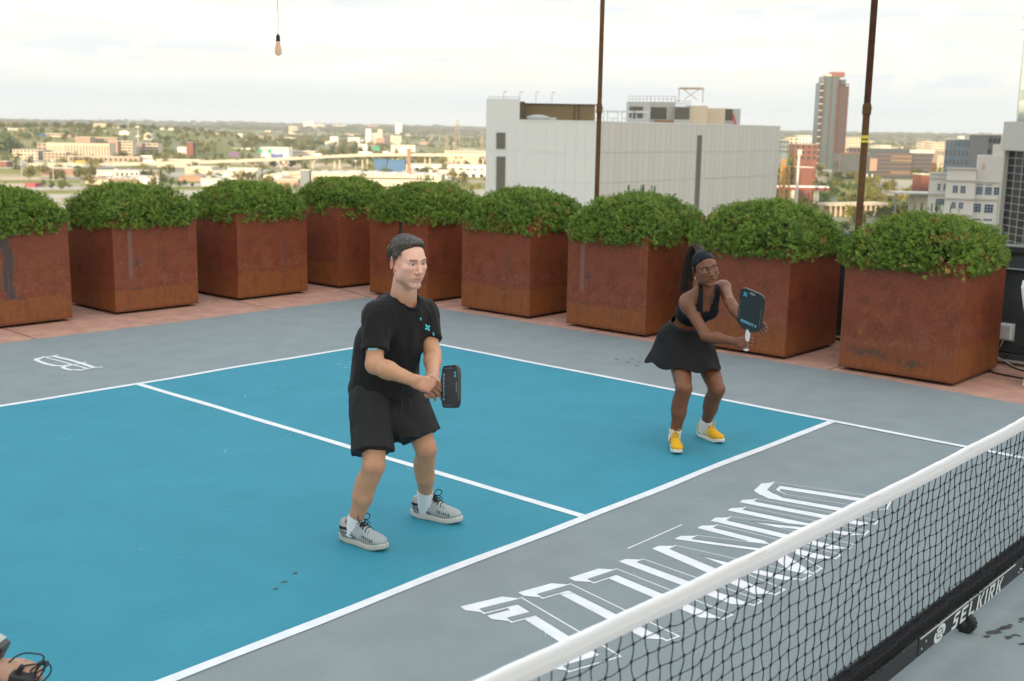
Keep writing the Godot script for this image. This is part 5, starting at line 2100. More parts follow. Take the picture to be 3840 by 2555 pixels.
	var sho := part("shorts", mb, shm, t, -own)
	for e in [[-0.018, 0.0], [0.02, 0.012]]:
		mb = MB.new()
		var o := Vector3(-0.875 + (e[0] as float), 0.745, -0.50)
		mb.tube(spline([o, o + Vector3(e[0] * 0.6, -0.03, 0.012), o + Vector3(e[0] * 1.1, -0.085 - (e[1] as float), 0.008)], 4), 0.0024, 5)
		part("drawstring", mb, mat(lin(0.03, 0.03, 0.03), 0.6), sho)
	# --- socks and shoes
	var white := mat(lin(0.78, 0.79, 0.80), 0.9)
	sock(t, anR + Vector3(0, -0.03, 0.005) - own, anR.lerp(knR, 0.20) - own, 0.043, 0.0405, white)
	sock(t, anL + Vector3(0, -0.03, 0.005) - own, anL.lerp(knL, 0.27) - own, 0.043, 0.0420, white)
	var sole := mat(lin(0.50, 0.49, 0.42), 0.7)
	var sole_pale := mat(lin(0.55, 0.55, 0.52), 0.7)
	var lace := mat(lin(0.012, 0.012, 0.012), 0.8)
	for e in [[anR, 0.13, sole], [anL, 0.30, sole_pale]]:
		var a0: Vector3 = e[0]
		var sx := Transform3D(Basis(Vector3.UP, e[1]), Vector3(a0.x, -0.010, a0.z + 0.01) - own)
		var si := sx.affine_inverse()
		var tone := func(p: Vector3, n: Vector3) -> Color:
			var q: Vector3 = si * p
			var c := Color(0.36, 0.40, 0.405)
			c = c.lerp(Color(0.27, 0.285, 0.285), smoothstep(0.05, 0.0, q.z) * 0.6)
			if q.y > 0.088 - 0.1 * q.z * 0.3 and q.z < 0.02:
				c = Color(0.40, 0.39, 0.37)
			if absf(q.y - 0.083) < 0.008 and q.z < 0.005:
				c = Color(0.012, 0.013, 0.016)
			# woven dark ticks along the flank and over the toes
			var band1 := absf(q.y - (0.060 - 0.25 * (q.z + 0.03))) < 0.011 and q.z > -0.06 and q.z < 0.045
			var band2 := absf(q.y - 0.056 + 0.1 * (q.z - 0.12)) < 0.0075 and q.z > 0.085 and q.z < 0.165
			if (band1 or band2) and fposmod(q.z * 75.0 + q.y * 25.0, 1.0) < 0.5:
				c = Color(0.02, 0.02, 0.022)
			return c
		var sh := shoe(t, sx, 0.322, tone, e[2], lace, mat(lin(0.03, 0.03, 0.035), 0.8))
		mb = MB.new()
		mb.box(sx * Transform3D(Basis(Vector3.RIGHT, -1.1), Vector3(0, 0.137, 0.034)), Vector3(0.022, 0.003, 0.012))
		part("red_tab", mb, mat(lin(0.42, 0.02, 0.05), 0.7), sh)
	# --- his paddle
	var axis := Vector3(-0.455, 0.225, 0.855).normalized()
	var pc := Vector3(-1.062, 0.918, 0.012) + step      # middle of the face
	var face_n := Vector3(-0.84, 0.05, -0.52)
	var pf := look_frame(pc - axis * 0.275, axis, face_n)
	pf = pf * Transform3D(Basis(Vector3.UP, PI if pf.basis.z.dot(face_n) < 0.0 else 0.0), Vector3.ZERO)
	paddle("black paddle with white grip held low and edge-on by the man", pf)


func eyes_at(t: Node3D, own: Vector3, hd: Transform3D, s: float, iris: Color, gaze: Vector3) -> void:
	var x := hd
	x.origin -= own
	eyes(t, x, s, iris, gaze)


func print_on(parent: Node3D, x: Transform3D, m: Material) -> void:
	var mb := MB.new()
	for k in 4:
		var b := Basis(Vector3.BACK, PI * 0.5 * k + 0.45)
		mb.box(Transform3D(x.basis * b, x * (b * Vector3(0.0105, 0, 0))), Vector3(0.0145, 0.009, 0.004))
	part("chest_emblem", mb, m, parent)
	for e in [["F", Vector3(-0.032, 0.045, 0)], ["E", Vector3(0.034, -0.035, -0.002)]]:
		var w := word(parent, e[0], Vector3.ZERO, 0.021, m.albedo_color, 0.004)
		w.transform = x.translated_local(e[1])


func woman() -> void:
	var t := thing("person", "woman in black halter top and flared skirt with yellow shoes, leaning forward with a paddle", "person", Vector3(1.74, 0, -0.42))
	var step := Vector3(-0.035, 0.008, 0.030)
	var own := t.position - step
	var front := Vector3(-0.395, 0, 0.917)
	var left := Vector3(0.917, 0, 0.395)
	var pel := Vector3(1.868, 0.715, -0.585)
	var waist := Vector3(1.848, 0.815, -0.555)
	var chest := Vector3(1.815, 0.955, -0.462)
	var neck := Vector3(1.785, 1.065, -0.392)
	var shR := Vector3(1.722, 0.985, -0.500)
	var shL := Vector3(1.945, 1.080, -0.350)
	var elR := Vector3(1.660, 0.783, -0.293)
	var wrR := Vector3(1.655, 0.772, -0.052)
	var elL := Vector3(1.770, 1.005, -0.185)
	var wrL := Vector3(1.705, 0.884, -0.030)
	var hipR := Vector3(1.788, 0.715, -0.615)
	var hipL := Vector3(1.944, 0.715, -0.548)
	var knR := Vector3(1.566, 0.425, -0.383)
	var knL := Vector3(1.793, 0.400, -0.267)
	var anR := Vector3(1.585, 0.077, -0.455)
	var anL := Vector3(1.945, 0.077, -0.445)
	var S := 0.98
	var hd := look_frame(Vector3(1.740, 1.212, -0.368), Vector3(-0.15, 0.97, -0.17), Vector3(-0.60, 0.05, 0.795))
	var f := Field.new()
	var up := (neck - waist).normalized()
	var cf := look_frame(chest, up, front)
	f.ell(pel, Vector3(0.150, 0.105, 0.110), 0.05, look_frame(Vector3.ZERO, Vector3(-0.1, 0.95, 0.25), front).basis)
	f.cap(pel + left * 0.06 - front * 0.05, pel - left * 0.06 - front * 0.05, 0.085, 0.085, 0.05)
	f.frame = cf
	f.ell(Vector3(0, -0.12, -0.005), Vector3(0.108, 0.10, 0.078), 0.06)
	f.ell(Vector3(0, 0.0, 0.0), Vector3(0.128, 0.13, 0.090), 0.06)
	f.ell(Vector3(-0.062, 0.004, 0.070), Vector3(0.058, 0.056, 0.046), 0.035)
	f.ell(Vector3(0.062, 0.004, 0.070), Vector3(0.058, 0.056, 0.046), 0.035)
	f.frame = Transform3D()
	f.cap(shR.lerp(neck, 0.15), neck, 0.036, 0.042, 0.045)
	f.cap(shL.lerp(neck, 0.15), neck, 0.036, 0.042, 0.045)
	f.cap(neck - up * 0.05, hd * Vector3(0, -0.03, -0.018), 0.052, 0.046, 0.03)
	for e in [-1.0, 1.0]:
		f.cap(neck + up * -0.02 + left * 0.035 * e + front * 0.035, (shR if e < 0.0 else shL) + front * 0.03 + up * 0.012, 0.010, 0.011, 0.02)
	f.cap(neck + up * -0.02 + front * 0.05 - left * 0.012, hd * Vector3(-0.045, -0.035, -0.005), 0.010, 0.012, 0.025)
	f.cap(neck + up * -0.02 + front * 0.05 + left * 0.012, hd * Vector3(0.045, -0.035, -0.005), 0.010, 0.012, 0.025)
	limb_arm(f, shR, elR, wrR, 0.86)
	limb_arm(f, shL, elL, wrL, 0.83)
	limb_leg(f, hipR, knR, anR, 0.98, front)
	limb_leg(f, hipL, knL, anL, 0.98, front)
	add_head(f, hd, S, 1.0)
	# fuller lips
	f.frame = hd
	f.cap(Vector3(-0.013, -0.0585, 0.089), Vector3(0.013, -0.0585, 0.089), 0.0048, 0.0048, 0.006)
	f.frame = Transform3D()
	var hr := look_frame(wrR, Vector3(-0.33, 0.10, 0.90), Vector3(-0.83, 0.12, -0.40))
	add_hand(f, hr, 1.0, -1.0, [[0.75, 1.45, 0.9, 0.02], [0.8, 1.5, 0.9, 0.0], [0.85, 1.5, 0.9, 0.0], [0.9, 1.5, 0.9, -0.03]],
		[Vector3(-0.45, 0.75, -0.6), Vector3(0.05, 0.5, -0.9), Vector3(0.3, 0.1, -0.9)], 0.168)
	var hl := look_frame(wrL, Vector3(0.24, 0.02, 0.95), Vector3(0.75, 0.35, -0.25))
	add_hand(f, hl, 1.0, 1.0, [[0.25, 0.25, 0.15, 0.06], [0.3, 0.3, 0.2, 0.0], [0.35, 0.35, 0.2, -0.03], [0.4, 0.4, 0.2, -0.1]],
		[Vector3(0.6, 0.7, -0.5), Vector3(0.3, 0.8, -0.5), Vector3(0.2, 0.9, -0.3)], 0.168)
	var inv := hd.affine_inverse()
	var pn := FastNoiseLite.new()
	pn.seed = 5
	pn.frequency = 12.0
	pn.fractal_octaves = 3
	var paint := func(p: Vector3, _n: Vector3) -> Color:
		var q: Vector3 = inv * p / S
		var v := pn.get_noise_3dv(p)
		var c := Color(0.190, 0.074, 0.034)
		if q.length() < 0.3:
			c = Color(0.185, 0.074, 0.035)
			var bx := absf(q.x)
			c = c.lerp(Color(0.175, 0.080, 0.042), 0.5 * smoothstep(0.04, 0.015, Vector3(q.x, q.y - 0.05, q.z - 0.08).length()))
			c = c.lerp(Color(0.165, 0.072, 0.036), 0.5 * smoothstep(0.03, 0.01, Vector3(bx - 0.04, q.y + 0.02, q.z - 0.07).length()))
			var wide := smoothstep(0.026, 0.021, bx) * smoothstep(0.080, 0.086, q.z)
			c = c.lerp(Color(0.24, 0.085, 0.068), smoothstep(-0.0640, -0.0660, q.y) * smoothstep(-0.0785, -0.0755, q.y) * wide * 0.95)
			c = c.lerp(Color(0.085, 0.034, 0.026), smoothstep(-0.0530, -0.0550, q.y) * smoothstep(-0.0640, -0.0620, q.y) * wide * 0.8)
			c = c.lerp(Color(0.02, 0.008, 0.007), smoothstep(0.0022, 0.001, absf(q.y + 0.0633)) * wide * 0.8)
			var brow := smoothstep(0.0045, 0.0025, absf(q.y - (0.0275 + 0.10 * (bx - 0.012) - 5.0 * pow(maxf(bx - 0.030, 0.0), 2.0)))) * smoothstep(0.011, 0.016, bx) * smoothstep(0.052, 0.046, bx) * smoothstep(0.05, 0.06, q.z)
			c = c.lerp(Color(0.018, 0.010, 0.008), brow * 0.8)
			c = c.lerp(Color(0.02, 0.01, 0.008), smoothstep(0.0035, 0.001, absf(Vector2((bx - 0.0312) * 0.45, q.y - 0.0082).length() - 0.0080)) * smoothstep(0.07, 0.08, q.z) * (0.6 if q.y > 0.008 else 0.12))
		else:
			var tip: float = minf(p.distance_to(hl * Vector3(0, 0.15, -0.03)), 1.0)
			c = c.lerp(Color(0.30, 0.16, 0.11), 0.6 * smoothstep(0.03, 0.012, tip))
		return c * (1.0 + 0.13 * v)
	var mb := MB.new()
	var head_box := AABB(hd.origin - Vector3(0.125, 0.135, 0.135), Vector3(0.25, 0.29, 0.27))
	var hand_box := AABB(Vector3(1.535, 0.70, -0.058), Vector3(0.32, 0.27, 0.22))
	f.skin(mb, Vector3(1.44, 0.06, -0.86), Vector3(2.10, 1.18, 0.0), 0.0095, paint, [head_box.grow(-0.006), hand_box.grow(-0.006)])
	f.skin(mb, head_box.position, head_box.end, 0.0034, paint)
	f.skin(mb, hand_box.position, hand_box.end, 0.0038, paint)
	part("body", mb, skin_mat(0.42), t, -own)
	eyes_at(t, own, hd, S, lin(0.035, 0.016, 0.010), Vector3(0.10, 0.0, 1))
	# --- hair drawn back tight into a pony tail
	var h := Field.new()
	h.frame = hd
	h.ell(Vector3(0, 0.036, -0.015) * S, Vector3(0.0790, 0.0940, 0.1005) * S, 0.01)
	h.ell(Vector3(0, 0.034, 0.028) * S, Vector3(0.0665, 0.0720, 0.064) * S, 0.02)
	h.plane(Vector3(0, 0.078, 0.078), Vector3(0.0, -0.72, 0.69), 0.012)
	h.plane(Vector3(-0.060, 0.045, 0.045), Vector3(-0.75, -0.30, 0.62), 0.012)
	h.plane(Vector3(0.060, 0.045, 0.045), Vector3(0.75, -0.30, 0.62), 0.012)
	h.plane(Vector3(0, -0.02, -0.01), Vector3(0, -0.9, 0.45), 0.012)
	h.frame = Transform3D()
	h.wrinkle = FastNoiseLite.new()
	h.wrinkle.frequency = 70.0
	h.wrinkle.fractal_octaves = 2
	h.fold = 0.0012
	h.stretch = Vector3(1.0, 0.5, 0.6)
	var strand := FastNoiseLite.new()
	strand.seed = 9
	strand.frequency = 150.0
	mb = MB.new()
	var tie := hd * (Vector3(-0.004, 0.112, -0.062) * S)
	var hair_paint := func(p: Vector3, _n: Vector3) -> Color:
		# combed towards the tie
		var d := p - tie
		var an := atan2(d.dot(hd.basis.x), d.dot(hd.basis.z) + 1e-4)
		var v := strand.get_noise_2d(an * 0.22, d.length() * 0.05)
		return Color(0.005, 0.006, 0.008).lerp(Color(0.020, 0.027, 0.038), smoothstep(0.05, 0.5, v))
	h.skin(mb, head_box.position, head_box.end + Vector3(0, 0.02, 0), 0.0036, hair_paint)
	var hm := vmat(0.52, 0.3)
	var cap_hair := part("hair", mb, hm, t, -own)
	mb = MB.new()
	var rng := RandomNumberGenerator.new()
	rng.seed = 2
	for k in 260:
		var th := rng.randf_range(-1.0, 1.0) * 2.3
		var from := Vector3(sin(th) * 0.079, lerpf(0.104, 0.012, pow(absf(th) / 2.3, 0.75)) - (0.018 if absf(th) < 0.5 else 0.0), cos(th) * 0.096 - 0.012)
		var to := inv * tie
		var pts0 := []
		for i in 6:
			var m := from.lerp(to, i / 5.0) - Vector3(0, 0.036, -0.015)
			var e := Vector3(m.x / 0.0795, m.y / 0.0945, m.z / 0.101)
			m = m / maxf(e.length(), 0.2) * 1.006
			pts0.append(hd * ((m + Vector3(0, 0.036, -0.015)) * S))
		mb.col = Color(0.003, 0.004, 0.005).lerp(Color(0.026, 0.034, 0.046), pow(rng.randf(), 2.5))
		mb.tube(spline(pts0, 2), 0.0010, 4, false)
	var path := [tie, Vector3(1.838, 1.346, -0.494), Vector3(1.862, 1.336, -0.545), Vector3(1.872, 1.284, -0.568), Vector3(1.876, 1.210, -0.582), Vector3(1.866, 1.130, -0.592), Vector3(1.828, 1.040, -0.578)]
	for k in 90:
		var o := Vector3(rng.randfn(0, 1), rng.randfn(0, 0.6), rng.randfn(0, 1))
		var pts := []
		for i in path.size():
			var w: float = [0.006, 0.010, 0.013, 0.015, 0.017, 0.018, 0.016][i]
			pts.append((path[i] as Vector3) + o * w)
		if rng.randf() < 0.3:
			pts[-1] = pts[-1] + Vector3(rng.randf_range(-0.02, 0.02), rng.randf_range(-0.05, 0.03), rng.randf_range(-0.03, 0.03))
		mb.col = Color(0.010, 0.009, 0.010).lerp(Color(0.042, 0.030, 0.024), rng.randf())
		var sp := spline(pts, 3)
		var rad := PackedFloat32Array()
		for i in sp.size():
			rad.append(lerpf(0.0042, 0.0012, float(i) / sp.size()))
		mb.tube(sp, rad, 5)
	mb.col = Color(0.10, 0.042, 0.022)
	for k in 40:     # flyaway hairs that catch the light
		var a := Vector3(rng.randf_range(-0.03, 0.035), rng.randf_range(-0.01, 0.02), rng.randf_range(-0.03, 0.03))
		var b := (path[2] as Vector3) + Vector3(rng.randf_range(-0.06, 0.03), rng.randf_range(-0.02, 0.018), rng.randf_range(-0.05, 0.02))
		mb.tube(spline([tie + a * 0.5, (path[1] as Vector3) + a, b, b + Vector3(0.0, -0.04, -0.03)], 3), 0.0006, 3, false)
	part("pony_tail", mb, hm, cap_hair)
	# earrings
	for e in [-1.0, 1.0]:
		mb = MB.new()
		var c: Vector3 = hd * (Vector3(0.080 * e, -0.043, -0.002) * S)
		var pts2 := PackedVector3Array()
		for k in 15:
			var an := TAU * k / 14.0
			pts2.append(c + hd.basis * Vector3(0.004 * cos(an) * e, sin(an) * 0.0105, cos(an) * 0.0095))
		mb.tube(pts2, 0.0022, 6, false)
		part("hoop_earring", mb, mat(lin(0.75, 0.75, 0.74), 0.18, 0.9), t, -own)
	# --- halter top
	var s := Field.new()
	s.frame = cf
	s.ell(Vector3(0, -0.10, -0.005), Vector3(0.117, 0.105, 0.087), 0.06)
	s.ell(Vector3(0, 0.0, 0.0), Vector3(0.1335, 0.133, 0.0955), 0.06)
	s.ell(Vector3(-0.062, 0.002, 0.072), Vector3(0.063, 0.061, 0.049), 0.035)
	s.ell(Vector3(0.062, 0.002, 0.072), Vector3(0.063, 0.061, 0.049), 0.035)
	s.plane(Vector3(0, -0.128, 0), Vector3(0, -1, -0.12), 0.004)
	s.plane(Vector3(0, 0.036, 0.0), Vector3(0, 1, -0.55), 0.004)
	s.cap(Vector3(0, 0.052, 0.13), Vector3(0, 0.15, 0.06), 0.040, 0.055, 0.01, Field.CUT)
	s.cap(Vector3(-0.15, 0.045, 0.035), Vector3(-0.12, 0.15, 0.04), 0.055, 0.07, 0.01, Field.CUT)
	s.cap(Vector3(0.15, 0.045, 0.035), Vector3(0.12, 0.15, 0.04), 0.055, 0.07, 0.01, Field.CUT)
	s.frame = Transform3D()
	s.wrinkle = FastNoiseLite.new()
	s.wrinkle.frequency = 14.0
	s.fold = 0.003
	var black_paint := func(_p: Vector3, _n: Vector3) -> Color: return Color(0.0105, 0.0115, 0.0135)
	mb = MB.new()
	s.skin(mb, Vector3(1.60, 0.76, -0.66), Vector3(2.04, 1.14, -0.22), 0.0045, black_paint)
	var cloth := vmat(0.75, 0.35)
	var top := part("halter_top", mb, cloth, t, -own)
	for e in [-1.0, 1.0]:
		mb = MB.new()
		var pts3 := spline([cf * Vector3(0.060 * e, 0.030, 0.110), cf * Vector3(0.062 * e, 0.070, 0.094), neck + left * 0.068 * e + front * 0.036 + up * 0.022, neck + left * 0.060 * e + front * -0.012 + up * 0.052, neck + left * 0.03 * e - front * 0.045 + up * 0.05, neck - front * 0.055 + up * 0.045], 4)
		var rad3 := PackedFloat32Array()
		for i in pts3.size():
			rad3.append(lerpf(0.030, 0.012, smoothstep(0.0, 0.6, float(i) / pts3.size())))
		mb.col = Color(0.0105, 0.0115, 0.0135)
		mb.tube(pts3, rad3, 10, true, 0.32, left * e + front * 0.1)
		part("strap", mb, cloth, top)
	# --- flared skirt: waistband and godets
	mb = MB.new()
	mb.col = Color(0.0125, 0.0125, 0.0145)
	var rings := []
	var N := 72
	var levels := [
		[waist + Vector3(0.000, 0.002, -0.004), Vector3(-0.16, 0.90, 0.40), 0.118, 0.093, 0.0],
		[waist + Vector3(0.004, -0.030, -0.016), Vector3(-0.15, 0.90, 0.38), 0.134, 0.108, 0.0],
		[pel + Vector3(-0.004, 0.010, -0.004), Vector3(-0.10, 0.95, 0.26), 0.188, 0.172, 0.0],
		[pel + Vector3(-0.012, -0.045, 0.000), Vector3(-0.06, 0.98, 0.15), 0.196, 0.200, 0.012],
		[Vector3(1.818, 0.600, -0.565), Vector3(0.0, 1.0, 0.06), 0.212, 0.240, 0.025],
		[Vector3(1.800, 0.536, -0.560), Vector3(0.03, 1.0, 0.0), 0.236, 0.292, 0.045],
		[Vector3(1.800, 0.537, -0.560), Vector3(0.03, 1.0, 0.0), 0.230, 0.286, 0.045],
		[Vector3(1.818, 0.600, -0.565), Vector3(0.0, 1.0, 0.06), 0.212, 0.240, 0.025],
	]
	var all := PackedInt32Array(range(f.kind.size()))
	for li in levels.size() - 1:
		for sub in (4 if li < 5 else 1):
			var m := sub / 4.0
			var l: Array = levels[li]
			var l2: Array = levels[li + 1]
			var fr := look_frame((l[0] as Vector3).lerp(l2[0], m), (l[1] as Vector3).lerp(l2[1], m), front)
			var wob: float = lerpf(l[4], l2[4], m)
			var grow := PackedFloat32Array()
			for k in N:
				var an := TAU * k / N
				var wv: float = 1.0 + wob * (sin(an * 7.0 + 0.6) + 0.5 * sin(an * 4.0 + 2.0))
				# the cloth lies over the body wherever it would cut into it
				for tries in 40:
					if f.at(fr * Vector3(cos(an) * lerpf(l[2], l2[2], m) * wv, 0, sin(an) * lerpf(l[3], l2[3], m) * wv), all) > 0.009:
						break
					wv += 0.02
				grow.append(wv)
			for pass_ in 2:
				var soft := grow.duplicate()
				for k in N:
					soft[k] = maxf(grow[k], (grow[(k + 1) % N] + grow[(k + N - 1) % N]) * 0.5)
				grow = soft
			var ring := []
			for k in N:
				var an2 := TAU * k / N
				ring.append(fr * Vector3(cos(an2) * lerpf(l[2], l2[2], m) * grow[k], -wob * 0.28 * sin(an2 * 7.0 + 1.4), sin(an2) * lerpf(l[3], l2[3], m) * grow[k]))
			rings.append(ring)
	ring_loft(mb, rings)
	var skirt := part("skirt", mb, vmat(0.8, 0.3), t, -own)
	mb = MB.new()
	var fr2 := look_frame(waist + Vector3(0.002, -0.012, -0.010), Vector3(-0.16, 0.90, 0.40), front)
	var band := PackedVector3Array()
	for k in 49:
		var an3 := TAU * k / 48.0
		band.append(fr2 * Vector3(cos(an3) * 0.126, 0, sin(an3) * 0.101))
	mb.tube(band, 0.019, 8, false, 0.22, fr2.basis.y)
	part("waistband", mb, mat(lin(0.013, 0.013, 0.015), 0.8), skirt)
	for k in [6, 14, 22, 29]:
		mb = MB.new()
		var seam := PackedVector3Array()
		for i in range(3, 20):
			seam.append((rings[i][k] as Vector3) + ((rings[i][k] as Vector3) - waist.lerp(pel, 1.5)).normalized() * Vector3(1, 0.2, 1) * 0.0014)
		mb.tube(seam, 0.0014, 4, false)
		part("seam", mb, mat(lin(0.006, 0.006, 0.007), 0.8), skirt)
	# --- socks, shoes
	var white := mat(lin(0.78, 0.80, 0.80), 0.9)
	sock(t, anR + Vector3(0, -0.03, 0.0) - own, anR.lerp(knR, 0.15) - own, 0.040, 0.0395, white)
	sock(t, anL + Vector3(0, -0.03, 0.0) - own, anL.lerp(knL, 0.23) - own, 0.040, 0.0385, white)
	for e in [[anR, -0.86, false], [anL, -0.30, true]]:
		var a0: Vector3 = e[0]
		var pale: bool = e[2]
		var sx := Transform3D(Basis(Vector3.UP, e[1]), Vector3(a0.x, 0.001, a0.z) + Basis(Vector3.UP, e[1]) * Vector3(0, 0, 0.012) - own)
		var si := sx.affine_inverse()
		var tone := func(p: Vector3, _n: Vector3) -> Color:
			var q: Vector3 = si * p
			var c := Color(0.74, 0.40, 0.02)
			var creamy := smoothstep(0.05, 0.0, q.z - (0.035 if pale else -0.02)) * (1.0 if pale else 0.55)
			c = c.lerp(Color(0.62, 0.56, 0.33), creamy)
			if q.z < -0.03 and q.y > 0.06:
				c = c.lerp(Color(0.66, 0.38, 0.05), 0.7)
			if not pale and q.x < -0.028 and q.y < 0.078 and q.y > 0.036:
				var w := fposmod((q.z - 0.35 * q.y) * 52.0, 1.0)
				if q.z > -0.005 and q.z < 0.062 and w < 0.42:
					c = Color(0.015, 0.015, 0.015)
			return c
		shoe(t, sx, 0.272, tone, mat(lin(0.72, 0.72, 0.68), 0.6), mat(lin(0.66, 0.44, 0.06), 0.8), mat(lin(0.66, 0.38, 0.03), 0.8))
	# --- her wrist band
	mb = MB.new()
	var wd := (wrL - elL).normalized()
	mb.tube(PackedVector3Array([wrL - wd * 0.030, wrL - wd * 0.012]), 0.0262, 14)
	part("wrist_band", mb, mat(lin(0.20, 0.13, 0.05), 0.3, 0.8), t, -own)
	# --- her paddle
	var axis := Vector3(-0.1835, 0.9635, 0.183).normalized()
	var pf := look_frame(Vector3(1.650, 0.731, 0.020) + step, axis, Vector3(-0.972, -0.151, -0.181))
	paddle("black paddle with white grip held upright by the woman, its blue print readable", pf)


# ---------------------------------------------------------------- the photographer who kneels at the left, only his wrist and gear in the picture
func photographer() -> void:
	var t := thing("person", "kneeling person whose bare forearm enters at the bottom left corner", "person", Vector3(-3.78, 0, 0.0))
	var own := t.position
	var f := Field.new()
	var hip := Vector3(-3.86, 0.42, -0.10)
	var chest := Vector3(-3.78, 0.74, 0.02)
	var neck := Vector3(-3.74, 0.92, 0.06)
	var fwd := Vector3(0.5, 0, 0.86)
	var hd := look_frame(Vector3(-3.70, 1.06, 0.10), Vector3(0.1, 1, 0.1), fwd)
	var shA := Vector3(-3.60, 0.84, -0.06)
	var shB := Vector3(-3.86, 0.84, 0.20)
	var elA := Vector3(-3.52, 0.60, 0.14)
	var wrA := Vector3(-3.425, 0.470, 0.418)
	f.ell(hip, Vector3(0.16, 0.12, 0.13), 0.05)
	f.ell(hip.lerp(chest, 0.5), Vector3(0.15, 0.16, 0.12), 0.06)
	f.ell(chest, Vector3(0.17, 0.15, 0.13), 0.06)
	f.cap(shA, shB, 0.06, 0.06, 0.06)
	f.cap(neck, hd.origin, 0.06, 0.055, 0.03)
	limb_arm(f, shA, elA, wrA, 1.0)
	limb_arm(f, shB, Vector3(-3.76, 0.62, 0.34), Vector3(-3.58, 0.58, 0.44), 1.0)
	limb_leg(f, hip + Vector3(-0.06, -0.03, 0.06), Vector3(-3.62, 0.40, 0.24), Vector3(-3.66, 0.08, 0.26), 1.0, fwd)
	limb_leg(f, hip + Vector3(0.08, -0.03, -0.06), Vector3(-3.62, 0.07, 0.02), Vector3(-3.86, 0.07, -0.34), 1.0, fwd)
	add_head(f, hd, 1.0, 0.0)
	var hand := look_frame(wrA, Vector3(0.45, -0.15, 0.55), Vector3(-0.6, 0.7, 0.4))
	add_hand(f, hand, 1.0, -1.0, [[0.9, 1.2, 0.6, 0.0], [0.9, 1.2, 0.6, 0.0], [0.9, 1.2, 0.6, 0.0], [0.9, 1.2, 0.6, 0.0]], [Vector3(-0.5, 0.8, -0.4), Vector3(0, 0.8, -0.6), Vector3(0, 0.8, -0.6)])
	var inv := hd.affine_inverse()
	var paint := func(p: Vector3, _n: Vector3) -> Color:
		var q: Vector3 = inv * p
		if q.y > 0.05 or (q.y > -0.06 and q.z < 0.02 and q.y > -0.2):
			return Color(0.03, 0.022, 0.016)
		return Color(0.46, 0.29, 0.20)
	var mb := MB.new()
	f.skin(mb, Vector3(-4.12, 0.0, -0.52), Vector3(-3.26, 1.24, 0.62), 0.0125, paint)
	part("body", mb, skin_mat(0.5), t, -own)
	var s := Field.new()
	s.ell(hip.lerp(chest, 0.4), Vector3(0.175, 0.19, 0.15), 0.06)
	s.ell(chest, Vector3(0.19, 0.17, 0.15), 0.06)
	s.cap(shA, shB, 0.075, 0.075, 0.06)
	s.cap(shA, shA.lerp(elA, 0.7), 0.075, 0.072, 0.03, Field.CONE)
	s.cap(shB, shB.lerp(Vector3(-3.76, 0.62, 0.34), 0.7), 0.075, 0.072, 0.03, Field.CONE)
	s.cap(neck + Vector3(0, 0.01, 0), hd.origin, 0.068, 0.08, 0.01, Field.CUT)
	mb = MB.new()
	s.skin(mb, Vector3(-4.12, 0.3, -0.32), Vector3(-3.40, 1.06, 0.46), 0.014, func(_p: Vector3, _n: Vector3) -> Color: return Color(0.02, 0.02, 0.022))
	part("shirt", mb, vmat(0.9), t, -own)
	var g := Field.new()
	g.ell(hip, Vector3(0.175, 0.13, 0.145), 0.05)
	g.cap(hip + Vector3(-0.06, -0.03, 0.06), Vector3(-3.62, 0.40, 0.24), 0.10, 0.075, 0.03)
	g.cap(Vector3(-3.62, 0.40, 0.24), Vector3(-3.66, 0.08, 0.26), 0.075, 0.065, 0.03, Field.CONE)
	g.cap(hip + Vector3(0.08, -0.03, -0.06), Vector3(-3.62, 0.09, 0.02), 0.10, 0.08, 0.03)
	g.cap(Vector3(-3.62, 0.09, 0.02), Vector3(-3.86, 0.08, -0.34), 0.075, 0.065, 0.03, Field.CONE)
	mb = MB.new()
	g.skin(mb, Vector3(-4.12, 0.0, -0.5), Vector3(-3.44, 0.62, 0.42), 0.014, func(_p: Vector3, _n: Vector3) -> Color: return Color(0.03, 0.03, 0.035))
	part("trousers", mb, vmat(0.9), t, -own)
	# his camera rig: a grey box with a blue plug, a black pack on the wrist, coiled lead
	var c := thing("camera_rig", "dark grey camera box with vents and a red button at the bottom left corner", "camera", Vector3(-3.425, 0.53, 0.415))
	var fr := look_frame(Vector3(-0.004, -0.004, -0.004), Vector3(0.30, 0.86, 0.36), Vector3(-0.60, 0.35, 0.65))
	mb = MB.new()
	mb.bevel(fr, Vector3(0.055, 0.088, 0.055), 0.005)
	part("housing", mb, mat(lin(0.055, 0.057, 0.062), 0.5), c)
	mb = MB.new()
	mb.bevel(fr * at3(-0.008, 0.046, 0.0), Vector3(0.034, 0.006, 0.05), 0.002)
	part("top_plate", mb, mat(lin(0.40, 0.44, 0.40), 0.4), c)
	mb = MB.new()
	mb.lathe(fr * Transform3D(Basis(Vector3.RIGHT, PI * 0.5), Vector3(0.008, 0.022, 0.0285)), PackedVector2Array([Vector2(0.0045, -0.001), Vector2(0.0045, 0.001), Vector2(0, 0.0015)]), 12)
	part("button", mb, mat(lin(0.5, 0.25, 0.24), 0.4), c)
	for k in 5:
		mb = MB.new()
		mb.box(fr * at3(0.0255, 0.036 - k * 0.0055, 0.0262), Vector3(0.006, 0.0028, 0.006))
		part("vent", mb, M.rubber, c)
	mb = MB.new()
	mb.tube(PackedVector3Array([fr * Vector3(0.012, -0.045, 0.012), fr * Vector3(0.004, -0.078, 0.010)]), 0.009, 10)
	part("blue_plug", mb, mat(lin(0.01, 0.16, 0.55), 0.4), c)
	var k2 := thing("battery_pack", "black battery pack with a plug at the bottom edge beside the coiled lead", "battery", Vector3(-3.385, 0.450, 0.494))
	mb = MB.new()
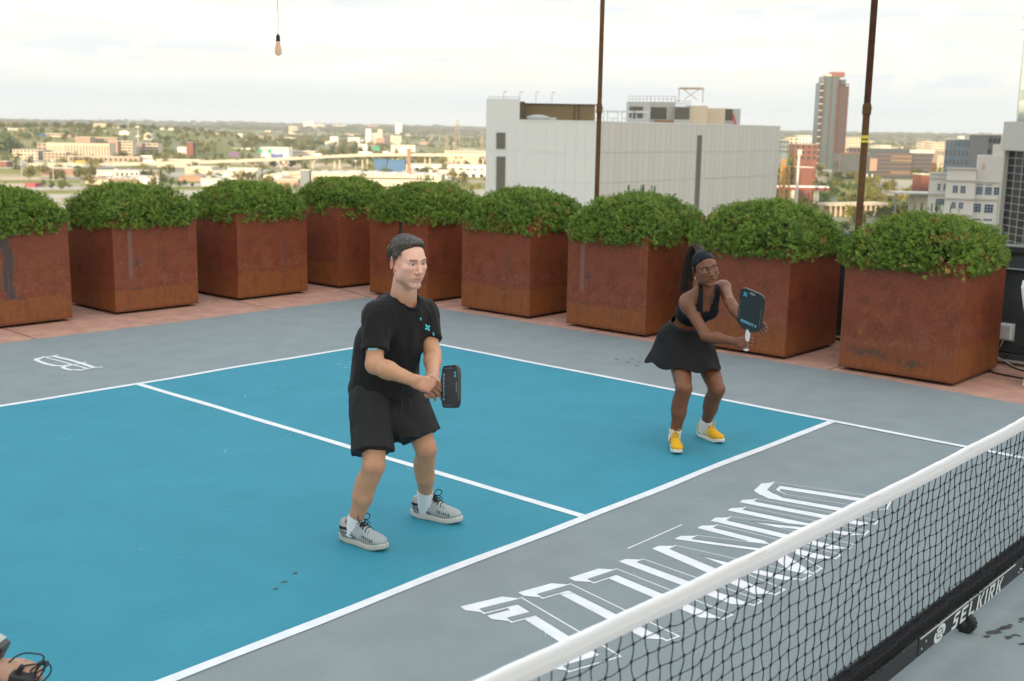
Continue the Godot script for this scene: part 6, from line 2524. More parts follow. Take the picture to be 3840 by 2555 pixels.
	mb.bevel(Transform3D(Basis(Vector3.UP, -0.75) * Basis(Vector3.BACK, -0.25), Vector3.ZERO), Vector3(0.070, 0.034, 0.05), 0.004)
	part("case", mb, mat(lin(0.02, 0.021, 0.023), 0.6), k2)
	mb = MB.new()
	mb.bevel(Transform3D(Basis(Vector3.UP, -0.75) * Basis(Vector3.BACK, 0.9), Vector3(-0.003, 0.030, -0.004)), Vector3(0.030, 0.016, 0.018), 0.003)
	part("plug", mb, M.rubber, k2)
	mb = MB.new()
	var runs := [
		[Vector3(-3.424, 0.462, 0.418), Vector3(-3.401, 0.488, 0.440), Vector3(-3.384, 0.507, 0.454), Vector3(-3.364, 0.519, 0.473), Vector3(-3.346, 0.519, 0.493), Vector3(-3.329, 0.515, 0.513), Vector3(-3.326, 0.505, 0.520), Vector3(-3.332, 0.492, 0.514)],
		[Vector3(-3.367, 0.482, 0.479), Vector3(-3.350, 0.486, 0.498), Vector3(-3.337, 0.489, 0.512), Vector3(-3.322, 0.495, 0.526), Vector3(-3.318, 0.490, 0.531), Vector3(-3.326, 0.478, 0.526), Vector3(-3.345, 0.460, 0.508), Vector3(-3.362, 0.449, 0.490), Vector3(-3.366, 0.454, 0.488), Vector3(-3.352, 0.474, 0.500), Vector3(-3.335, 0.488, 0.516), Vector3(-3.318, 0.487, 0.534), Vector3(-3.315, 0.472, 0.540), Vector3(-3.322, 0.454, 0.538), Vector3(-3.338, 0.434, 0.526)],
		[Vector3(-3.335, 0.490, 0.514), Vector3(-3.346, 0.470, 0.506), Vector3(-3.354, 0.450, 0.503), Vector3(-3.352, 0.432, 0.508), Vector3(-3.338, 0.452, 0.516), Vector3(-3.328, 0.474, 0.524), Vector3(-3.328, 0.488, 0.520)],
		[Vector3(-3.333, 0.491, 0.516), Vector3(-3.340, 0.478, 0.512), Vector3(-3.352, 0.456, 0.506), Vector3(-3.345, 0.446, 0.514), Vector3(-3.330, 0.468, 0.524), Vector3(-3.326, 0.486, 0.524)],
	]
	for r in runs:
		mb.tube(spline(r, 6), 0.0026, 7)
	mb.tube(PackedVector3Array([Vector3(-3.338, 0.488, 0.512), Vector3(-3.326, 0.494, 0.522)]), 0.008, 8)
	tag(part("coiled_lead", mb, mat(lin(0.016, 0.017, 0.020), 0.5)), "black coiled lead looping above the bottom left corner", "cable")


# ---------------------------------------------------------------- the city
# Streets are laid out on a grid turned 48.4 degrees: `ahead` runs away from the roof, `aside` to its right.
const AHEAD := Vector3(0.7479, 0, -0.6638)
const ASIDE := Vector3(0.6638, 0, 0.7479)
const GRID_TURN := -0.8448
var PAINT := {
	"cream": Color(0.60, 0.52, 0.40), "white": Color(0.74, 0.72, 0.67), "tan": Color(0.42, 0.33, 0.25), "rose": Color(0.40, 0.26, 0.20), "brick": Color(0.21, 0.095, 0.07),
	"teal": Color(0.10, 0.22, 0.25), "blueroof": Color(0.08, 0.17, 0.33), "magenta": Color(0.38, 0.10, 0.12), "brownroof": Color(0.36, 0.27, 0.20), "palegroof": Color(0.62, 0.57, 0.47),
	"bluegrey": Color(0.20, 0.24, 0.27), "greyd": Color(0.22, 0.22, 0.22), "gold": Color(0.62, 0.46, 0.24),
}
var paints := {}


func street(x: float, y: float, z: float) -> Vector3:
	return Vector3(-4.8245, y, 3.7423) + AHEAD * z + ASIDE * x


var hill_noise: FastNoiseLite


func land(x: float, z: float) -> float:
	# height of the ground, x aside and z ahead of the roof
	var d := Vector2(x, z).length()
	var a := rad_to_deg(atan2(x, z))
	var h := GROUND
	h += 36.0 * smoothstep(1430.0, 2100.0, d) * smoothstep(3000.0, 2300.0, d) * smoothstep(-5.0, -19.0, a) * smoothstep(-60.0, -40.0, a)
	h += 10.0 * smoothstep(980.0, 1300.0, d) * smoothstep(6.0, 11.0, a)
	h += (10.0 if a < 6.0 else 6.0) * smoothstep(1800.0, 3400.0, d)
	h += 32.0 * smoothstep(4200.0, 8200.0, d)
	h += hill_noise.get_noise_2d(x, z) * (2.0 + 16.0 * smoothstep(2200.0, 6000.0, d)) * smoothstep(1500.0, 2600.0, d)
	return h


func paint_of(key: String) -> StandardMaterial3D:
	if not paints.has(key):
		var c: Color = PAINT[key]
		paints[key] = mat(lin(c.r, c.g, c.b), 0.85, 0.0, 0.3)
	return paints[key]


func city() -> void:
	hill_noise = FastNoiseLite.new()
	hill_noise.seed = 5
	hill_noise.frequency = 0.0011
	hill_noise.fractal_octaves = 3
	M.glass = mat(lin(0.045, 0.055, 0.062), 0.12, 0.0, 0.6)
	M.window = mat(lin(0.055, 0.060, 0.065), 0.2, 0.0, 0.6)
	M.road = mat(lin(0.27, 0.25, 0.22), 0.9)
	terrain()
	windowless_building()
	right_buildings()
	brown_tower()
	glass_offices()
	viaduct()
	for r in CITY_ROWS:
		block(r)
	scatter_buildings()
	trees()
	poles()
	downtown()


func terrain() -> void:
	var mb := MB.new()
	var nz := FastNoiseLite.new()
	nz.seed = 14
	nz.frequency = 0.012
	nz.fractal_octaves = 4
	var rads := PackedFloat32Array()
	var d := 14.0
	while d < 15000.0:
		rads.append(d)
		d *= 1.055
	var N := 300
	var last := []
	for i in rads.size():
		var ring := []
		for k in N + 1:
			# finer where the roof looks out
			var t := float(k) / N
			var a := lerpf(-PI, PI, t)
			a = PI * signf(a) * pow(absf(a) / PI, 1.9) + 0.0
			var x := sin(a) * rads[i]
			var z := cos(a) * rads[i]
			ring.append([street(x, land(x, z), z), x, z])
		if i:
			for k in N:
				var q := [last[k], last[k + 1], ring[k + 1], ring[k]]
				var c := soil_tone(q[0][1], q[0][2], nz)
				mb.col = c
				mb.quad(q[0][0], q[1][0], q[2][0], q[3][0], Vector3.UP)
		last = ring
	setting("ground", mb, vmat(0.95, 0.2))
	# a road or two and the lawn, as sheets on the ground
	for e in [["road", [[-420, 1020], [-150, 1075], [60, 1120]], 16.0, M.road], ["road", [[-700, 1290], [-420, 1255], [-250, 1210], [-90, 1180]], 18.0, M.road], ["road", [[160, 735], [330, 690], [420, 660]], 14.0, M.road],
			["road", [[120, 830], [240, 800], [420, 770]], 12.0, M.road], ["lawn", [[262, 872], [305, 880]], 44.0, mat(lin(0.10, 0.20, 0.04), 0.95)]]:
		var rb := MB.new()
		var pts: Array = e[1]
		for i in pts.size() - 1:
			var p0 := street(pts[i][0], GROUND + 0.35, pts[i][1])
			var p1 := street(pts[i + 1][0], GROUND + 0.35, pts[i + 1][1])
			var s := (p1 - p0).cross(Vector3.UP).normalized() * (e[2] as float) * 0.5
			rb.quad(p0 - s, p1 - s, p1 + s, p0 + s, Vector3.UP)
		setting(e[0], rb, e[3])


func soil_tone(x: float, z: float, nz: FastNoiseLite) -> Color:
	var d := Vector2(x, z).length()
	var a := rad_to_deg(atan2(x, z))
	var v := nz.get_noise_2d(x, z)
	var w := nz.get_noise_2d(x * 0.25 + 900.0, z * 0.25)
	var grass := Color(0.22, 0.22, 0.065)
	var dirt := Color(0.48, 0.39, 0.27)
	var lot := Color(0.42, 0.39, 0.33)
	var town := smoothstep(-0.25, 0.25, v)
	var c := grass.lerp(dirt if w > 0.0 else lot, town)
	if a < -3.0 and d > 1480.0 or d > 2600.0:
		c = c.lerp(Color(0.15, 0.165, 0.045), 0.7)
	if a > 6.0 and d < 1000.0:
		c = c.lerp(Color(0.07, 0.12, 0.04), 0.55)
	return c


# a plain city block: walls down to the ground, a roof with a low upstand, and windows as the style asks
func block(r: Array) -> void:
	var x: float = r[0]
	var base: float = r[1]
	var z: float = r[2]
	var w: float = r[3]
	var h: float = r[4]
	var dep: float = r[5]
	var style: String = r[8]
	var zc := z + dep * 0.5
	var foot := minf(base, land(x, z) - 0.5)
	var t := thing(r[10].replace(" ", "_"), r[9], r[10], street(x, foot, zc), GRID_TURN + (r[6] as float), r[11])
	var H := base + h - foot
	var m := paint_of(r[7])
	if r[7] == "teal":
		m = M.glass
	var mb := MB.new()
	var roof_m := paint_of("palegroof") if h < 14.0 else mat(lin(0.34, 0.31, 0.28), 0.9)
	if style == "gable":
		mb.box(at3(0, H * 0.33, 0), Vector3(w, H * 0.66, dep), "-y")
		part("wall", mb, m, t)
		mb = MB.new()
		var e := H * 0.66
		var p := [Vector3(-w * 0.52, e, dep * 0.53), Vector3(w * 0.52, e, dep * 0.53), Vector3(w * 0.52, e, -dep * 0.53), Vector3(-w * 0.52, e, -dep * 0.53), Vector3(0, H, dep * 0.53), Vector3(0, H, -dep * 0.53)]
		mb.quad(p[0], p[4], p[5], p[3], Vector3(-1, 1, 0))
		mb.quad(p[1], p[4], p[5], p[2], Vector3(1, 1, 0))
		mb.tri(p[0], p[1], p[4], Vector3.BACK)
		mb.tri(p[2], p[3], p[5], Vector3.FORWARD)
		part("roof", mb, paint_of("brownroof") if r[7] != "white" else paint_of("palegroof"), t)
	else:
		mb.box(at3(0, H * 0.5, 0), Vector3(w, H, dep), "-y+y")
		part("wall", mb, m, t)
		mb = MB.new()
		var rm: Material = paint_of("brownroof") if r[7] == "brownroof" else m if (r[7] in ["magenta", "blueroof"]) else roof_m
		mb.box(at3(0, H + 0.15, 0), Vector3(w + 0.6, 0.5, dep + 0.6))
		part("roof", mb, rm, t)
	if r[7] == "brownroof" or r[7] == "palegroof":
		mb = MB.new()
		for k in 9:
			mb.box(at3(lerpf(-0.44, 0.44, k / 8.0) * w, H + 0.65, 0), Vector3(w * 0.035, 0.5, dep * 0.7))
		part("roof_light", mb, paint_of("white"), t).set_meta("kind", "stuff")
	var win := MB.new()
	var front := dep * 0.5
	var floor_h := 3.6
	var floors := maxi(1, int(h / floor_h))
	var zz := front + 0.12
	if style == "grid" or style == "gridb":
		var cols := maxi(2, int(w / 4.0))
		for i in floors:
			for k in cols:
				win.box(at3(lerpf(-0.5, 0.5, (k + 0.5) / cols) * w, H - h + (i + 0.55) * h / floors, front), Vector3(w / cols * 0.52, h / floors * 0.5, 0.24), "-z")
		var side := maxi(1, int(dep / 4.5))
		for i in floors:
			for k in side:
				for s in [-1.0, 1.0]:
					win.box(at3(s * w * 0.5, H - h + (i + 0.55) * h / floors, lerpf(-0.5, 0.5, (k + 0.5) / side) * dep), Vector3(0.24, h / floors * 0.5, dep / side * 0.45))
	elif style == "hotel":
		for i in 8:
			var hh := h * 0.72 / 8.0
			for k in 15:
				win.box(at3((-0.20 + 0.72 * (k + 0.5) / 15.0 - 0.02) * w, H - h * 0.84 + i * hh + hh * 0.6, front), Vector3(w * 0.026, hh * 0.62, 0.3), "-z")
		for k in 8:
			win.box(at3((-0.49 + 0.034 * k) * w, H - h * 0.44, front), Vector3(w * 0.008, h * 0.6, 0.3), "-z")
	elif style == "balcony":
		for i in floors:
			win.box(at3(0, H - h + (i + 0.5) * h / floors, front), Vector3(w * 0.96, h / floors * 0.42, 0.24), "-z")
		var fin := MB.new()
		var n := maxi(3, int(w / 6.0))
		for k in n + 1:
			fin.box(at3(lerpf(-0.48, 0.48, float(k) / n) * w, H - h * 0.5, front + 0.3), Vector3(w * 0.035, h, 0.7))
		part("balcony_fin", fin, m, t).set_meta("kind", "stuff")
	elif style == "dock":
		var n2 := maxi(4, int(w / 8.0))
		for k in n2:
			win.box(at3(lerpf(-0.5, 0.5, (k + 0.5) / n2) * w, H - h + 2.2, front), Vector3(w / n2 * 0.45, 3.2, 0.3), "-z")
	elif style == "plain" and w > 30.0:
		win.box(at3(0, H - h * 0.28, front), Vector3(w * 0.9, h * 0.10, 0.2), "-z")
	if win.v.size():
		part("windows", win, M.window, t).set_meta("kind", "stuff")


# where something stands, told by the nearest landmark
func place_words(x: float, z: float) -> String:
	var marks := [[-544, 1440, "long hotel"], [-455, 1570, "balconied flats"], [-372, 1560, "brick silo stack"], [-690, 1745, "blue roofed terrace"], [-300, 1750, "long white depot"], [-330, 2300, "big white warehouse"], [-420, 960, "brown roofed shed"], [-255, 1010, "white gabled shed"],
		[-180, 1000, "wide pale hall"], [-93, 1012, "thick brown pole"], [-110, 1375, "blue containers"], [-60, 1120, "long dock warehouse"], [-95, 1900, "slender pylon"], [-235, 2330, "white works"], [-190, 3000, "far village"], [-520, 2700, "wooded ridge"], [-300, 4600, "far cream cube"], [-40, 5200, "far pale high rise"],
		[172, 700, "white mast"], [212, 720, "golden arcade"], [207, 600, "station canopy"], [283, 876, "lawn"], [262, 1000, "red brick flats"], [362, 1342, "brown tower"], [330, 1120, "dark glass offices"], [430, 1150, "right end of the glass offices"], [185, 500, "windowless building"], [310, 800, "pale town houses"], [700, 1900, "far cream flats"], [1300, 3500, "far white water tank"], [600, 3000, "far right plain"], [900, 2400, "grey offices on the right"]]
	var best: Array = marks[0]
	var least := 1e9
	for m in marks:
		var d := Vector2(x - m[0], (z - m[1]) * 0.6).length() / (200.0 + (m[1] as float))
		if d < least:
			least = d
			best = m
	var dx: float = x / z * (best[1] as float) - (best[0] as float)
	var dz: float = z - (best[1] as float)
	var side: String = ("left of" if dx < 0.0 else "right of") if absf(dx) > absf(dz) * 0.35 else ("behind" if dz > 0.0 else "before")
	return "%s%s the %s" % ["well " if least > 0.06 and side.contains("of") else "", side, best[2]]


func scatter_buildings() -> void:
	# the small sunlit buildings of the far plain
	var rng := RandomNumberGenerator.new()
	rng.seed = 33
	var keys := ["white", "cream", "cream", "tan", "rose", "white"]
	var words := {"white": "white", "cream": "cream", "tan": "tan", "rose": "rose"}
	for i in 170:
		var right := i < 95
		var a := deg_to_rad(rng.randf_range(8.6, 23.5) if right else rng.randf_range(-24.0, -3.0))
		var d := rng.randf_range(1500.0, 4600.0) if right else rng.randf_range(2300.0, 5200.0)
		if not right and rng.randf() < 0.35:
			d = rng.randf_range(960.0, 1290.0)
			a = deg_to_rad(rng.randf_range(-22.0, -3.5))
		var key: String = keys[rng.randi() % keys.size()]
		var x := sin(a) * d
		var z := cos(a) * d
		var w := rng.randf_range(10.0, 46.0) if right else rng.randf_range(9.0, 34.0)
		var h := rng.randf_range(5.0, 17.0) if right else rng.randf_range(4.0, 8.0)
		var zone := place_words(x, z)
		var size := "small" if w < 18.0 else "wide" if w > 32.0 else "mid sized"
		block([x, land(x, z) - 0.5, z, w, h, w * rng.randf_range(0.4, 0.8), rng.randf_range(-0.5, 0.5), key, ["plain", "grid", "gable"][rng.randi() % 3] if w < 24.0 else "grid" if h > 9.0 else "plain",
			"%s %s sunlit building %s" % [size, words[key], zone], "building", "%s %s far buildings %s" % [size, words[key], zone]])


# ---------------------------------------------------------------- the pale windowless building
func windowless_building() -> void:
	var t := thing("windowless_building", "huge pale grey windowless building with ribbed panels and rooftop cooling plant, behind the bushes", "building", street(10.4, GROUND, 150.0), GRID_TURN)
	# local axes: x aside, y up, -z ahead
	var y1 := 3.16 - GROUND
	var low := -12.6 - GROUND
	var L := Vector3(-14.2, 0, 0)                    # left end of the front face
	var E := Vector3(32.7, 0, -40.0)                 # far end of the right face
	var B := Vector3(-14.2 + 18.0, 0, -62.0)
	var pale := mat(lin(0.72, 0.74, 0.74), 0.7, 0.0, 0.3)
	var tones := []
	for k in 3:
		tones.append(mat(lin(0.60 + 0.012 * k, 0.575 + 0.012 * k, 0.535 + 0.012 * k), 0.6, 0.0, 0.35))
	var core := MB.new()
	var foot := PackedVector2Array([Vector2(L.x, 0.0), Vector2(0, 0), Vector2(E.x, E.z), Vector2(E.x - 16.0, E.z - 24.0), Vector2(L.x, -34.0)])
	core.prism(Transform3D(), foot, 0.0, y1 - 0.05)
	part("wall_core", core, pale, t)
	# front face panels
	var n := 11
	var tiers := 4
	for i in n:
		for j in tiers:
			var w := 14.2 / n
			var hh := (y1 - low) / tiers
			var mb := MB.new()
			mb.box(at3(-14.2 + (i + 0.5) * w, low + (j + 0.5) * hh, 0.05), Vector3(w - 0.012, hh - 0.02, 0.12), "-z")
			part("wall_panel", mb, pale, t)
	var dir := E.normalized()
	var len := E.length()
	var turn := atan2(-dir.z, dir.x)
	n = 37
	for i in n:
		for j in tiers:
			var w2 := len / n
			var hh2 := (y1 - low) / tiers
			var mb2 := MB.new()
			var x := Transform3D(Basis(Vector3.UP, turn), dir * (i + 0.5) * w2 + Vector3(0, low + (j + 0.5) * hh2, 0))
			mb2.box(x.translated_local(Vector3(0, 0, 0.05)), Vector3(w2 - 0.05, hh2 - 0.05, 0.14), "-z")
			part("wall_panel", mb2, tones[(i * 7 + j * 3) % 3], t)
	for e in [[at3(-7.1, low * 0.5, 0.05), 14.2, pale], [Transform3D(Basis(Vector3.UP, turn), dir * len * 0.5 + Vector3(0, low * 0.5, 0)).translated_local(Vector3(0, 0, 0.05)), len, tones[1]]]:
		var lw := MB.new()
		lw.box(e[0], Vector3(e[1], low - 0.05, 0.12), "-z")
		part("lower_wall", lw, e[2], t)
	# the taller stair block at the left end
	var tb := MB.new()
	tb.box(at3(-12.05, (y1 - 0.3 + 5.85 - GROUND) * 0.5, -3.0), Vector3(4.3, 5.85 - GROUND - y1 + 0.3, 6.2))
	part("stair_block", tb, pale, t)
	var cap := MB.new()
	cap.box(at3(-4.95, y1 + 0.06, -0.1), Vector3(9.9, 0.16, 0.5))
	cap.box(Transform3D(Basis(Vector3.UP, turn), dir * len * 0.5 + Vector3(0, y1 + 0.06, 0)).translated_local(Vector3(0, 0, -0.1)), Vector3(len + 0.3, 0.16, 0.5))
	part("roof_edge", cap, pale, t)
	# louvred openings
	var slot := mat(lin(0.23, 0.22, 0.20), 0.7)
	for e in [[-12.27, 1.6, -0.48, 1.15], [-12.22, -1.44, -11.0, 1.15]]:
		louvre(t, Transform3D(Basis(), Vector3(e[0], ((e[1] as float) + (e[2] as float)) * 0.5 - GROUND, 0.14)), e[3], (e[1] as float) - (e[2] as float), slot)
	louvre(t, Transform3D(Basis(Vector3.UP, turn), dir * 26.0 + Vector3(0, (1.66 - 11.5) * 0.5 - GROUND, 0)).translated_local(Vector3(0, 0, 0.15)), 1.25, 13.1, slot)
	# rooftop: brown louvred screen, round tank, frames, cooling units, scaffold
	var brown := mat(lin(0.34, 0.25, 0.13), 0.7)
	var dark := mat(lin(0.08, 0.055, 0.03), 0.8)
	var grey := mat(lin(0.42, 0.42, 0.38), 0.7)
	var greyd := mat(lin(0.22, 0.24, 0.24), 0.6)
	var sand := mat(lin(0.55, 0.45, 0.32), 0.8)
	var yb := 3.2 - GROUND
	var mb3 := MB.new()
	mb3.box(at3(-4.6, yb + 1.15, -13.6), Vector3(10.6, 2.3, 0.6))
	part("plant_screen", mb3, brown, t)
	for k in 22:
		mb3 = MB.new()
		mb3.box(at3(-4.6, yb + 0.15 + k * 0.095, -13.25), Vector3(10.4, 0.03, 0.12))
		part("screen_slat", mb3, brown, t)
	mb3 = MB.new()
	mb3.box(at3(-9.6, yb + 1.3, -11.5), Vector3(0.9, 2.6, 3.0))
	mb3.box(at3(-4.6, yb + 2.38, -13.4), Vector3(11.0, 0.16, 1.0))
	mb3.box(at3(-2.2, yb + 1.15, -13.15), Vector3(0.12, 2.3, 0.2))
	mb3.box(at3(-1.6, yb + 1.15, -13.15), Vector3(0.12, 2.3, 0.2))
	part("screen_frame", mb3, dark, t)
	mb3 = MB.new()
	mb3.lathe(at3(-7.4, yb, -7.5), PackedVector2Array([Vector2(1.0, 0), Vector2(1.5, 0.35), Vector2(1.5, 0.6), Vector2(0.6, 0.8), Vector2(0, 0.82)]), 16)
	mb3.box(at3(-5.6, yb + 0.35, -7.5), Vector3(1.4, 0.3, 0.8))
	part("round_tank", mb3, grey, t)
	# the white lattice frames
	for k in 4:
		mb3 = MB.new()
		var x0 := 1.4 + k * 2.2
		for s in [0.0, 1.6]:
			mb3.box(at3(x0 + s, yb + 0.9, -28.0), Vector3(0.12, 1.8, 0.12))
		mb3.box(at3(x0 + 0.8, yb + 1.75, -28.0), Vector3(2.0, 0.28, 0.9))
		mb3.box(at3(x0 + 0.8, yb + 0.75, -28.0), Vector3(1.7, 0.1, 0.1))
		mb3.box(Transform3D(Basis(Vector3.BACK, 0.75), Vector3(x0 + 0.8, yb + 0.4, -28.0)), Vector3(1.3, 0.09, 0.09))
		mb3.box(Transform3D(Basis(Vector3.BACK, -0.75), Vector3(x0 + 0.8, yb + 0.4, -28.0)), Vector3(1.3, 0.09, 0.09))
		part("pipe_frame", mb3, mat(lin(0.50, 0.52, 0.52), 0.6), t)
	var units := [[9.1, 3.4, 3.8, -36.0, 0.62], [13.0, 4.0, 3.9, -38.0, 0.62], [15.85, 2.5, 3.1, -36.0, 0.95], [18.4, 3.0, 3.3, -36.5, 0.0], [21.9, 2.9, 3.0, -40.0, 0.0], [24.8, 2.8, 3.0, -42.0, 0.5]]
	for i in units.size():
		var u: Array = units[i]
		mb3 = MB.new()
		mb3.box(at3(u[0], yb + (u[2] as float) * 0.45, u[3]), Vector3(u[1], (u[2] as float) * 0.9, 4.0))
		var cu := part("cooling_unit", mb3, sand if i in [3, 4] else grey, t)
		if (u[4] as float) > 0.0:
			mb3 = MB.new()
			var lw2: float = (u[1] as float) * (u[4] as float)
			for k in 9:
				mb3.box(at3((u[0] as float) - ((u[1] as float) - lw2) * 0.4, yb + 0.9 + k * 0.21, (u[3] as float) + 2.05), Vector3(lw2, 0.1, 0.14))
			part("louvre", mb3, dark, cu).set_meta("kind", "stuff")
		mb3 = MB.new()
		var hy: float = yb + (u[2] as float) * 0.9
		for k in 7:
			mb3.box(at3((u[0] as float) + lerpf(-0.5, 0.5, k / 6.0) * (u[1] as float), hy + 0.45, (u[3] as float) + 1.9), Vector3(0.06, 0.9, 0.06))
		for k in 2:
			mb3.box(at3(u[0], hy + 0.45 + 0.42 * k, (u[3] as float) + 1.9), Vector3(u[1], 0.05, 0.05))
		if i < 3:
			part("railing", mb3, greyd, cu)
	mb3 = MB.new()
	for s in [-1.0, 1.0]:
		mb3.box(at3(17.4 + s * 1.9, yb + 4.6, -36.0), Vector3(0.14, 2.2, 0.14))
		mb3.box(at3(17.4 + s * 0.95, yb + 5.72, -36.0), Vector3(1.7, 0.22, 1.2))
		mb3.box(Transform3D(Basis(Vector3.BACK, 0.62 * s), Vector3(17.4 + s * 0.1, yb + 4.75, -36.0)), Vector3(2.9, 0.11, 0.11))
	mb3.box(at3(17.4, yb + 5.55, -36.0), Vector3(4.4, 0.1, 0.1))
	part("scaffold_frame", mb3, sand, t)
	mb3 = MB.new()
	mb3.box(at3(12.0, yb + 0.3, -26.0), Vector3(2.8, 0.55, 1.2))
	part("rusty_crate", mb3, mat(lin(0.25, 0.12, 0.07), 0.8), t)
	mb3 = MB.new()
	mb3.box(Transform3D(Basis(Vector3.BACK, 0.3), Vector3(25.2, yb + 0.9, -39.6)), Vector3(0.25, 1.9, 0.12))
	part("red_ladder", mb3, mat(lin(0.5, 0.05, 0.04), 0.6), t)
	mb3 = MB.new()
	for k in 12:
		mb3.box(at3(-13.9 + k * 0.36, 5.85 - GROUND + 0.15, -0.2), Vector3(0.04, 0.3, 0.04))
	mb3.box(at3(-11.95, 5.85 - GROUND + 0.28, -0.2), Vector3(3.9, 0.04, 0.04))
	for k in 4:
		mb3.tube(spline([Vector3(-12.0 + k * 2.1, yb + (2.6 if k < 2 else 2.4), -2.0), Vector3(-12.0 + k * 2.1, yb + 3.5, -2.0), Vector3(-11.8 + k * 2.1, yb + 3.7, -2.0), Vector3(-11.6 + k * 2.1, yb + 3.5, -2.0)], 3), 0.03, 4)
	part("roof_rail", mb3, greyd, t).set_meta("kind", "stuff")


func louvre(t: Node3D, x: Transform3D, w: float, h: float, m: Material) -> void:
	var mb := MB.new()
	mb.box(x, Vector3(w, h, 0.06))
	var n := int(h / 0.16)
	for k in n:
		mb.box(x * Transform3D(Basis(Vector3.RIGHT, 0.6), Vector3(0, -h * 0.5 + (k + 0.5) * h / n, 0.06)), Vector3(w, 0.10, 0.03))
	part("louvre", mb, m, t).set_meta("kind", "stuff")


# ---------------------------------------------------------------- the near buildings on the right
func right_buildings() -> void:
	# black glass grid with a concrete head; its long face runs away from us
	var t := thing("dark_glass_building", "black glass building with a white mullion grid under a blank concrete head, right edge", "building", street(88.0, GROUND, 207.0), GRID_TURN)
	var H := -0.2 - GROUND
	var concrete := mat(lin(0.50, 0.49, 0.45), 0.85)
	var mb := MB.new()
	mb.box(at3(15.2, H * 0.5, 23.0), Vector3(30.0, H, 46.0))
	part("wall_core", mb, M.black, t)
	mb = MB.new()
	mb.box(at3(14.6, H + 2.5, 23.0), Vector3(31.4, 5.0, 47.0))
	part("concrete_head", mb, concrete, t)
	mb = MB.new()
	mb.box(at3(-0.2, H * 0.5, -0.15), Vector3(0.9, H, 0.5))
	part("corner_pier", mb, concrete, t)
	var s := 3.0
	var rh := 1.32
	var pane_m := [mat(lin(0.010, 0.012, 0.014), 0.35, 0.0, 0.22), mat(lin(0.020, 0.018, 0.017), 0.4, 0.0, 0.22), mat(lin(0.014, 0.017, 0.022), 0.3, 0.0, 0.25)]
	for c in 8:
		for r in 16:
			mb = MB.new()
			mb.box(at3(0.15, H - (r + 0.5) * rh, (c + 0.5) * s), Vector3(0.06, rh - 0.12, s - 0.16))
			part("pane", mb, pane_m[(c * 5 + r * 3) % 3], t)
	var mull := mat(lin(0.42, 0.44, 0.44), 0.5)
	for c in 9:
		mb = MB.new()
		mb.box(at3(0.12, H - 10.6, c * s), Vector3(0.16, 21.2, 0.12))
		part("mullion", mb, mull, t)
	for r in 17:
		mb = MB.new()
		mb.box(at3(0.13, H - r * rh, 12.0), Vector3(0.14, 0.07, 24.0))
		part("transom", mb, mull, t)
	# the glass tower behind it
	t = thing("glass_tower", "tall pale glass tower with balconies up its left edge, cut by the right frame edge", "tower", street(161.0, GROUND, 340.0), GRID_TURN - 0.39)
	mb = MB.new()
	mb.box(at3(0, 75.0, 0), Vector3(27.5, 150.0, 27.0))
	part("wall_core", mb, mat(lin(0.30, 0.36, 0.36), 0.25, 0.0, 0.6), t)
	var gl := [mat(lin(0.36, 0.44, 0.43), 0.12, 0.0, 0.7), mat(lin(0.52, 0.54, 0.47), 0.12, 0.0, 0.7), mat(lin(0.24, 0.31, 0.33), 0.10, 0.0, 0.7), mat(lin(0.44, 0.50, 0.48), 0.15, 0.0, 0.7)]
	var rng := RandomNumberGenerator.new()
	rng.seed = 12
	for r in range(14, 40):
		for c in 8:
			mb = MB.new()
			mb.box(at3(-13.7 + (c + 0.5) * 1.9, r * 3.3 - 4.0, 13.55), Vector3(1.78, 3.05, 0.12), "-z")
			part("pane", mb, gl[rng.randi() % 4], t)
	for r in range(25, 45):
		mb = MB.new()
		mb.box(at3(-14.0, r * 3.3 - 2.4, 12.6), Vector3(2.0, 0.35, 2.0))
		part("balcony", mb, mat(lin(0.45, 0.43, 0.40), 0.8), t)
	# white classical building with paired windows
	t = thing("white_building", "white classical stone building with cornices and paired dark windows, right of the lawn", "building", street(110.0, GROUND, 290.0), GRID_TURN - 0.36)
	var stone := mat(lin(0.60, 0.58, 0.55), 0.85)
	var trim := mat(lin(0.52, 0.50, 0.47), 0.85)
	var g := -GROUND
	for e in [["wall", -3.6, 4.1, -7.4, -6.0, stone], ["wall", 1.9, 6.9, -5.9, 0.0, stone], ["wall", 8.0, 5.6, -8.8, -1.5, stone], ["upper_wall", 8.7, 6.4, -2.6, -4.2, trim], ["upper_wall", 10.9, 3.6, 0.2, -6.0, trim]]:
		mb = MB.new()
		var top: float = (e[3] as float) + g
		mb.box(at3(e[1], top * 0.5, (e[4] as float) - 6.0), Vector3(e[2], top, 12.0), "-y")
		part(e[0], mb, e[5], t)
	for e in [[-3.6, 4.5, -7.3, -6.0], [1.9, 7.4, -5.8, 0.0], [8.0, 5.6, -8.9, -1.5], [1.9, 7.1, -8.7, 0.0], [1.9, 7.1, -13.2, 0.0], [-3.6, 4.2, -12.6, -6.0], [-3.6, 4.2, -8.4, -6.0], [1.9, 7.1, -17.2, 0.0], [8.0, 5.7, -13.2, -1.5]]:
		mb = MB.new()
		mb.box(at3(e[0], (e[2] as float) + g, (e[3] as float) + 0.08), Vector3(e[1], 0.42, 0.7))
		part("cornice", mb, trim, t)
	var blue := mat(lin(0.04, 0.085, 0.15), 0.15, 0.0, 0.7)
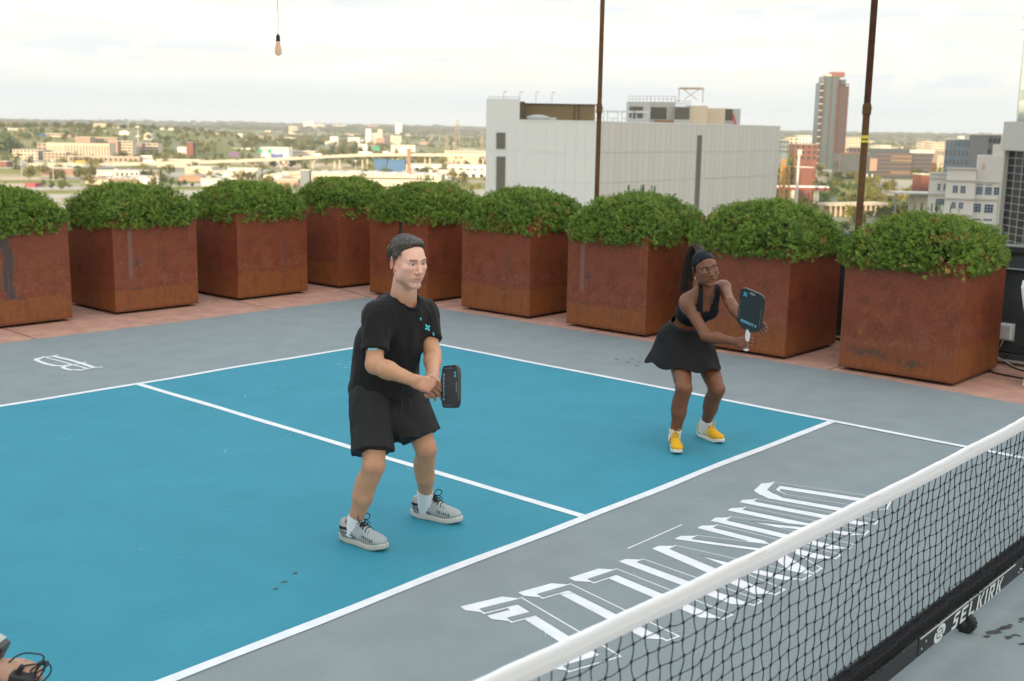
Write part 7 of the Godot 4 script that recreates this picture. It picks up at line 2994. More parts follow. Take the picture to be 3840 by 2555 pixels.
	for e in [[-3.2, -10.8, 0.75, 1.8, -6.0], [-1.75, -10.75, 0.75, 1.8, -6.0], [-2.6, -14.55, 2.1, 1.55, -6.0], [0.75, -11.0, 1.25, 1.9, 0.0], [2.55, -11.0, 1.25, 1.9, 0.0], [0.65, -15.0, 1.1, 1.7, 0.0], [2.4, -15.0, 1.1, 1.7, 0.0], [0.65, -19.0, 1.1, 1.7, 0.0], [2.4, -19.0, 1.1, 1.7, 0.0],
			[6.4, -11.2, 1.6, 2.0, -1.5], [8.5, -11.2, 1.6, 2.0, -1.5], [10.4, -11.2, 1.3, 2.0, -1.5], [6.1, -15.5, 2.1, 2.2, -1.5], [8.95, -15.6, 2.1, 2.2, -1.5], [6.1, -18.4, 2.1, 0.5, -1.5], [8.95, -18.4, 2.1, 0.5, -1.5], [6.1, -20.4, 2.1, 2.0, -1.5], [8.95, -20.4, 2.1, 2.0, -1.5], [6.4, -9.75, 1.6, 0.3, -1.5], [8.5, -9.75, 1.6, 0.3, -1.5]]:
		mb = MB.new()
		var wx := at3(e[0], (e[1] as float) + g, (e[4] as float))
		mb.box(wx.translated_local(Vector3(0, 0, 0.03)), Vector3((e[2] as float) + 0.24, (e[3] as float) + 0.24, 0.1))
		var win := part("window", mb, mat(lin(0.66, 0.65, 0.62), 0.7), t)
		var nx := 2 if (e[2] as float) < 1.4 else 3
		var ny := 3 if (e[3] as float) > 1.0 else 1
		for i in nx:
			for j in ny:
				mb = MB.new()
				mb.box(wx.translated_local(Vector3(((i + 0.5) / nx - 0.5) * (e[2] as float), ((j + 0.5) / ny - 0.5) * (e[3] as float), 0.09)), Vector3((e[2] as float) / nx - 0.07, (e[3] as float) / ny - 0.07, 0.04))
				part("pane", mb, blue, win)
	for e in [[8.6, -9.2, 0.9, 1.6, -1.4]]:
		mb = MB.new()
		mb.box(at3(6.8, -5.2 + g, 1.9), Vector3(0.9, 1.5, 0.06))
		part("wall_patch", mb, mat(lin(0.50, 0.36, 0.30), 0.8), t)
	# flat canopy on pillars, with the beige hall below it
	t = thing("station_canopy", "long flat pale canopy on a blue grey pillar left of the white building", "canopy", street(207.0, GROUND, 600.0), GRID_TURN)
	mb = MB.new()
	mb.box(at3(2.0, 20.8, 0), Vector3(24.0, 0.9, 14.0))
	part("roof", mb, mat(lin(0.52, 0.50, 0.46), 0.8), t)
	mb = MB.new()
	mb.box(at3(7.5, 9.2, -2.0), Vector3(14.0, 22.0, 8.0))
	part("hall", mb, mat(lin(0.44, 0.39, 0.30), 0.85), t)
	mb = MB.new()
	mb.box(at3(12.6, 9.0, 2.1), Vector3(4.2, 12.0, 0.3))
	part("glazing", mb, M.window, t)
	mb = MB.new()
	mb.tube(PackedVector3Array([Vector3(-8.6, 0, 1), Vector3(-8.6, 20.4, 1)]), 0.5, 10)
	part("pillar", mb, mat(lin(0.24, 0.28, 0.31), 0.7), t)
	# the low sunlit roof just above the bushes
	t = thing("golden_arcade", "low sunlit cream arcade with columns, seen between the last two bushes", "arcade", street(212.0, GROUND, 720.0), GRID_TURN + 0.45)
	mb = MB.new()
	mb.box(at3(0, 7.4, 0), Vector3(46.0, 1.6, 12.0))
	part("roof", mb, paint_of("cream"), t)
	for k in 12:
		mb = MB.new()
		mb.box(at3(-22.0 + k * 4.0, 3.3, 5.0), Vector3(0.9, 6.6, 0.9))
		part("column", mb, paint_of("cream"), t)
	mb = MB.new()
	mb.box(at3(0, 3.2, -3.0), Vector3(45.0, 6.4, 4.0))
	part("back_wall", mb, paint_of("tan"), t)
	# red girder bridge
	t = thing("red_bridge", "red and white girder bridge beside the tall white mast", "bridge", street(183.0, -33.5, 760.0), GRID_TURN)
	mb = MB.new()
	mb.box(at3(0, 0, 0), Vector3(46.0, 1.5, 8.0))
	part("girder", mb, mat(lin(0.25, 0.06, 0.065), 0.7), t)
	mb = MB.new()
	mb.box(at3(0, 1.3, 0), Vector3(46.0, 0.9, 9.0))
	part("deck", mb, paint_of("white"), t)
	for k in 3:
		mb = MB.new()
		mb.box(at3(-16.0 + k * 16.0, -8.0, 0), Vector3(2.0, 14.0, 6.0))
		part("pier", mb, paint_of("palegroof"), t)


# ---------------------------------------------------------------- the brown residential tower
func brown_tower() -> void:
	var t := thing("residential_tower", "tall brown and blue glass residential tower standing alone against the sky", "tower", street(362.0, -46.0, 1342.0), GRID_TURN)
	var g := 46.0
	var brown := mat(lin(0.10, 0.050, 0.040), 0.75)
	var glass := mat(lin(0.085, 0.125, 0.135), 0.2, 0.0, 0.5)
	var glass2 := mat(lin(0.055, 0.080, 0.090), 0.2, 0.0, 0.5)
	var pale := mat(lin(0.50, 0.46, 0.40), 0.8)
	var mb := MB.new()
	# masses: [x, width, top, z front, depth]
	for e in [[-4.0, 17.0, 66.5, 12.0, 26.0, glass], [9.0, 14.5, 56.0, 9.5, 22.0, glass2], [-13.5, 5.0, 59.5, 8.0, 20.0, glass2], [7.5, 12.0, 63.5, 6.0, 18.0, glass]]:
		mb = MB.new()
		mb.box(at3(e[0], ((e[2] as float) + g) * 0.5, (e[3] as float) - (e[4] as float) * 0.5), Vector3(e[1], (e[2] as float) + g, e[4]), "-y")
		part("glass_volume", mb, e[5], t)
	for e in [[-12.0, 1.5, 66.8, 12.1], [-4.2, 1.6, 66.8, 12.1], [3.6, 1.5, 66.8, 12.1], [2.4, 1.2, 56.3, 12.3], [5.6, 1.6, 56.3, 9.7], [15.9, 1.2, 56.3, 9.7]]:
		mb = MB.new()
		mb.box(at3(e[0], ((e[2] as float) + g) * 0.5, e[3]), Vector3(e[1], (e[2] as float) + g, 0.9))
		part("pier", mb, brown, t)
	for k in 28:
		var y := 4.0 + k * 3.7
		mb = MB.new()
		mb.box(at3(10.5, y, 9.7), Vector3(10.0, 1.3, 0.5), "-z")
		part("floor_band", mb, brown, t)
		if k < 28:
			mb = MB.new()
			mb.box(at3(-13.6, y, 8.6), Vector3(5.2, 1.0, 1.6))
			part("balcony", mb, brown if k % 2 == 0 else pale, t)
			if k > 1:
				mb = MB.new()
				mb.box(at3(16.2, y + 0.3, 8.0), Vector3(2.4, 0.7, 3.0))
				part("balcony", mb, pale if k % 3 else brown, t)
	mb = MB.new()
	for k in 6:
		mb.box(at3(6.9 + k * 1.75, (56.0 + g) * 0.5, 9.8), Vector3(0.55, 56.0 + g, 0.5))
	part("pilasters", mb, brown, t).set_meta("kind", "stuff")
	mb = MB.new()
	for k in 30:
		mb.box(at3(-4.0, 3.0 + k * 3.7, 12.05), Vector3(16.0, 0.5, 0.3))
	part("floor_line", mb, glass2, t).set_meta("kind", "stuff")
	mb = MB.new()
	mb.box(at3(3.9, 68.8 + g, 1.0), Vector3(14.5, 5.5, 14.0))
	part("crown", mb, mat(lin(0.22, 0.095, 0.075), 0.8), t)
	mb = MB.new()
	mb.box(at3(-8.0, 67.6 + g, 4.0), Vector3(8.0, 3.0, 12.0))
	part("roof_screen", mb, pale, t)
	mb = MB.new()
	mb.box(at3(7.5, 60.5 + g, 6.3), Vector3(12.4, 0.6, 0.6))
	mb.box(at3(7.5, 57.2 + g, 6.3), Vector3(12.4, 0.6, 0.6))
	part("spandrel", mb, glass2, t).set_meta("kind", "stuff")
	mb = MB.new()
	mb.box(at3(2.0, 3.5, 16.0), Vector3(36.0, 7.0, 10.0))
	part("podium", mb, pale, t)


# ---------------------------------------------------------------- the dark glass offices at its foot
func glass_offices() -> void:
	var t := thing("glass_offices", "long dark glass and brown office block at the foot of the brown tower", "office", street(368.0, GROUND, 1150.0), GRID_TURN)
	var g := -GROUND
	var brown := mat(lin(0.14, 0.085, 0.07), 0.7)
	var glass := mat(lin(0.07, 0.085, 0.095), 0.10, 0.0, 0.8)
	var warm := mat(lin(0.30, 0.22, 0.13), 0.4)
	var mb := MB.new()
	for e in [[-39.0, 21.0, -16.4, -36.5, 12.0], [-18.5, 20.0, -16.4, -40.0, 8.0], [6.0, 34.0, -16.0, -40.0, 9.0], [36.0, 24.0, -15.0, -36.5, 6.0], [2.0, 42.0, -11.2, -16.0, 0.0]]:
		mb = MB.new()
		var hh: float = (e[2] as float) - (e[3] as float)
		mb.box(at3(e[0], (e[3] as float) + g + hh * 0.5, (e[4] as float) - 12.0), Vector3(e[1], hh, 24.0))
		part("glass_volume", mb, glass, t)
	for k in 6:
		var y := -16.6 - k * 3.9 + g
		mb = MB.new()
		mb.box(at3(6.0, y, 9.2), Vector3(35.0, 1.5, 0.6))
		part("floor_band", mb, brown, t)
		mb = MB.new()
		mb.box(at3(36.0, y + 0.8, 6.2), Vector3(24.4, 1.2, 0.6))
		part("floor_band", mb, brown, t)
		if k in [0, 1, 4]:
			mb = MB.new()
			for j in 14:
				mb.box(at3(3.0 + j * 1.45, y - 1.9, 9.1), Vector3(0.9, 1.8, 0.5))
			part("warm_blind", mb, warm, t).set_meta("kind", "stuff")
	for e in [[-39.0, 21.6, -16.3, 12.1], [-39.0, 21.6, -36.0, 12.1]]:
		mb = MB.new()
		mb.box(at3(e[0], (e[2] as float) + g, e[3]), Vector3(e[1], 1.4, 0.6))
		part("brown_frame", mb, brown, t)
	mb = MB.new()
	mb.box(at3(-49.0, -26.2 + g, 12.1), Vector3(1.6, 20.0, 0.6))
	part("brown_frame", mb, brown, t)
	mb = MB.new()
	mb.box(at3(-14.0, -27.0 + g, 8.3), Vector3(8.0, 12.0, 0.8))
	part("brick_panel", mb, paint_of("rose"), t)
	mb = MB.new()
	for k in 9:
		mb.box(at3(-46.0 + k * 1.9, -26.0 + g, 12.15), Vector3(0.2, 19.0, 0.3))
	for k in 8:
		mb.box(at3(-18.0 + k * 1.9 + 0.0, -24.0 + g, 8.15), Vector3(0.2, 15.0, 0.3))
	part("mullion", mb, mat(lin(0.18, 0.19, 0.19), 0.5), t).set_meta("kind", "stuff")
	for k in 15:
		mb = MB.new()
		mb.box(at3(-46.0 + k * 5.2, (-40.0 + g) * 0.5 + 1.0, 7.5), Vector3(1.1, -40.0 + g + 6.0, 1.1))
		part("column", mb, paint_of("white"), t)
	mb = MB.new()
	mb.box(at3(6.0, 4.5, 2.0), Vector3(60.0, 8.0, 4.0))
	part("podium", mb, paint_of("gold"), t)


# ---------------------------------------------------------------- the viaduct and its traffic
func viaduct() -> void:
	var t := thing("highway_viaduct", "long pale concrete highway viaduct on piers crossing the plain", "viaduct", street(-190.0, GROUND, 1370.0), GRID_TURN)
	var pale := paint_of("palegroof")
	var path := [Vector3(-520, -45.0, 1235), Vector3(-420, -43.5, 1275), Vector3(-298, -39.0, 1330), Vector3(-179, -32.4, 1380), Vector3(-36, -31.0, 1420), Vector3(60, -30.5, 1440)]
	var pts := spline(path, 8)
	var inv := t.transform.affine_inverse()
	for i in pts.size() - 1:
		var a := inv * street(pts[i].x, pts[i].y, pts[i].z)
		var b := inv * street(pts[i + 1].x, pts[i + 1].y, pts[i + 1].z)
		var d := b - a
		var x := Transform3D(Basis.looking_at(d.normalized(), Vector3.UP), (a + b) * 0.5)
		var mb := MB.new()
		mb.box(x, Vector3(20.0, 1.8, d.length() + 0.4))
		for s in [-1.0, 1.0]:
			mb.box(x.translated_local(Vector3(9.8 * s, 1.4, 0)), Vector3(0.35, 1.1, d.length() + 0.4))
		part("deck_span", mb, pale, t)
		if i > 12 and i % 2 == 0:
			mb = MB.new()
			var hp := a.y
			for s in [-1.0, 1.0]:
				mb.box(at3(a.x + 3.0 * s, hp * 0.5, a.z), Vector3(1.8, hp, 1.8))
			mb.box(at3(a.x, hp - 1.4, a.z), Vector3(12.0, 1.4, 2.0))
			part("pier", mb, paint_of("cream"), t)
	# lorries and cars
	var rng := RandomNumberGenerator.new()
	rng.seed = 61
	var spots := [[20.5, "white lorry with a pink cab on the viaduct", Color(0.75, 0.72, 0.66), Color(0.55, 0.06, 0.14), 15.0], [24.0, "long white lorry near the middle of the viaduct", Color(0.78, 0.76, 0.72), Color(0.7, 0.7, 0.68), 17.0],
		[25.4, "short white lorry just right of the long white one", Color(0.78, 0.76, 0.7), Color(0.5, 0.5, 0.5), 10.0], [32.5, "white box lorry near the right end of the viaduct", Color(0.7, 0.68, 0.62), Color(0.35, 0.34, 0.32), 11.0],
		[9.0, "white lorry on the low left ramp of the viaduct", Color(0.78, 0.76, 0.7), Color(0.6, 0.6, 0.58), 14.0], [4.5, "yellow lorry on the road below the flats", Color(0.60, 0.42, 0.06), Color(0.5, 0.36, 0.06), 12.0]]
	for e in spots:
		var i := int(e[0])
		var f: float = (e[0] as float) - i
		var p := pts[i].lerp(pts[i + 1], f)
		var q := pts[i + 1] - pts[i]
		var w0 := street(p.x, p.y + 0.9, p.z)
		var dirw := (AHEAD * q.z + ASIDE * q.x).normalized()
		var side := dirw.cross(Vector3.UP)
		lorry(e[1], w0 + side * 4.0, atan2(dirw.x, dirw.z), e[2], e[3], e[4])
	var proto: Node3D = null
	var tints := [["white", Color(0.7, 0.7, 0.68)], ["dark", Color(0.03, 0.03, 0.035)], ["silver", Color(0.42, 0.43, 0.44)], ["red", Color(0.35, 0.04, 0.03)], ["blue", Color(0.05, 0.10, 0.25)]]
	for i in 16:
		var u := rng.randf_range(1.0, pts.size() - 2.0)
		var p2 := pts[int(u)].lerp(pts[int(u) + 1], u - int(u))
		var q2 := pts[int(u) + 1] - pts[int(u)]
		var dir2 := (AHEAD * q2.z + ASIDE * q2.x).normalized()
		var lane: float = [-6.5, -3.0, 3.0, 6.5][rng.randi() % 4]
		var tint: Array = tints[rng.randi() % tints.size()]
		var at := street(p2.x, p2.y + 0.9, p2.z) + dir2.cross(Vector3.UP) * lane
		car("%s car driving on the %s of the viaduct" % [tint[0], "left ramp" if u < 14.0 else "middle" if u < 26.0 else "right end"], at, atan2(dir2.x, dir2.z), tint[1])
	for i in 9:
		var u2 := i / 9.0
		var tint2: Array = tints[rng.randi() % tints.size()]
		var at2 := street(lerpf(-640.0, -120.0, u2) + rng.randf_range(-15, 15), GROUND + 0.36, lerpf(1282.0, 1188.0, u2) + rng.randf_range(-4, 4))
		car("%s car on the flat road left of the viaduct" % tint2[0], at2, GRID_TURN + PI * 0.5, tint2[1])


var car_parts := {}


func car(label: String, at: Vector3, turn: float, tint: Color) -> void:
	var t := thing("parked_car" if false else "car", label, "car", at, turn, "cars on the far roads")
	if car_parts.is_empty():
		var b := MB.new()
		b.bevel(at3(0, 0.62, 0), Vector3(1.8, 0.65, 4.4), 0.15)
		car_parts.body = b.mesh()
		var c := MB.new()
		c.bevel(at3(0, 1.15, -0.2), Vector3(1.6, 0.6, 2.3), 0.25)
		car_parts.cabin = c.mesh()
		var w := MB.new()
		w.lathe(Transform3D(Basis(Vector3.BACK, PI * 0.5), Vector3.ZERO), PackedVector2Array([Vector2(0, -0.1), Vector2(0.33, -0.1), Vector2(0.33, 0.1), Vector2(0, 0.1)]), 10)
		car_parts.wheel = w.mesh()
	part("body", car_parts.body, mat(lin(tint.r, tint.g, tint.b), 0.3), t)
	part("cabin", car_parts.cabin, M.window, t)
	for sx in [-0.82, 0.82]:
		for sz in [-1.4, 1.4]:
			part("wheel", car_parts.wheel, M.rubber, t, Vector3(sx, 0.33, sz))


func lorry(label: String, at: Vector3, turn: float, box: Color, cab: Color, L: float) -> void:
	var t := thing("lorry", label, "lorry", at, turn, "lorries on the far roads")
	var mb := MB.new()
	mb.bevel(at3(0, 2.5, -1.2), Vector3(2.6, 2.9, L - 3.4), 0.08)
	part("trailer", mb, mat(lin(box.r, box.g, box.b), 0.6), t)
	mb = MB.new()
	mb.bevel(at3(0, 1.9, L * 0.5 - 1.5), Vector3(2.4, 2.8, 2.4), 0.25)
	part("cab", mb, mat(lin(cab.r, cab.g, cab.b), 0.4), t)
	for z in [-0.4, -0.28, 0.36]:
		for sx in [-1.0, 1.0]:
			mb = MB.new()
			mb.lathe(Transform3D(Basis(Vector3.BACK, PI * 0.5), Vector3(sx * 1.05, 0.5, z * L)), PackedVector2Array([Vector2(0, -0.15), Vector2(0.5, -0.15), Vector2(0.5, 0.15), Vector2(0, 0.15)]), 10)
			part("wheel", mb, M.rubber, t)


# ---------------------------------------------------------------- trees
var crowns: Array = []
var trunk_mesh: ArrayMesh


func crown_mesh(sd: int, tall: float) -> ArrayMesh:
	# a crown one metre tall and about as wide, of leaf clumps on several boughs
	var rng := RandomNumberGenerator.new()
	rng.seed = sd
	var mb := MB.new()
	var lobes := []
	for k in 9:
		var a := rng.randf() * TAU
		var r := rng.randf_range(0.05, 0.27)
		lobes.append([Vector3(cos(a) * r, rng.randf_range(0.28, 0.78) * tall, sin(a) * r), rng.randf_range(0.15, 0.24)])
	for k in 300:
		var l: Array = lobes[rng.randi() % lobes.size()]
		var d := Vector3(rng.randfn(0, 1), rng.randfn(0, 1), rng.randfn(0, 1)).normalized()
		var p: Vector3 = (l[0] as Vector3) + d * (l[1] as float) * pow(rng.randf_range(0.45, 1.08), 0.6)
		var nn := (d + Vector3(0, 0.4, 0) + Vector3(rng.randfn(0, 0.4), rng.randfn(0, 0.4), rng.randfn(0, 0.4))).normalized()
		var u := nn.cross(Vector3(rng.randfn(0, 1), rng.randfn(0, 1), rng.randfn(0, 1))).normalized()
		var w := nn.cross(u)
		var s := rng.randf_range(0.035, 0.075)
		var tone := rng.randf_range(0.55, 1.3)
		mb.col = Color(tone, tone * rng.randf_range(0.92, 1.05), tone * 0.9)
		mb.quad(p - u * s, p - w * s * 0.6, p + u * s, p + w * s * 0.6, nn)
	return mb.mesh()


func leaf_tint(k: int) -> StandardMaterial3D:
	var tints := [Color(0.080, 0.140, 0.036), Color(0.130, 0.180, 0.040), Color(0.060, 0.115, 0.038), Color(0.160, 0.165, 0.040), Color(0.100, 0.155, 0.034)]
	var m := vmat(0.9, 0.2)
	var c: Color = tints[k % 5]
	m.albedo_color = lin(c.r, c.g, c.b)
	m.backlight = Color(0.15, 0.2, 0.06)
	return m


func trees() -> void:
	for k in 5:
		crowns.append(crown_mesh(900 + k, [1.0, 1.15, 0.9, 1.0, 1.1][k]))
	var tm := MB.new()
	tm.tube(PackedVector3Array([Vector3(0, -0.05, 0), Vector3(0.01, 0.25, 0), Vector3(0, 0.5, 0.01), Vector3(0.02, 0.75, 0)]), PackedFloat32Array([0.03, 0.022, 0.015, 0.005]), 6)
	for k in 5:
		var a := k * 1.3
		tm.tube(PackedVector3Array([Vector3(0, 0.3 + 0.06 * k, 0), Vector3(cos(a) * 0.12, 0.42 + 0.07 * k, sin(a) * 0.12), Vector3(cos(a) * 0.22, 0.5 + 0.07 * k, sin(a) * 0.22)]), PackedFloat32Array([0.012, 0.008, 0.003]), 5)
	trunk_mesh = tm.mesh()
	var tints := []
	for k in 5:
		tints.append(leaf_tint(k))
	var bark := mat(lin(0.10, 0.075, 0.05), 0.9)
	var words := ["green", "light green", "dark green", "olive", "mid green"]
	for i in TREE_ROWS.size():
		var r: Array = TREE_ROWS[i]
		var k := (i * 7 + int(r[3])) % 5
		var near := place_words(r[0], r[2])
		var size := "small" if (r[3] as float) < 9.0 else "tall" if (r[3] as float) > 17.0 else "round"
		var g := minf(r[1], land(r[0], r[2]))
		var H: float = (r[1] as float) + (r[3] as float) - g
		var t := thing("tree", "%s %s tree %s" % [size, words[k], near], "tree", street(r[0], g, r[2]), i * 1.7, "%s %s trees %s" % [size, words[k], near])
		var c := part("crown", crowns[i % 5], tints[k], t)
		c.scale = Vector3(minf(H * 1.05, (r[3] as float) * 1.15), H, minf(H * 1.05, (r[3] as float) * 1.15))
		var b := part("trunk", trunk_mesh, bark, t)
		b.scale = Vector3.ONE * H
	# the woods: ridge, plain and far hills, too many to count
	var rng := RandomNumberGenerator.new()
	rng.seed = 71
	var buckets: Array[Array] = [[], [], []]
	var cols: Array[Array] = [[], [], []]
	for i in 15000:
		var a := deg_to_rad(rng.randf_range(-27.0, 27.0))
		var d := sqrt(rng.randf_range(pow(900.0, 2), pow(9500.0, 2))) if i > 7000 else rng.randf_range(620.0, 4000.0)
		var x := sin(a) * d
		var z := cos(a) * d
		var deg := rad_to_deg(a)
		var dens := 0.55 + 1.5 * hill_noise.get_noise_2d(x * 2.5 + 5000.0, z * 2.5)
		if d < 1450.0:
			dens = 0.16 + 1.2 * hill_noise.get_noise_2d(x * 9.0 + 700.0, z * 9.0)
			if deg > 8.0:
				dens += 0.45
			elif d < 900.0:
				continue
		elif deg < -6.0 and d < 2700.0:
			dens += 0.35 * smoothstep(-6.0, -14.0, deg)
		elif d < 2600.0:
			dens -= 0.25
		if d > 5200.0:
			dens = 1.0
		if rng.randf() > dens:
			continue
		var h := rng.randf_range(6.0, 13.0) * (1.0 + 0.7 * smoothstep(2500.0, 6000.0, d))
		var wd := h * rng.randf_range(1.0, 1.5) * (1.0 + 1.6 * smoothstep(3000.0, 7000.0, d))
		var m := rng.randi() % 3
		buckets[m].append(Transform3D(Basis(Vector3.UP, rng.randf() * TAU).scaled_local(Vector3(wd, h, wd)), street(x, land(x, z) - 0.6, z)))
		var tone := rng.randf_range(0.7, 1.25)
		var c2 := Color(0.095, 0.130, 0.030).lerp(Color(0.245, 0.215, 0.048), rng.randf()) * tone
		c2.a = 1.0
		cols[m].append(c2)
	var lm := vmat(0.9, 0.2)
	var wood := thing("woods", "mixed green woodland spread over the plain, ridge and far hills", "woods")
	wood.set_meta("kind", "stuff")
	for m in 3:
		var mm := MultiMesh.new()
		mm.transform_format = MultiMesh.TRANSFORM_3D
		mm.use_colors = true
		mm.mesh = crowns[m]
		mm.instance_count = buckets[m].size()
		for i in buckets[m].size():
			mm.set_instance_transform(i, buckets[m][i])
			mm.set_instance_color(i, cols[m][i])
		var o := MultiMeshInstance3D.new()
		o.multimesh = mm
		o.material_override = lm
		o.set_meta("kind", "stuff")
		hang(o, "treetops", wood)


# ---------------------------------------------------------------- masts, pylons, signs
func poles() -> void:
	var pale := mat(lin(0.62, 0.58, 0.50), 0.7)
	var lamp := func(label: String, x: float, z: float, base: float, top: float, w: float, arms: int) -> void:
		var t := thing("light_mast", label, "mast", street(x, base, z), GRID_TURN, "tall masts in the plain")
		var mb := MB.new()
		mb.tube(PackedVector3Array([Vector3(0, 0, 0), Vector3(0, top - base, 0)]), PackedFloat32Array([w, w * 0.55]), 8)
		part("pole", mb, pale, t)
		mb = MB.new()
		for k in arms:
			mb.box(at3(0, (top - base) * (1.0 - 0.32 * k), 0), Vector3(w * 7.0, w * 2.6, w * 7.0))
		part("lamp_head", mb, pale, t)
	lamp.call("tall pale mast with three white drum heads above the flats", -507.0, 1560.0, -42.0, -4.0, 0.7, 3)
	lamp.call("white lamp mast above the second bush, left one", -394.0, 985.0, -48.0, -31.0, 0.35, 1)
	lamp.call("white lamp mast above the second bush, right one", -333.0, 965.0, -48.0, -37.0, 0.4, 1)
	lamp.call("white lamp mast at the far left, first", -455.0, 1010.0, -48.0, -32.0, 0.3, 1)
	lamp.call("white lamp mast at the far left, second", -440.0, 1030.0, -48.0, -30.0, 0.3, 1)
	lamp.call("white lamp mast at the far left beside the flat shed", -418.0, 990.0, -48.0, -30.0, 0.3, 1)
	lamp.call("thin lamp mast between second and third bush", -212.0, 950.0, -48.0, -34.0, 0.3, 1)
	lamp.call("thin lamp mast beside the scrap yard", -150.0, 1090.0, -48.0, -30.0, 0.35, 1)
	lamp.call("lamp mast over the left viaduct ramp", -260.0, 1345.0, -38.0, -24.0, 0.3, 1)
	lamp.call("lamp mast over the middle of the viaduct", -140.0, 1392.0, -32.0, -17.0, 0.3, 1)
	lamp.call("lamp mast over the right part of the viaduct", -75.0, 1410.0, -31.0, -16.0, 0.3, 1)
	# white monopole on the right
	var t2 := thing("white_mast", "thick white cell mast beside the orange pylons", "mast", street(171.5, GROUND, 700.0), GRID_TURN)
	var mb2 := MB.new()
	mb2.tube(PackedVector3Array([Vector3(0, 0, 0), Vector3(0, 40.6, 0)]), PackedFloat32Array([1.0, 0.7]), 10)
	part("pole", mb2, mat(lin(0.55, 0.55, 0.52), 0.7), t2)
	mb2 = MB.new()
	mb2.box(at3(0.2, 39.0, 0), Vector3(2.2, 3.2, 2.2))
	part("aerial", mb2, mat(lin(0.55, 0.55, 0.52), 0.7), t2)
	var orange := mat(lin(0.50, 0.27, 0.10), 0.7)
	var steel := mat(lin(0.45, 0.36, 0.26), 0.7)
	for e in [["orange lattice pylon left of the white mast, nearer one", 153.0, 650.0, -48.0, -15.5, 3.2, orange], ["orange lattice pylon left of the white mast, slimmer one", 160.0, 690.0, -48.0, -13.0, 2.2, orange],
			["slender lattice pylon rising above the woods left of the pale building", -95.0, 1900.0, -36.0, 15.0, 5.0, steel], ["lattice pylon among the far sheds left of the pale building", -118.0, 2000.0, -40.0, -8.0, 3.5, steel],
			["lattice pylon behind the middle of the viaduct", -250.0, 2050.0, -40.0, -9.0, 3.5, steel], ["lattice pylon nearest the pale building", -60.0, 2100.0, -40.0, -10.0, 3.5, steel]]:
		pylon(e[0], e[1], e[2], e[3], e[4], e[5], e[6])
	t2 = thing("brown_pole", "thick brown square pole above the fifth bush, left of the pale building", "pole", street(-92.8, GROUND, 1012.0), GRID_TURN)
	mb2 = MB.new()
	mb2.box(at3(0, 15.5, 0), Vector3(3.0, 31.0, 3.0))
	part("shaft", mb2, mat(lin(0.30, 0.17, 0.11), 0.8), t2)
	mb2 = MB.new()
	mb2.box(at3(0, 31.2, 0), Vector3(3.6, 0.8, 3.6))
	part("cap", mb2, mat(lin(0.30, 0.17, 0.11), 0.8), t2)
	for e in [["first green road sign beside the depot", -330.0, 1500.0, -32.0, 6.0, 5.0, Color(0.03, 0.30, 0.17)], ["second green road sign beside the depot", -318.0, 1500.0, -32.0, 5.0, 4.5, Color(0.03, 0.30, 0.17)],
			["blue and purple billboard by the depot", -296.0, 1440.0, -38.0, 14.0, 8.0, Color(0.10, 0.13, 0.38)], ["white and red billboard right of the hotel deck", -446.0, 1400.0, -41.0, 14.0, 8.0, Color(0.70, 0.60, 0.55)],
			["green overhead road sign above the viaduct", -168.0, 1400.0, -24.0, 7.0, 5.0, Color(0.03, 0.30, 0.17)], ["dark purple billboard at the left end of the viaduct", -330.0, 1360.0, -33.0, 12.0, 6.0, Color(0.16, 0.10, 0.20)]]:
		var y: float = e[3]
		var g := land(e[1], e[2])
		var t3 := thing("billboard" if e[0].contains("billboard") else "road_sign", e[0], "billboard" if e[0].contains("billboard") else "road sign", street(e[1], g, e[2]), GRID_TURN)
		var mb3 := MB.new()
		mb3.box(at3(0, y - g, 0), Vector3(e[4], e[5], 0.4))
		var c: Color = e[6]
		part("board", mb3, mat(lin(c.r, c.g, c.b), 0.7), t3)
		mb3 = MB.new()
		for s in [-0.3, 0.3]:
			mb3.tube(PackedVector3Array([Vector3(s * (e[4] as float), 0, -0.4), Vector3(s * (e[4] as float), y - g, -0.4)]), 0.25, 6)
		part("posts", mb3, mat(lin(0.25, 0.24, 0.22), 0.7), t3).set_meta("kind", "stuff")


func pylon(label: String, x: float, z: float, base: float, top: float, w: float, m: Material) -> void:
	var t := thing("pylon", label, "pylon", street(x, base, z), GRID_TURN, "lattice pylons")
	var H := top - base
	for s in [[-1, -1], [1, -1], [1, 1], [-1, 1]]:
		var mb := MB.new()
		mb.tube(PackedVector3Array([Vector3(s[0] * w, 0, s[1] * w), Vector3(s[0] * w * 0.25, H, s[1] * w * 0.25)]), 0.28, 4)
		part("leg", mb, m, t)
	var br := MB.new()
	for k in 9:
		var y0 := H * k / 9.0
		var y1 := H * (k + 1) / 9.0
		var w0 := lerpf(w, w * 0.25, k / 9.0)
		var w1 := lerpf(w, w * 0.25, (k + 1) / 9.0)
		for s in [-1.0, 1.0]:
			br.tube(PackedVector3Array([Vector3(-w0, y0, w0 * s), Vector3(w1, y1, w1 * s)]), 0.14, 4, false)
			br.tube(PackedVector3Array([Vector3(w0, y0, w0 * s), Vector3(-w1, y1, w1 * s)]), 0.14, 4, false)
			br.tube(PackedVector3Array([Vector3(w0 * s, y0, -w0), Vector3(w1 * s, y1, w1)]), 0.14, 4, false)
	part("bracing", br, m, t).set_meta("kind", "stuff")
	for k in 3:
		var am := MB.new()
		am.box(at3(0, H * (0.74 + 0.12 * k), 0), Vector3(w * 3.2 - k * w * 0.5, 0.35, 0.35))
		part("cross_arm", am, m, t)


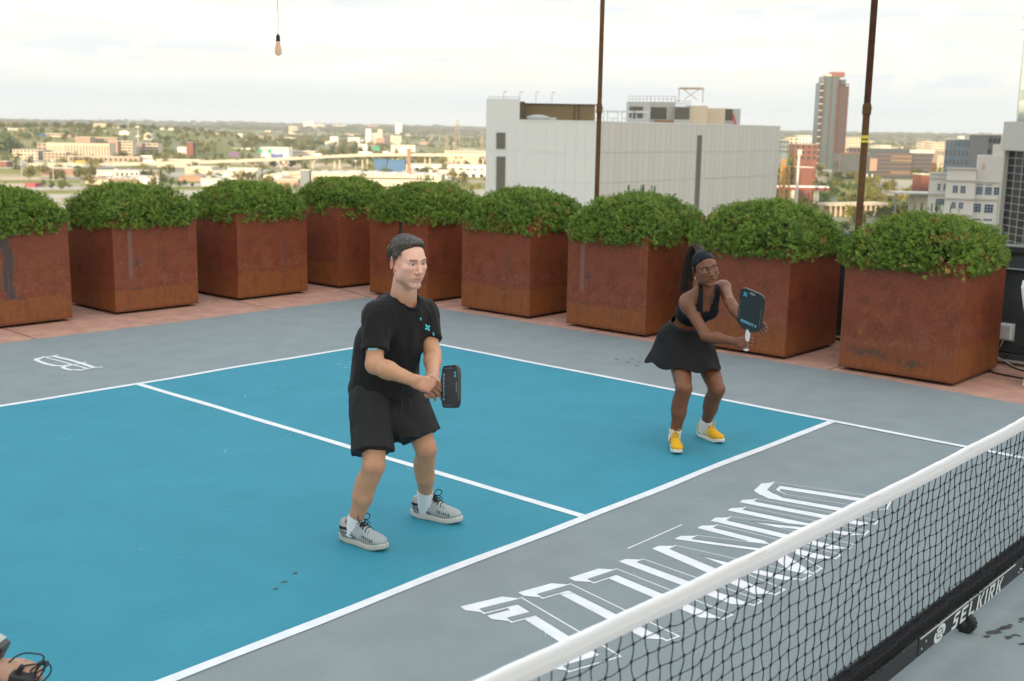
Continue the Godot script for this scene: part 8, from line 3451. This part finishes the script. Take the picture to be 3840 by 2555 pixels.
# ---------------------------------------------------------------- the towers behind the camera, between us and the evening sun
func downtown() -> void:
	var sun := SUN_FROM.normalized()
	var along := Vector3(sun.x, 0, sun.z).normalized()
	var across := Vector3(-along.z, 0, along.x)
	var strip_at := street(32.6, 0, 175.5)
	var gap := strip_at.dot(across)
	var rows := [["broad stone office tower standing behind the photographer, left one of the pair", gap - 130.0, gap + 0.5, 330.0, 165.0], ["tall office tower directly behind the photographer, right one of the pair", gap + 0.55, gap + 104.0, 330.0, 205.0],
		["tall office tower behind the photographer, beyond a wide gap", gap + 126.0, gap + 235.0, 330.0, 205.0]]
	for r in rows:
		var c: Vector3 = along * r[3] + across * (((r[1] as float) + (r[2] as float)) * 0.5)
		var t := thing("office_tower", r[0], "tower", Vector3(c.x, GROUND, c.z), atan2(-along.x, -along.z), "downtown towers behind the camera")
		var H: float = (r[4] as float) - GROUND
		var w: float = (r[2] as float) - (r[1] as float)
		var mb := MB.new()
		mb.box(at3(0, H * 0.5, -16.0), Vector3(w, H, 32.0))
		part("wall", mb, mat(lin(0.42, 0.40, 0.37), 0.7), t)
		mb = MB.new()
		for k in int(H / 4.0):
			mb.box(at3(0, 3.0 + k * 4.0, 0.05), Vector3(w * 0.96, 1.6, 0.2))
		part("windows", mb, M.window, t).set_meta("kind", "stuff")


var CITY_ROWS := [
	[-543.6, -45.8, 1440.0, 78.7, 21.1, 22, 0, "cream", "hotel", "long pale hotel block with rows of dark window bays below the wooded ridge", "hotel", ""],
	[-594.2, -47.2, 1455.0, 11.7, 21.4, 20, 0, "tan", "grid", "beige end wing joined to the left end of the long hotel block", "building", ""],
	[-601.0, -49.4, 1420.0, 31.1, 16.1, 25, 0, "cream", "grid", "low flat roofed pale office left of the long hotel block", "office", ""],
	[-581.3, -45.3, 1418.0, 6.4, 11.3, 20, 0, "teal", "plain", "narrow blue green glass link between the low office and the hotel", "building", ""],
	[-561.0, -47.1, 1410.0, 27.9, 11.2, 14, 0, "tan", "grid", "low canopied entrance wing before the long hotel block", "building", ""],
	[-615.5, -29.2, 1650.0, 21.7, 9.3, 20, 0, "rose", "plain", "windowless rose coloured block behind the hotel, left of the balconied flats", "building", ""],
	[-596.3, -28.6, 1680.0, 38.7, 8.1, 18, 0, "tan", "grid", "tan apartment block with a stepped roof behind the hotel", "flats", ""],
	[-527.4, -40.8, 1520.0, 12.2, 17.7, 18, 0, "rose", "plain", "rose gable end of the balconied flats right of the hotel", "flats", ""],
	[-513.3, -40.7, 1525.0, 19.4, 18.5, 18, 0, "cream", "balcony", "pale balconied block of flats just right of the long hotel", "flats", ""],
	[-511.3, -41.6, 1570.0, 12.1, 15.8, 18, 0, "rose", "plain", "rose end wall of the farther balconied flats", "flats", ""],
	[-496.1, -41.6, 1575.0, 21.5, 16.0, 18, 0, "cream", "balcony", "farther pale balconied block of flats, left of the red brick stack", "flats", ""],
	[-801.1, -23.6, 1850.0, 14.8, 12.9, 16, 0, "white", "plain", "white upper apartment block on the ridge at the far left", "flats", ""],
	[-788.7, -23.4, 1852.0, 11.8, 12.6, 16, 0, "rose", "plain", "rose shaded end of the upper apartment block at the far left", "flats", ""],
	[-728.1, -33.3, 1750.0, 40.3, 14.9, 16, 0, "tan", "grid", "tan terrace with blue roofed dormers on the ridge", "flats", ""],
	[-738.1, -23.5, 1745.0, 13.1, 5.3, 6, 0, "blueroof", "plain", "first blue roof dormer on the tan terrace", "dormer", ""],
	[-711.5, -23.0, 1745.0, 10.6, 5.2, 6, 0, "blueroof", "plain", "second blue roof dormer on the tan terrace", "dormer", ""],
	[-691.6, -32.5, 1745.0, 28.7, 16.1, 16, 0, "cream", "balcony", "cream balconied flats right of the blue roofed terrace", "flats", ""],
	[-673.9, -32.1, 1748.0, 9.0, 14.6, 16, 0, "rose", "plain", "rose end wall right of the cream balconied flats", "flats", ""],
	[-705.4, -15.5, 1950.0, 11.0, 4.6, 10, 0, "white", "gable", "white cottage among the ridge trees, left one of a pair", "house", ""],
	[-673.2, -18.3, 1890.0, 12.4, 7.1, 10, 0, "white", "gable", "white cottage among the ridge trees, right one of a pair", "house", ""],
	[-617.0, -14.5, 1830.0, 14.6, 4.3, 10, 0, "white", "gable", "long white cottage half hidden by ridge trees", "house", ""],
	[-560.9, -17.8, 1770.0, 11.6, 5.3, 10, 0, "white", "gable", "white house at the right end of the wooded ridge", "house", ""],
	[-907.4, -13.5, 2200.0, 7.2, 5.1, 10, 0, "white", "gable", "tiny white house high on the ridge", "house", ""],
	[-567.8, -29.4, 2300.0, 52.9, 12.8, 40, 0, "white", "plain", "big white warehouse box on the far plain", "warehouse", ""],
	[-629.6, -27.6, 2350.0, 45.2, 5.4, 30, 0, "white", "plain", "long low white shed left of the big white warehouse", "warehouse", ""],
	[-528.1, -33.3, 2250.0, 34.8, 8.6, 30, 0, "magenta", "plain", "low shed with a pinkish red roof right of the big white warehouse", "warehouse", ""],
	[-429.4, -44.8, 1750.0, 73.2, 10.7, 50, 0, "white", "plain", "long white depot with rounded left end", "warehouse", ""],
	[-438.3, -44.5, 1560.0, 8.8, 21.1, 15, 0, "brick", "plain", "rose brick silo stack standing alone", "silo", ""],
	[-454.7, -38.3, 1580.0, 12.2, 8.0, 20, 0, "white", "plain", "white shed beside the brick silo stack", "shed", ""],
	[-387.7, -44.1, 1330.0, 48.9, 4.5, 25, 0, "cream", "plain", "long cream retaining wall building by the road below the flats", "building", ""],
	[-354.3, -48.2, 1054.2, 22.4, 6.1, 25, 0, "white", "grid", "white two storey workshop left of the yard", "workshop", ""],
	[-340.2, -48.1, 1071.8, 17.2, 5.7, 22, 0, "cream", "plain", "cream workshop joined to the white one", "workshop", ""],
	[-320.1, -48.4, 941.7, 42.7, 4.6, 40, 0, "brownroof", "plain", "wide shed with a brown roof just above the bushes", "shed", ""],
	[-314.3, -48.2, 1152.5, 23.4, 7.3, 30, 0, "cream", "plain", "cream flat roofed hall above the gabled shed", "hall", ""],
	[-252.7, -48.1, 956.1, 12.6, 7.7, 24, 0, "white", "gable", "white gabled shed just above the third bush", "shed", ""],
	[-285.1, -48.2, 1014.0, 21.1, 6.1, 30, 0, "rose", "gable", "rose roofed shed left of the white gabled shed", "shed", ""],
	[-248.1, -48.2, 1049.9, 23.8, 3.1, 20, 0, "white", "plain", "low white shed above the gap between third and fourth bush", "shed", ""],
	[-267.3, -45.2, 1130.0, 27.7, 4.4, 25, 0, "white", "plain", "long white shed in the scrap yard", "shed", ""],
	[-545.9, -41.4, 1465.0, 35.9, 8.5, 15, 0, "cream", "plain", "cream parking deck in front of the hotel", "parking deck", ""],
	[-490.9, -45.6, 1380.0, 86.5, 6.8, 12, 0, "tan", "balcony", "long open parking deck below the hotel", "parking deck", ""],
	[-458.4, -48.2, 1154.1, 18.0, 4.5, 16, 0, "white", "plain", "white flat shed by the road at the far left", "shed", ""],
	[-553.6, -47.9, 1250.0, 7.1, 5.9, 16, 0, "brick", "plain", "brick hut cut by the left edge of the photo", "hut", ""],
	[-370.5, -48.1, 880.5, 7.5, 2.5, 14, 0, "magenta", "plain", "red awninged stall just above the first two bushes", "stall", ""],
	[-1157.2, -8.1, 6500.0, 57.8, 28.6, 60, 0, "white", "plain", "wide white block on the far skyline", "building", ""],
	[-1098.5, -10.1, 6500.0, 59.6, 19.6, 60, 0, "cream", "plain", "lower cream block beside the white one on the far skyline", "building", ""],
	[-880.6, -23.0, 4600.0, 34.5, 21.5, 60, 0, "cream", "grid", "cream cube of a building in the far woods", "building", ""],
	[-523.1, -8.8, 5200.0, 29.2, 26.1, 40, 0, "white", "plain", "pale high rise slab far off left of the windowless building", "high rise", ""],
	[-1030.8, -8.9, 6800.0, 82.7, 16.3, 60, 0, "cream", "plain", "long cream block far off on the skyline", "building", ""],
	[-833.6, -5.4, 6800.0, 57.3, 16.1, 60, 0, "rose", "plain", "rose block far off on the skyline", "building", ""],
	[-371.8, -41.8, 2300.0, 13.0, 12.2, 18, 0, "white", "plain", "white lower wing of the small white works", "works", ""],
	[-367.4, -33.8, 2350.0, 15.9, 14.2, 18, 0, "white", "plain", "white tower of the small white works", "works", ""],
	[-315.5, -37.4, 1520.0, 36.4, 9.9, 30, 0, "white", "plain", "long white sloping shed beside the highway", "shed", ""],
	[-287.5, -37.9, 1560.0, 35.2, 5.4, 30, 0, "cream", "plain", "long cream shed beside the highway", "shed", ""],
	[-376.1, -32.3, 2700.0, 26.6, 8.2, 30, 0, "white", "plain", "low white hall in the trees, middle distance", "hall", ""],
	[-193.7, -34.1, 2000.0, 41.3, 5.0, 30, 0, "white", "plain", "long low white shed behind the viaduct", "shed", ""],
	[-276.3, -36.0, 2100.0, 15.8, 6.0, 18, 0, "white", "plain", "small white hall behind the viaduct", "hall", ""],
	[-81.2, -48.8, 1360.4, 93.5, 7.5, 45, 0, "white", "dock", "long white warehouse with a row of dock doors left of the pale building", "warehouse", ""],
	[-59.4, -48.5, 1193.5, 58.5, 6.8, 20, 0, "white", "dock", "second white warehouse in front of the long one", "warehouse", ""],
	[-64.5, -48.2, 1183.4, 22.3, 5.2, 12, 0, "cream", "grid", "small cream annex before the white warehouses", "annex", ""],
	[-118.1, -48.9, 984.0, 110.6, 10.4, 60, 0, "palegroof", "plain", "very wide pale roofed hall just above the middle bushes", "hall", ""],
	[-84.1, -48.1, 977.0, 10.1, 5.1, 16, 0, "brick", "plain", "red brick shed end beside the wide pale hall", "shed", ""],
	[-70.7, -36.2, 1640.0, 57.8, 5.8, 25, 0, "cream", "plain", "cream sheds right end of the viaduct", "shed", ""],
	[-180.3, -48.1, 991.1, 7.5, 12.1, 12, 0, "bluegrey", "plain", "blue grey narrow plant building left of the wide pale hall", "plant", ""],
	[-154.8, -39.2, 1330.0, 14.4, 3.8, 10, 0, "blueroof", "plain", "left blue container stack under the viaduct", "container", ""],
	[-134.0, -39.6, 1310.0, 19.1, 4.3, 10, 0, "blueroof", "plain", "right blue container stack under the viaduct", "container", ""],
	[-380.6, -35.4, 3000.0, 16.9, 11.2, 18, 0, "tan", "plain", "tan building in the far village left of the windowless building, lowest left", "building", ""],
	[-367.2, -27.8, 2960.0, 8.3, 13.7, 18, 0, "cream", "plain", "cream building in the far village left of the windowless building, thin upright", "building", ""],
	[-349.9, -25.9, 2920.0, 13.7, 10.9, 18, 0, "white", "plain", "white building in the far village left of the windowless building, upper middle", "building", ""],
	[-335.6, -17.4, 2880.0, 10.8, 12.0, 18, 0, "cream", "plain", "cream building in the far village left of the windowless building, topmost", "building", ""],
	[-331.0, -35.5, 2840.0, 21.3, 10.7, 18, 0, "rose", "plain", "rose building in the far village left of the windowless building, lowest middle", "building", ""],
	[-306.7, -30.7, 2800.0, 13.1, 10.4, 18, 0, "tan", "plain", "tan building in the far village left of the windowless building, right of the middle", "building", ""],
	[-284.2, -27.5, 2760.0, 25.9, 7.9, 18, 0, "cream", "plain", "cream building in the far village left of the windowless building, long right end", "building", ""],
	[-344.6, -10.5, 2720.0, 12.0, 6.4, 18, 0, "white", "plain", "white building in the far village left of the windowless building, upper left", "building", ""],
	[250.7, -21.0, 1000.0, 19.7, 14.0, 22, 0, "brick", "gridb", "red brick apartment block left of the brown tower", "flats", ""],
	[256.3, -17.4, 1100.0, 6.2, 13.3, 18, 0, "bluegrey", "grid", "narrow grey block at the left of the red brick flats", "building", ""],
	[311.6, -13.6, 1300.0, 11.0, 10.9, 20, 0, "cream", "grid", "cream flats behind the red brick block", "flats", ""],
	[374.0, -11.6, 1500.0, 16.8, 11.2, 20, 0, "white", "grid", "white flats behind the red brick block, right of the cream ones", "flats", ""],
	[207.2, -27.4, 820.0, 8.9, 5.8, 18, 0, "brick", "plain", "low brick works at the foot of the red flats", "works", ""],
	[495.2, -20.1, 1700.0, 20.7, 18.2, 30, 0, "cream", "grid", "cream mid rise just right of the brown tower", "building", ""],
	[436.6, -21.7, 1500.0, 19.7, 7.1, 20, 0, "rose", "grid", "rose mid rise right of the brown tower", "building", ""],
	[233.6, -27.7, 655.0, 6.5, 8.0, 14, 0, "brick", "plain", "small red brick cube left of the white classical building", "building", ""],
	[208.3, -12.0, 520.0, 9.5, 12.6, 30, 0, "bluegrey", "gridb", "grey office with warm reflecting windows left of the concrete block", "office", ""],
	[205.8, -6.2, 500.0, 5.6, 9.0, 20, 0, "greyd", "balcony", "stepped grey office with bright floor bands against the concrete block", "office", ""],
	[309.7, -14.4, 800.0, 4.5, 7.4, 12, 0, "gold", "balcony", "narrow golden lit block above the trees", "building", ""],
	[376.4, -16.0, 1000.0, 12.7, 6.1, 16, 0, "cream", "grid", "row of pale town houses above the trees on the right", "houses", ""],
	[386.2, -15.6, 1050.0, 5.4, 4.9, 16, 0, "brick", "gable", "brick town house left of the pale row", "house", ""],
	[673.6, -20.7, 1900.0, 14.2, 14.1, 30, 0, "cream", "grid", "cream flats beyond the dark glass offices, left one", "flats", ""],
	[678.5, -20.7, 1850.0, 31.2, 12.2, 30, 0, "cream", "gridb", "long cream flats beyond the dark glass offices", "flats", ""],
	[530.1, -20.9, 1500.0, 32.3, 4.4, 20, 0, "white", "plain", "white roof strip beyond the dark glass offices", "building", ""],
	[637.7, -21.2, 2000.0, 18.7, 5.7, 30, 0, "cream", "plain", "cream hall beyond the dark glass offices", "hall", ""],
	[1344.5, -5.7, 3500.0, 13.1, 8.2, 20, 0, "white", "plain", "white water tank block on the far plain at the right", "tank", ""],
]
var TREE_ROWS := [
	[266.3, -48.0, 990.2, 11.1, 0], [266.5, -48.0, 973.7, 10.0, 0], [265.8, -48.0, 957.5, 8.1, 0], [300.7, -48.0, 1073.7, 10.0, 0], [297.4, -48.0, 1044.1, 9.3, 0], [295.3, -48.0, 1016.4, 10.5, 0],
	[294.0, -48.0, 998.7, 9.3, 0], [302.5, -48.0, 984.5, 7.4, 0], [254.2, -48.0, 986.5, 7.4, 0], [252.1, -48.0, 953.4, 7.1, 0], [221.0, -48.0, 846.6, 9.1, 0], [222.6, -48.0, 834.7, 10.2, 0],
	[227.3, -48.0, 835.9, 8.6, 0], [213.4, -48.0, 832.3, 7.8, 0], [240.9, -48.0, 851.9, 7.2, 0], [246.6, -48.0, 840.9, 5.5, 0], [256.2, -48.0, 837.3, 4.3, 0], [262.2, -48.0, 838.9, 6.3, 0],
	[240.2, -48.0, 761.4, 5.0, 0], [217.2, -48.0, 700.2, 6.3, 0], [214.3, -48.0, 699.6, 5.3, 0], [211.2, -48.0, 725.7, 4.4, 0], [206.1, -48.0, 719.9, 4.1, 0], [203.7, -48.0, 733.3, 4.8, 0],
	[201.2, -48.0, 742.4, 5.6, 0], [197.5, -48.0, 741.5, 4.5, 0], [209.9, -48.0, 711.8, 3.7, 0], [360.5, -48.0, 1113.6, 6.2, 0], [361.9, -48.0, 1093.8, 3.6, 0], [368.9, -48.0, 1096.0, 2.6, 0],
	[422.6, -48.0, 1361.3, 11.4, 0], [291.8, -48.0, 1070.8, 9.0, 0], [241.4, -48.0, 950.3, 5.8, 0], [209.4, -48.0, 807.7, 6.1, 0], [212.4, -48.0, 844.3, 4.0, 0], [268.7, -48.0, 958.4, 6.7, 0],
	[303.4, -48.0, 1001.5, 5.6, 0], [222.9, -48.0, 701.5, 4.0, 0], [233.2, -48.0, 721.5, 3.4, 0], [206.8, -21.3, 900.0, 8.3, 0], [204.9, -24.9, 880.0, 9.0, 0], [224.3, -19.9, 950.0, 9.7, 0],
	[214.7, -19.5, 900.0, 8.3, 0], [194.5, -27.2, 850.0, 9.5, 0], [181.3, -28.3, 780.0, 8.7, 0], [188.7, -25.3, 800.0, 6.7, 0], [173.9, -29.7, 760.0, 7.1, 0], [230.5, -21.8, 900.0, 5.0, 0],
	[238.7, -17.2, 640.0, 8.3, 0], [249.1, -16.5, 660.0, 8.0, 0], [232.6, -17.5, 630.0, 6.4, 0], [244.6, -15.9, 640.0, 6.5, 0], [251.4, -15.5, 650.0, 5.4, 0], [227.2, -16.5, 600.0, 5.6, 0],
	[327.4, -16.8, 900.0, 5.4, 0], [226.7, -21.9, 930.0, 6.0, 0], [-659.2, -43.8, 1500.0, 32.0, 1], [-656.2, -46.1, 1480.0, 32.9, 1], [-660.8, -42.9, 1520.0, 24.0, 1], [-666.9, -39.6, 1560.0, 15.9, 1],
	[-659.0, -37.4, 1530.0, 12.8, 1], [-583.9, -48.5, 1330.0, 9.9, 1], [-572.1, -49.2, 1320.0, 9.8, 1], [-597.7, -48.1, 1350.0, 10.1, 1], [-716.0, -36.8, 1700.0, 9.4, 1], [-707.9, -35.1, 1700.0, 9.4, 1],
	[-666.9, -30.4, 1690.0, 6.3, 1], [-701.4, -30.5, 1720.0, 8.0, 1], [-425.8, -48.0, 1126.1, 9.5, 1], [-403.4, -48.0, 1082.9, 10.1, 1], [-406.3, -48.0, 1107.5, 8.3, 1], [-404.2, -48.0, 1057.9, 6.9, 1],
	[-391.0, -48.0, 1088.1, 5.1, 1], [-398.9, -48.0, 992.1, 5.6, 1], [-396.4, -48.0, 993.0, 4.6, 1], [-284.3, -48.0, 909.5, 7.2, 1], [-269.5, -48.0, 906.0, 8.5, 1], [-264.8, -48.0, 907.6, 6.8, 1],
	[-264.6, -48.0, 924.9, 6.9, 1], [-256.8, -48.0, 918.8, 4.7, 1], [-341.5, -48.0, 850.3, 7.2, 1], [-335.7, -48.0, 852.1, 6.4, 1], [-335.3, -48.0, 867.8, 4.9, 1], [-361.4, -48.0, 883.6, 7.0, 1],
	[-436.6, -41.0, 1600.0, 11.9, 1], [-430.5, -39.4, 1600.0, 8.2, 1], [-462.4, -41.9, 1560.0, 8.7, 1], [-446.4, -42.6, 1540.0, 8.6, 1], [-398.6, -41.8, 1540.0, 7.9, 1], [-389.9, -42.0, 1540.0, 7.4, 1],
	[-352.9, -40.4, 1500.0, 8.6, 1], [-339.9, -40.8, 1480.0, 7.6, 1], [-614.3, -34.8, 1900.0, 7.0, 1], [-360.4, -48.0, 1183.7, 7.2, 1], [-358.5, -48.0, 1215.1, 5.7, 1], [-566.4, -41.0, 1900.0, 7.0, 1],
	[-573.8, -39.3, 1950.0, 8.1, 1], [-54.6, -48.0, 986.9, 7.8, 1], [-58.3, -48.0, 985.7, 7.4, 1], [-49.6, -48.0, 979.4, 6.9, 1], [-340.0, -35.5, 1800.0, 13.3, 1], [-329.7, -36.8, 1790.0, 13.3, 1],
	[-250.0, -34.7, 1750.0, 14.6, 1], [-242.1, -35.2, 1740.0, 13.7, 1], [-261.4, -36.7, 1760.0, 12.2, 1], [-235.0, -36.3, 1760.0, 9.8, 1], [-172.7, -37.2, 1700.0, 11.0, 1], [-153.5, -36.9, 1700.0, 10.2, 1],
	[-274.8, -38.2, 1740.0, 11.3, 1], [-294.5, -38.9, 1760.0, 10.6, 1], [-96.8, -48.0, 1170.3, 2.7, 1], [-293.8, -48.0, 1387.4, 6.5, 1], [-294.5, -48.0, 1348.5, 6.3, 1], [-270.0, -48.0, 1399.6, 7.2, 1],
	[-251.9, -48.0, 1408.9, 6.6, 1], [-223.4, -48.0, 1465.4, 5.5, 1],
]
